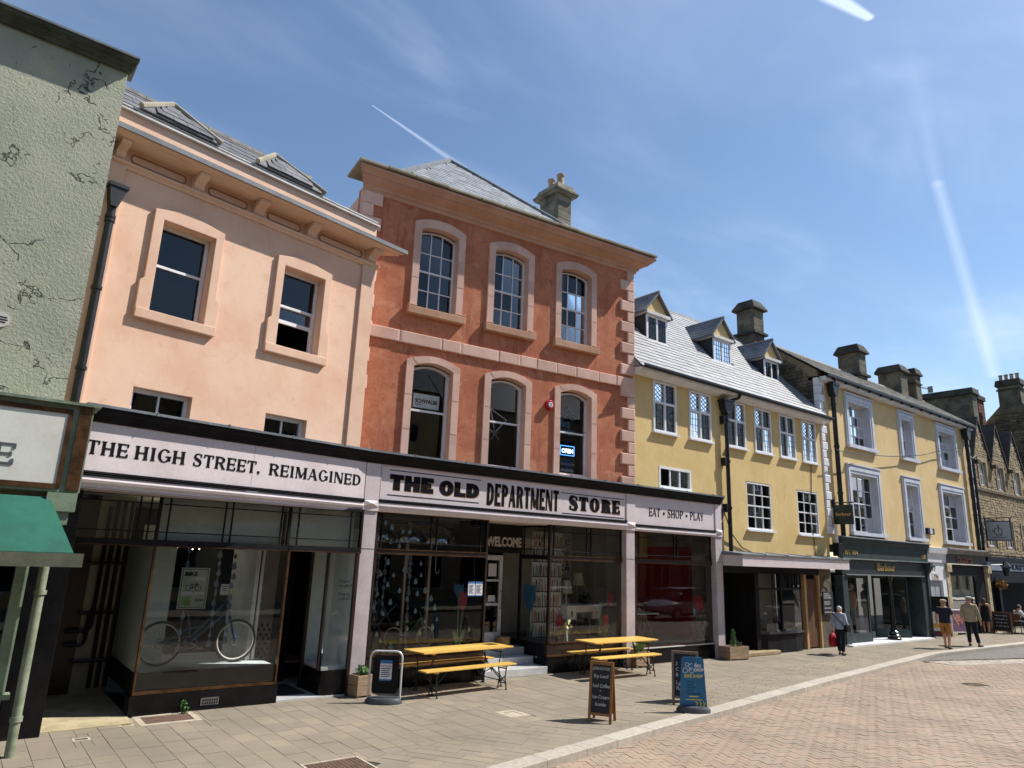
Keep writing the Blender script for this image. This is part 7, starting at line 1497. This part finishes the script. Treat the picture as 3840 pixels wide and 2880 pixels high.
# right window: trestle table, chairs, shelf of bottles
tt = thing('trestle_table', 'white-topped trestle table in the last store window', 'table', (15.0, 13.75, .42)); part(MB().box(-.75, .85, -.35, .35, .74, .78), 'top', 'white', tt)
for sx in (-.5, .55):
    m = MB()
    for q in (-1, 1): m.tube([(sx-.02, q*.05, .74), (sx-.18, q*.3, 0)], .022, 4); m.tube([(sx+.02, q*.05, .74), (sx+.18, q*.3, 0)], .022, 4)
    m.tube([(sx-.1, -.18, .35), (sx-.1, .18, .35)], .015, 4); part(m, 'trestle', 'palewood', tt)
m = MB(); rg = random.Random(31)
for i in range(9): x, y = rg.uniform(-.6, .7), rg.uniform(-.25, .25); t_ = MB()
for i, (x, y, r_, h_, c_) in enumerate(((-.5, 0, .05, .22, 'dark'), (-.35, .1, .06, .16, 'galv'), (-.2, -.05, .04, .28, 'galv'), (.05, .1, .12, .04, 'white'), (.4, 0, .05, .12, 'offwhite'))):
    o = MB().lathe([(r_, 0), (r_, h_*.7), (r_*.6, h_*.85), (r_*.6, h_), (.005, h_)], n=12).build('vessel', c_, None, smooth=True); o.location = (15.0+x, 13.75+y, 1.2); tag(o, ('dark bottle at the left end of the trestle table', 'squat grey jug on the trestle table', 'tall grey bottle on the trestle table', 'flat white bowl on the trestle table', 'small cream pot at the right of the trestle table')[i], 'vessel')
for i, x in enumerate((15.75, 16.1)):
    t = thing('dining_chair', ('left', 'right')[i]+' dark red chair behind the trestle table', 'chair', (x, 14.9, .42), 0, 'dark red chairs'); part(MB().box(-.17, .17, -.17, .17, .42, .46), 'seat', 'darkbrown', t); part(MB().tube(rounded(.15, .46, .90, .08), .014, 6), 'backrest', 'oak', t)
    for sx in (-1, 1):
        for sy in (-1, 1): part(MB().tube([(sx*.15, sy*.15, 0), (sx*.14, sy*.14, .42)], .014, 6), 'leg', 'darkbrown', t)
bsh = thing('bottle_shelf', 'wall shelf on the red wall of the last window', 'shelf', (15.0, 16.2, 1.75)); part(MB().box(-.85, .85, -.12, .12, 0, .03), 'board', 'offwhite', bsh); part(MB().box(-.7, -.67, -.1, .12, -.12, 0).box(.67, .7, -.1, .12, -.12, 0), 'bracket', 'blackiron', bsh)
for i in range(11):
    o = MB().lathe([(.035, 0), (.035, .16), (.014, .22), (.014, .28), (.004, .28)], n=10).build('bottle', 'galv' if i % 3 else 'dark', None, smooth=True); o.location = (14.25+i*.14, 16.18, 1.782); tag(o, 'bottle in the row on the shelf of the red wall', 'bottle', 'bottles on the wall shelf')
ch = thing('chest', 'brown wooden chest standing behind the trestle table', 'cabinet', (14.9, 15.4, .42)); part(MB().box(-.4, .4, -.25, .25, 0, 1.05), 'carcass', 'oak', ch); part(MB().box(-.43, .43, -.28, .28, 1.05, 1.09), 'top', 'palewood', ch)
# child's bicycle and frames in the raindrop window
gb2 = thing('green_bicycle', 'small green bicycle with white tyres in the raindrop window', 'bicycle', (8.15, 13.4, .64)); part(MB().torus((.12, 0, .22), .20, .016, 'y', 30, 6).torus((-.62, .05, .22), .20, .016, 'y', 30, 6), 'wheel', 'offwhite', gb2); grn = mat('bike_green', '1f6a35', None, 5, .35); part(MB().tube([(.12, 0, .22), (-.02, 0, .66), (-.06, 0, .74)], .016, 6).tube([(-.02, 0, .6), (-.34, 0, .24), (-.62, .05, .22)], .016, 6).tube([(-.34, 0, .24), (-.44, 0, .6)], .014, 6).tube([(-.02, 0, .56), (-.40, 0, .48)], .014, 6), 'frame', grn, gb2); m = MB()
for i in range(10): a = 2*math.pi*i/10; m.tube([(.12, 0, .22), (.12+.19*math.cos(a), 0, .22+.19*math.sin(a))], .002, 4); m.tube([(-.62, .05, .22), (-.62+.19*math.cos(a), .05, .22+.19*math.sin(a))], .002, 4)
part(m, 'spokes', 'galv', gb2); part(MB().tube([(-.1, -.2, .76), (-.06, 0, .74), (-.1, .2, .76)], .012, 6), 'handlebar', 'blackiron', gb2)
wbk = thing('blue_frame_bicycle', 'blue bicycle frame standing behind the raindrops', 'bicycle frame', (7.25, 13.9, .64)); part(MB().tube([(-.4, 0, .3), (.15, 0, .95), (.5, 0, .35)], .02, 6).tube([(.15, 0, .95), (.05, 0, .35), (-.4, 0, .3)], .018, 6).tube([(.05, 0, .35), (.55, 0, .85)], .018, 6), 'frame_tubes', bcol, wbk)
# log basket by the door
lb_ = thing('wicker_log_basket', 'round wicker basket standing at the store door', 'basket', (10.62, 13.72, .5)); part(MB().lathe([(.13, 0), (.17, .12), (.17, .24), (.15, .24), (.13, .05), (.01, .04)], n=16), 'body', MATS['wicker_1'], lb_)

# ------------------------------------------------------------------ far right: boards, basket of flowers, table
pb_ = thing('pig_board', 'dark wooden menu board on feet outside the far restaurant', 'sign', (37.86, 12.16, 0), R(-86), 'restaurant boards'); m = MB(); m.box(-.37, -.31, -.02, .02, .0, .94); m.box(.31, .37, -.02, .02, 0, .94); m.box(-.31, .31, -.02, .02, .88, .94); m.box(-.31, .31, -.02, .02, .10, .16); part(m, 'frame', 'oak', pb_); part(MB().box(-.31, .31, -.01, .01, .16, .88), 'panel', 'chalkboard', pb_); m = MB(); rg = random.Random(6)
for r_ in range(4): 
    for i in range(5): x = -.24+i*.1+rg.uniform(-.02, .02); m.box(x, x+rg.uniform(.03, .08), -.014, -.01, .76-r_*.15, .79-r_*.15)
part(m, 'writing', 'chalk', pb_); part(MB().tube([(.34, .02, .9), (.34, .35, 0)], .02, 6).tube([(-.34, .02, .9), (-.34, .35, 0)], .02, 6), 'rear_leg', 'oak', pb_)
ps = thing('poster_stand', 'white framed poster stand with pink pictures outside the restaurant', 'sign', (33.4, 12.30, 0), R(-18), 'restaurant boards'); part(MB().tube(rounded(.38, 0, 1.08, .04), .02, 8).tube([(-.38, 0, .2), (.38, 0, .2)], .018, 8), 'frame', 'white', ps); part(MB().box(-.36, .36, -.006, .006, .22, 1.05), 'poster', mat('poster_pink', 'b98a8c', '7f5a78', 6, .6), ps); part(MB().box(-.3, .3, -.01, -.006, .26, .48), 'lower_print', mat('poster_mauve', '8a6d8c', None, 6, .6), ps); part(MB().ball((-.05, -.012, .75), (.14, .008, .16)).ball((.15, -.012, .6), (.1, .008, .1)), 'picture', mat('poster_salmon', 'd29a8a', 'b36f66', 9, .6), ps)
pk = thing('notice_cabinet', 'tall white notice panel with yellow and maroon bands by the white door', 'sign', (32.05, 12.45, 0), R(-30), 'restaurant boards'); part(MB().box(-.4, .4, -.03, .03, .05, 1.02), 'panel', 'offwhite', pk); part(MB().box(-.4, .4, -.036, -.03, .40, .56), 'yellow_band', mat('band_yellow', 'c99a3a', None, 6, .6), pk); part(MB().box(-.4, .4, -.036, -.03, .08, .28), 'maroon_band', mat('band_maroon', '5c2436', None, 6, .6), pk); part(MB().box(-.4, .4, -.036, -.03, 1.02, 1.62), 'black_header', 'black', pk)
hb = thing('hanging_basket', 'basket of orange dried flowers hanging outside the far restaurant', 'basket', (39.6, 12.55, 2.05)); part(leaves(MB(), (0, 0, .12), .26, 140, .12, random.Random(2)), 'flowers', mat('orange_flower', 'b98a4e', '9a6d3a', 12, .8), hb); part(MB().lathe([(.02, -.12), (.16, -.05), (.22, .08), (.2, .08)], n=14), 'bowl', 'oak', hb); part(MB().tube([(0, 0, .1), (0, .1, .6)], .008, 5), 'chain', 'blackiron', hb)
tb = thing('cafe_table', 'small wooden cafe table at the right edge', 'table', (39.35, 11.45, 0)); part(MB().cyl((0, 0, .71), (0, 0, .74), .38, .38, 24), 'top', 'oak', tb); part(MB().tube([(0, 0, .03), (0, 0, .71)], .03, 8).cyl((0, 0, 0), (0, 0, .03), .22, .2, 16), 'pedestal', 'blackiron', tb)
for i, (x, y) in enumerate(((38.75, 11.85), (39.6, 12.1))):
    t = thing('cafe_chair', ('near', 'far')[i]+' dark chair under a seated person at the right edge', 'chair', (x, y, 0), 0, 'cafe chairs'); part(MB().box(-.2, .2, -.2, .2, .42, .45), 'seat', 'oak', t); part(MB().box(-.2, -.17, -.2, .2, .6, .85), 'backrest', 'oak', t)
    for sx in (-1, 1):
        for sy in (-1, 1): part(MB().tube([(sx*.18, sy*.18, 0), (sx*.17, sy*.17, .42)], .015, 6), 'leg', 'blackiron', t)
bar = thing('wooden_barrel', 'pale wooden barrel by the restaurant pilaster', 'barrel', (38.0, 12.75, 0)); part(MB().lathe([(.22, 0), (.28, .2), (.29, .4), (.27, .6), (.22, .75), (.02, .74)], n=18), 'staves', 'planter', bar, smooth=True); part(MB().torus((0, 0, .15), .27, .012, 'z', 24, 5).torus((0, 0, .6), .275, .012, 'z', 24, 5), 'hoop', 'blackiron', bar)

# ------------------------------------------------------------------ people
def skin_obj(name, V, E, rad, root, material, parent, sub=2):
    me = bpy.data.meshes.new(name); me.from_pydata([tuple(v) for v in V], E, []); o = bpy.data.objects.new(name, me); COL.objects.link(o); o.parent = parent
    o.modifiers.new('skin', 'SKIN'); sv = me.skin_vertices[0].data
    for i, r in enumerate(rad): sv[i].radius = r if isinstance(r, tuple) else (r, r); sv[i].use_root = (i == root)
    o.modifiers['skin'].use_smooth_shade = True; s = o.modifiers.new('sub', 'SUBSURF'); s.levels = s.render_levels = sub
    me.materials.append(material if not isinstance(material, str) else M[material]); return o
skinm = mat('skin', 'c89a80', 'b98870', 9, .6, .05, 60, .1); shoe = mat('shoe_dark', '231f1f', None, 8, .5)
def person(label, loc, rz, H, pose, top, bottom, hair, sleeves=.55, legs=1.0, topfat=1.0, jacket=False, dress=None, cap=None, shorts=None, group='pedestrians'):
    """pose: dict joint -> (x,y,z) as fractions of height; facing +y. Body is one skinned mesh; clothes, hair are children"""
    t = thing('person', label, 'person', loc, rz, group)
    J = dict(pelvis=(0, 0, .53), waist=(0, 0, .61), chest=(0, .0, .72), uch=(0, 0, .79), neck=(0, .005, .845), head=(0, .012, .885), crown=(0, .008, .945), shL=(-.105, 0, .795), shR=(.105, 0, .795), elL=(-.14, -.01, .63), elR=(.14, -.01, .63), wrL=(-.15, .05, .49), wrR=(.15, .05, .49), haL=(-.15, .065, .445), haR=(.15, .065, .445), hiL=(-.055, 0, .50), hiR=(.055, 0, .50), knL=(-.06, .03, .28), knR=(.06, -.01, .28), anL=(-.06, .06, .045), anR=(.06, -.10, .05), toL=(-.06, .13, .018), toR=(.06, -.03, .018))
    J.update(pose); K = list(J); idx = {k: i for i, k in enumerate(K)}; V = [Vector(J[k])*H for k in K]
    E = [('pelvis', 'waist'), ('waist', 'chest'), ('chest', 'uch'), ('uch', 'neck'), ('neck', 'head'), ('head', 'crown')]
    for s in 'LR': E += [('uch', 'sh'+s), ('sh'+s, 'el'+s), ('el'+s, 'wr'+s), ('wr'+s, 'ha'+s), ('pelvis', 'hi'+s), ('hi'+s, 'kn'+s), ('kn'+s, 'an'+s), ('an'+s, 'to'+s)]
    Rr = dict(pelvis=(.085, .062), waist=(.078, .055), chest=(.088, .062), uch=(.07, .05), neck=.03, head=(.044, .052), crown=(.04, .046), sh=.036, el=.025, wr=.018, ha=(.022, .012), hi=.055, kn=.034, an=.022, to=(.022, .014))
    rad = lambda k: Rr.get(k, Rr.get(k[:2])); sc = lambda r, f=1.0: tuple(x*H*f for x in r) if isinstance(r, tuple) else (r*H*f, r*H*f)
    Ei = [(idx[a], idx[b]) for a, b in E]; rd = [sc(rad(k)) for k in K]
    for s in 'LR':                                  # five fingers of unequal length, slightly curled
        h = Vector(J['ha'+s]); w = Vector(J['wr'+s]); d = (h-w).normalized(); side = Vector((0, 1, 0)) if abs(d.y) < .8 else Vector((1, 0, 0)); side = (side-d*side.dot(d)).normalized(); nrm = d.cross(side)
        for q, (o_, l_) in enumerate(((.014, .032), (.005, .040), (-.004, .038), (-.013, .030), (.022, .022))):
            a = h+side*o_*(1 if q < 4 else 1)-(d*.012 if q == 4 else Vector()); b = a+d*l_*.6+(side*.014 if q == 4 else Vector()); c = a+d*l_+nrm*.008*(1 if s == 'L' else -1)+(side*.018 if q == 4 else Vector())
            i0 = len(V); V += [b*H, c*H]; rd += [sc(.0055), sc(.0045)]; Ei += [(idx['ha'+s], i0), (i0, i0+1)]
    hd = Vector(J['head']); i0 = len(V); V += [(hd+Vector((0, .058, .012)))*H, (hd+Vector((-.046, -.004, .012)))*H, (hd+Vector((.046, -.004, .012)))*H]; rd += [sc(.007), sc(.008), sc(.008)]; Ei += [(idx['head'], i0), (idx['head'], i0+1), (idx['head'], i0+2)]
    body = skin_obj('body', V, Ei, rd, 0, skinm, t)
    part(MB().ball(tuple((hd+Vector((-.018, .047, .022)))*H), .006*H, 8, 5).ball(tuple((hd+Vector((.018, .047, .022)))*H), .006*H, 8, 5), 'eye', 'black', t); part(MB().ball(tuple((hd+Vector((0, .049, -.016)))*H), (.014*H, .004*H, .004*H), 8, 5), 'mouth', mat('lips', '9c5f55', None, 9, .5), t)
    def garment(name, keys, edges, fat, material, ext=None):
        kk = [k for k in keys]; ii = {k: i for i, k in enumerate(kk)}; P = [Vector(J[k])*H if k in J else Vector(ext[k])*H for k in kk]; r = [sc(rad(k) if k in J else rad(ext[k+'_r']), fat.get(k, fat['*'])) for k in kk]
        return skin_obj(name, P, [(ii[a], ii[b]) for a, b in edges], r, 0, material, t)
    lerp = lambda a, b, f: tuple(Vector(J[a]).lerp(Vector(J[b]), f)); ext = {}
    for s in 'LR': ext['sl'+s] = lerp('el'+s, 'wr'+s, max(0, sleeves*2-1)) if sleeves > .5 else lerp('sh'+s, 'el'+s, sleeves*2); ext['sl'+s+'_r'] = 'el'+s; ext['le'+s] = lerp('kn'+s, 'an'+s, max(0, legs*2-1)*.94) if legs > .5 else lerp('hi'+s, 'kn'+s, legs*2); ext['le'+s+'_r'] = 'kn'+s
    ext['hem'] = (0, 0, .46 if jacket else .50); ext['hem_r'] = 'pelvis'
    keys = ['uch', 'chest', 'waist', 'pelvis', 'hem']; ed = [('uch', 'chest'), ('chest', 'waist'), ('waist', 'pelvis'), ('pelvis', 'hem')]
    if sleeves > 0:
        for s in 'LR':
            keys += ['sh'+s]; ed += [('uch', 'sh'+s)]
            if sleeves > .5: keys += ['el'+s, 'sl'+s]; ed += [('sh'+s, 'el'+s), ('el'+s, 'sl'+s)]
            else: keys += ['sl'+s]; ed += [('sh'+s, 'sl'+s)]
    fat = {'*': 1.18*topfat, 'shL': 1.25, 'shR': 1.25, 'elL': 1.35, 'elR': 1.35, 'slL': 1.3, 'slR': 1.3, 'hem': 1.22*topfat, 'uch': 1.12, 'pelvis': 1.2*topfat}
    if dress is None: garment('jacket' if jacket else 'shirt', keys, ed, fat, top, ext)
    else:
        n = 18; prof = ((.80, .075, .05), (.73, .095, .068), (.62, .085, .06), (.53, .11, .085), (.42, .14, .11), (.33, .165, .13)); part(MB().loft([[(a*H*math.cos(2*math.pi*i/n)*(1+.05*math.sin(i*2.4)*(z < .5)), b*H*math.sin(2*math.pi*i/n)*(1+.05*math.sin(i*2.4)*(z < .5)), z*H) for i in range(n)] for z, a, b in prof]).tube([(-.05*H, .02*H, .79*H), (-.045*H, 0, .835*H), (-.05*H, -.04*H, .79*H)], .012*H, 6).tube([(.05*H, .02*H, .79*H), (.045*H, 0, .835*H), (.05*H, -.04*H, .79*H)], .012*H, 6), 'dress', dress, t, smooth=True)
    if bottom is not None:
        keys = ['pelvis', 'waist']; ed = [('pelvis', 'waist')]
        for s in 'LR':
            keys += ['hi'+s]; ed += [('pelvis', 'hi'+s)]
            if legs > .5: keys += ['kn'+s, 'le'+s]; ed += [('hi'+s, 'kn'+s), ('kn'+s, 'le'+s)]
            else: keys += ['le'+s]; ed += [('hi'+s, 'le'+s)]
        garment('shorts' if legs <= .55 else 'trousers', keys, ed, {'*': 1.2, 'hiL': 1.22, 'hiR': 1.22, 'leL': 1.15 if legs > .5 else 1.7, 'leR': 1.15 if legs > .5 else 1.7, 'knL': 1.3, 'knR': 1.3}, bottom, ext)
    for s in 'LR': a, b = Vector(J['an'+s])*H, Vector(J['to'+s])*H; d = (b-a); d.z = 0; d = d.normalized() if d.length > 1e-4 else Vector((0, 1, 0)); x_ = d.cross(Vector((0, 0, 1))); ring = lambda c, w, h_: [c+x_*w*math.cos(2*math.pi*i/10)+Vector((0, 0, max(h_*math.sin(2*math.pi*i/10), -c.z+.002))) for i in range(10)]; base = Vector((a.x, a.y, max(a.z-.02*H, .02*H))); part(MB().loft([ring(base-d*.03*H, .020*H, .022*H), ring(base+d*.02*H, .026*H, .026*H), ring(base+d*.08*H-Vector((0, 0, .006*H)), .028*H, .018*H), ring(base+d*.125*H-Vector((0, 0, .010*H)), .018*H, .010*H)]), 'shoe', shoe, t, smooth=True)
    c = Vector(J['head'])*H+Vector((0, -.012*H, .032*H)); m = MB()
    if hair == 'long': m.ball(tuple(c), (.054*H, .060*H, .056*H), 14, 9); m.ball(tuple(c+Vector((0, -.03*H, -.05*H))), (.05*H, .034*H, .085*H), 12, 8)
    else: m.ball(tuple(c), (.051*H, .055*H, .050*H), 14, 9)
    part(m, 'hair', hair_m[hair_c.get(label, 'grey')], t, smooth=True)
    if cap is not None: part(MB().loft([[((.058*f)*H*math.cos(2*math.pi*i/16), (.066*f)*H*math.sin(2*math.pi*i/16)+.012*H, z*H+J['head'][2]*H) for i in range(16)] for f, z in ((1.0, .045), (1.04, .055), (.95, .080), (.6, .095), (.1, .098))]).loft([[(.04*H*math.cos(2*math.pi*i/12), .075*H+.028*H*math.sin(2*math.pi*i/12), (J['head'][2]+z)*H) for i in range(12)] for z in (.046, .052)]), 'cap', cap, t, smooth=True)
    return t, J
hair_m = dict(white=mat('white_hair', 'cfcfd2', 'b5b5ba', 30, .8, .4, 90, .15), grey=mat('grey_hair', '8f8a84', '77726d', 30, .8, .4, 90, .15), brown=mat('brown_hair', '5d4432', '4a3526', 30, .7, .4, 90, .15), dark=mat('dark_hair', '2a2322', None, 30, .7, .4, 90, .15)); hair_c = {}
L1 = 'white-haired person in pale blue shirt carrying a red bag'; hair_c[L1] = 'white'
FWD = R(-90)
w1_, Jw = person(L1, (22.1, 11.5, 0), FWD, 1.50, dict(crown=(0, .03, .945), head=(0, .035, .885), neck=(0, .015, .845), elL=(-.155, -.01, .64), wrL=(-.17, .03, .50), haL=(-.172, .04, .455), elR=(.15, -.03, .64), wrR=(.15, .07, .56), haR=(.14, .10, .53), anL=(-.06, .05, .045), toL=(-.06, .12, .018), anR=(.055, -.05, .05), toR=(.055, .02, .018)), mat('pale_blue_cotton', 'a9b3c4', '949eb0', 7, .85, .2, 60, .1), mat('navy_trousers', '1a1c28', None, 8, .9), 'short', .9, 1.0, 1.22)
part(MB().tube([(-.10*1.5, -.075*1.5, .81*1.5), (0, -.09*1.5, .72*1.5), (.14*1.5, -.06*1.5, .57*1.5), (.15*1.5, 0, .54*1.5)], .012, 6), 'bag_strap', 'black', w1_)
sb = thing('shoulder_bag', 'small black shoulder bag on the hip of the white-haired person', 'bag', (22.05, 11.24, .70), FWD); part(MB().box(-.05, .05, -.13, .13, 0, .22), 'pouch', 'black', sb, bevel=.03)
rbag = thing('shopping_bag', 'bright red shopping bag held by the white-haired person', 'bag', (22.15, 11.77, .22), FWD); n = 14; redm = mat('red_bag', 'b5172a', '9c1222', 6, .45)
part(MB().loft([[(a*math.cos(2*math.pi*i/n), b*math.sin(2*math.pi*i/n)*(1+.05*math.sin(3*i)), z) for i in range(n)] for z, a, b in ((0, .10, .15), (.03, .12, .17), (.2, .12, .18), (.32, .09, .15), (.40, .04, .06))]), 'body', redm, rbag, smooth=True); part(MB().tube([(0, -.03, .38), (0, -.02, .47), (0, .02, .47), (0, .03, .38)], .008, 6), 'handle', redm, rbag)
L2 = 'person in navy shirt, tan shorts and straw hat walking away'; hair_c[L2] = 'grey'
person(L2, (27.92, 10.72, 0), FWD, 1.69, dict(elL=(-.15, -.02, .64), wrL=(-.155, -.01, .51), haL=(-.155, .0, .465), elR=(.16, .02, .65), wrR=(.20, .06, .54), haR=(.215, .08, .50), anL=(-.06, .08, .05), toL=(-.06, .15, .02), knL=(-.058, .06, .28), anR=(.055, -.05, .045), toR=(.055, .02, .018)), mat('navy_shirt', '23243a', '1c1d2e', 7, .85), mat('tan_shorts', 'a9773e', '976732', 7, .85), 'short', .42, .5, 1.2, cap=mat('straw_hat', 'b9a07c', None, 20, .8))
L3 = 'person in beige jacket, dark trousers and flat cap walking away'; hair_c[L3] = 'grey'
person(L3, (29.95, 10.62, 0), R(-84), 1.79, dict(elL=(-.15, -.02, .64), wrL=(-.17, .05, .54), haL=(-.17, .08, .50), elR=(.155, -.02, .63), wrR=(.165, .02, .49), haR=(.165, .03, .445), knL=(-.06, .02, .28), anL=(-.065, .02, .045), toL=(-.07, .09, .018), knR=(.065, -.0, .28), anR=(.11, -.02, .045), toR=(.13, .05, .018)), mat('beige_jacket', 'a39a80', '938a70', 7, .85, .2, 60, .1), mat('dark_trousers', '1b1d26', None, 8, .9), 'short', .98, 1.0, 1.28, True, cap=mat('pale_cap', 'a9a69c', None, 12, .85))
L4 = 'person in sleeveless black dress standing by the restaurant pilaster'; hair_c[L4] = 'brown'
person(L4, (37.1, 12.55, 0), R(-70), 1.56, dict(anL=(-.05, .02, .045), toL=(-.05, .09, .018), anR=(.05, -.01, .045), toR=(.05, .06, .018)), None, None, 'long', 0, 1.0, 1.0, dress=mat('black_dress', '141318', None, 8, .85), group='people by the restaurant')
SEAT = dict(pelvis=(0, 0, .29), waist=(0, .0, .37), chest=(0, .03, .48), uch=(0, .05, .55), neck=(0, .07, .605), head=(0, .09, .645), crown=(0, .09, .705), shL=(-.105, .05, .555), shR=(.105, .05, .555), elL=(-.13, .13, .43), elR=(.13, .13, .43), wrL=(-.08, .25, .46), wrR=(.08, .25, .46), haL=(-.06, .29, .46), haR=(.06, .29, .46), hiL=(-.06, .02, .28), hiR=(.06, .02, .28), knL=(-.07, .25, .29), knR=(.07, .25, .29), anL=(-.07, .22, .045), anR=(.07, .26, .045), toL=(-.07, .29, .018), toR=(.07, .33, .018))
L5 = 'dark-haired person in white shirt seated nearest at the cafe table'; hair_c[L5] = 'dark'
person(L5, (38.75, 11.85, -.02), R(-130), 1.75, dict(SEAT), mat('white_shirt', 'd8d8da', None, 7, .85), mat('jeans', '2b3442', None, 8, .9), 'short', .6, 1.0, 1.1, group='people seated at the cafe table')
L6 = 'brown-haired person in pale top seated behind at the cafe table'; hair_c[L6] = 'brown'
person(L6, (39.6, 12.1, -.02), R(170), 1.75, dict(SEAT), mat('grey_top', 'b8bcc4', None, 7, .85), mat('dark_jeans', '222833', None, 8, .9), 'short', .45, 1.0, 1.1, group='people seated at the cafe table')

# ------------------------------------------------------------------ the other side of the street (seen only in the shop windows)
g = MB(); g.box(-60, 120, -9.4, -3.2, -.14, 0); o = g.build('far_pavement', 'paver'); o['kind'] = 'structure'
def car(loc, rz, label, paint):
    t = thing('parked_car', label, 'car', loc, rz, 'cars parked across the road'); st = [(-2.0, .70, .42, .62), (-1.95, .80, .25, .80), (-1.3, .86, .22, .86), (0, .88, .20, .92), (1.2, .87, .22, .90), (1.8, .80, .25, .80), (2.05, .66, .40, .60)]
    n = 12; rings = []
    for x, w, z0, z1 in st:
        rings.append([(x, w*math.copysign(abs(math.cos(2*math.pi*i/n))**.55, math.cos(2*math.pi*i/n)), (z0+z1)/2+(z1-z0)/2*math.copysign(abs(math.sin(2*math.pi*i/n))**.55, math.sin(2*math.pi*i/n))) for i in range(n)])
    b_ = part(MB().loft(rings), 'body', paint, t, smooth=True); ca_ = [(-1.75, .60, .80, .84), (-1.45, .68, .80, 1.25), (-.6, .70, .85, 1.46), (.3, .70, .88, 1.44), (.95, .66, .86, 1.10), (1.25, .6, .84, .90)]; rings = []
    for x, w, z0, z1 in ca_: rings.append([(x, w*math.copysign(abs(math.cos(2*math.pi*i/n))**.6, math.cos(2*math.pi*i/n)), (z0+z1)/2+(z1-z0)/2*math.copysign(abs(math.sin(2*math.pi*i/n))**.6, math.sin(2*math.pi*i/n))) for i in range(n)])
    part(MB().loft(rings), 'cabin_glass', 'blackgloss', t, smooth=True); part(MB().loft([[(x, w*math.cos(2*math.pi*i/n), z+.03*math.sin(2*math.pi*i/n)) for i in range(n)] for x, w, z in ((-1.4, .5, 1.25), (-.6, .62, 1.46), (.25, .62, 1.45), (.45, .55, 1.40))]), 'roof', paint, t, smooth=True)
    for x in (-1.28, 1.3):
        for y in (-.80, .80): wh = part(MB().cyl((x, y-.1, .31), (x, y+.1, .31), .31, .31, 20), 'wheel', 'blackiron', t); part(MB().cyl((x, y-.11, .31), (x, y+.11, .31), .19, .19, 14), 'rim', 'galv', wh)
    for y in (-.6, .6): part(MB().ball((1.93, y, .66), (.09, .15, .07)), 'headlight', 'offwhite', t); part(MB().ball((-1.93, y, .70), (.07, .12, .08)), 'tail_light', mat('tail_red', '8c1a1a', None, 8, .3), t)
car((20.6, 2.6, -.10), R(183), 'white hatchback parked across the road, mirrored in the store window', mat('white_car_paint', 'd9dcdf', None, 4, .25, 0, 60, .03)); car((12.3, 1.7, -.10), R(2), 'dark grey hatchback parked across the road, mirrored in the raindrop window', mat('dark_car_paint', '2b2f36', None, 4, .12, 0, 60, .05)); car((29.0, 2.6, -.10), R(182), 'silver hatchback parked across the road, mirrored in the cottage window', mat('silver_car_paint', '9aa0a6', None, 4, .18, 0, 60, .04))
OPP = [(-26, -4, 11.0, 'cotswold', 'cream stone terrace behind the viewer at the left end'), (-3.5, 16, 11.8, 'yellow2', 'ochre terrace behind the viewer in the middle'), (16.5, 40, 11.2, 'cotswold', 'stone terrace behind the viewer opposite the cottage'), (40.5, 75, 10.5, 'rubble', 'dark stone terrace behind the viewer towards the far end'), (75.5, 150, 10.0, 'cotswold', 'longest stone terrace behind the viewer at the far end')]
for a, b, h, mt_, lb in OPP:
    t = thing('terraced_house', lb, 'building', (b, -9.4, 0), math.pi, 'terrace across the road'); W = b-a; hz = []; n = int(W/3)
    for i in range(n):
        u = (i+.5)*W/n
        for z0, z1 in ((4.2, 5.9), (6.7, 8.0), (8.7, 9.7)): hz.append((u-.5, u+.5, z0, z1))
        hz.append((u-1.1, u+1.1, .6, 2.7))
    wall('wall', mt_, t, 0, W, 0, h, hz, .2)
    for a_, b_, c_, d_ in (hz if a < 75 else []): f_ = MB().box(a_, a_+.06, .12, .18, c_, d_).box(b_-.06, b_, .12, .18, c_, d_).box(a_+.06, b_-.06, .12, .18, d_-.06, d_).box(a_+.06, b_-.06, .12, .18, c_, c_+.06).box((a_+b_)/2-.02, (a_+b_)/2+.02, .13, .17, c_+.06, d_-.06).build('window', 'white', t); MB().box(a_, b_, .19, .22, c_, d_).build('pane', 'blackgloss', f_)
    MB().add([(0, -.3, h), (W, -.3, h), (W, 4, h+3), (0, 4, h+3), (0, 8, h), (W, 8, h)], [(0, 1, 2, 3), (3, 2, 5, 4), (0, 3, 4), (1, 5, 2)]).build('roof', 'slate', t); MB().box(0, W, .5, 8, 0, h-.1).build('building_body', mt_, t)
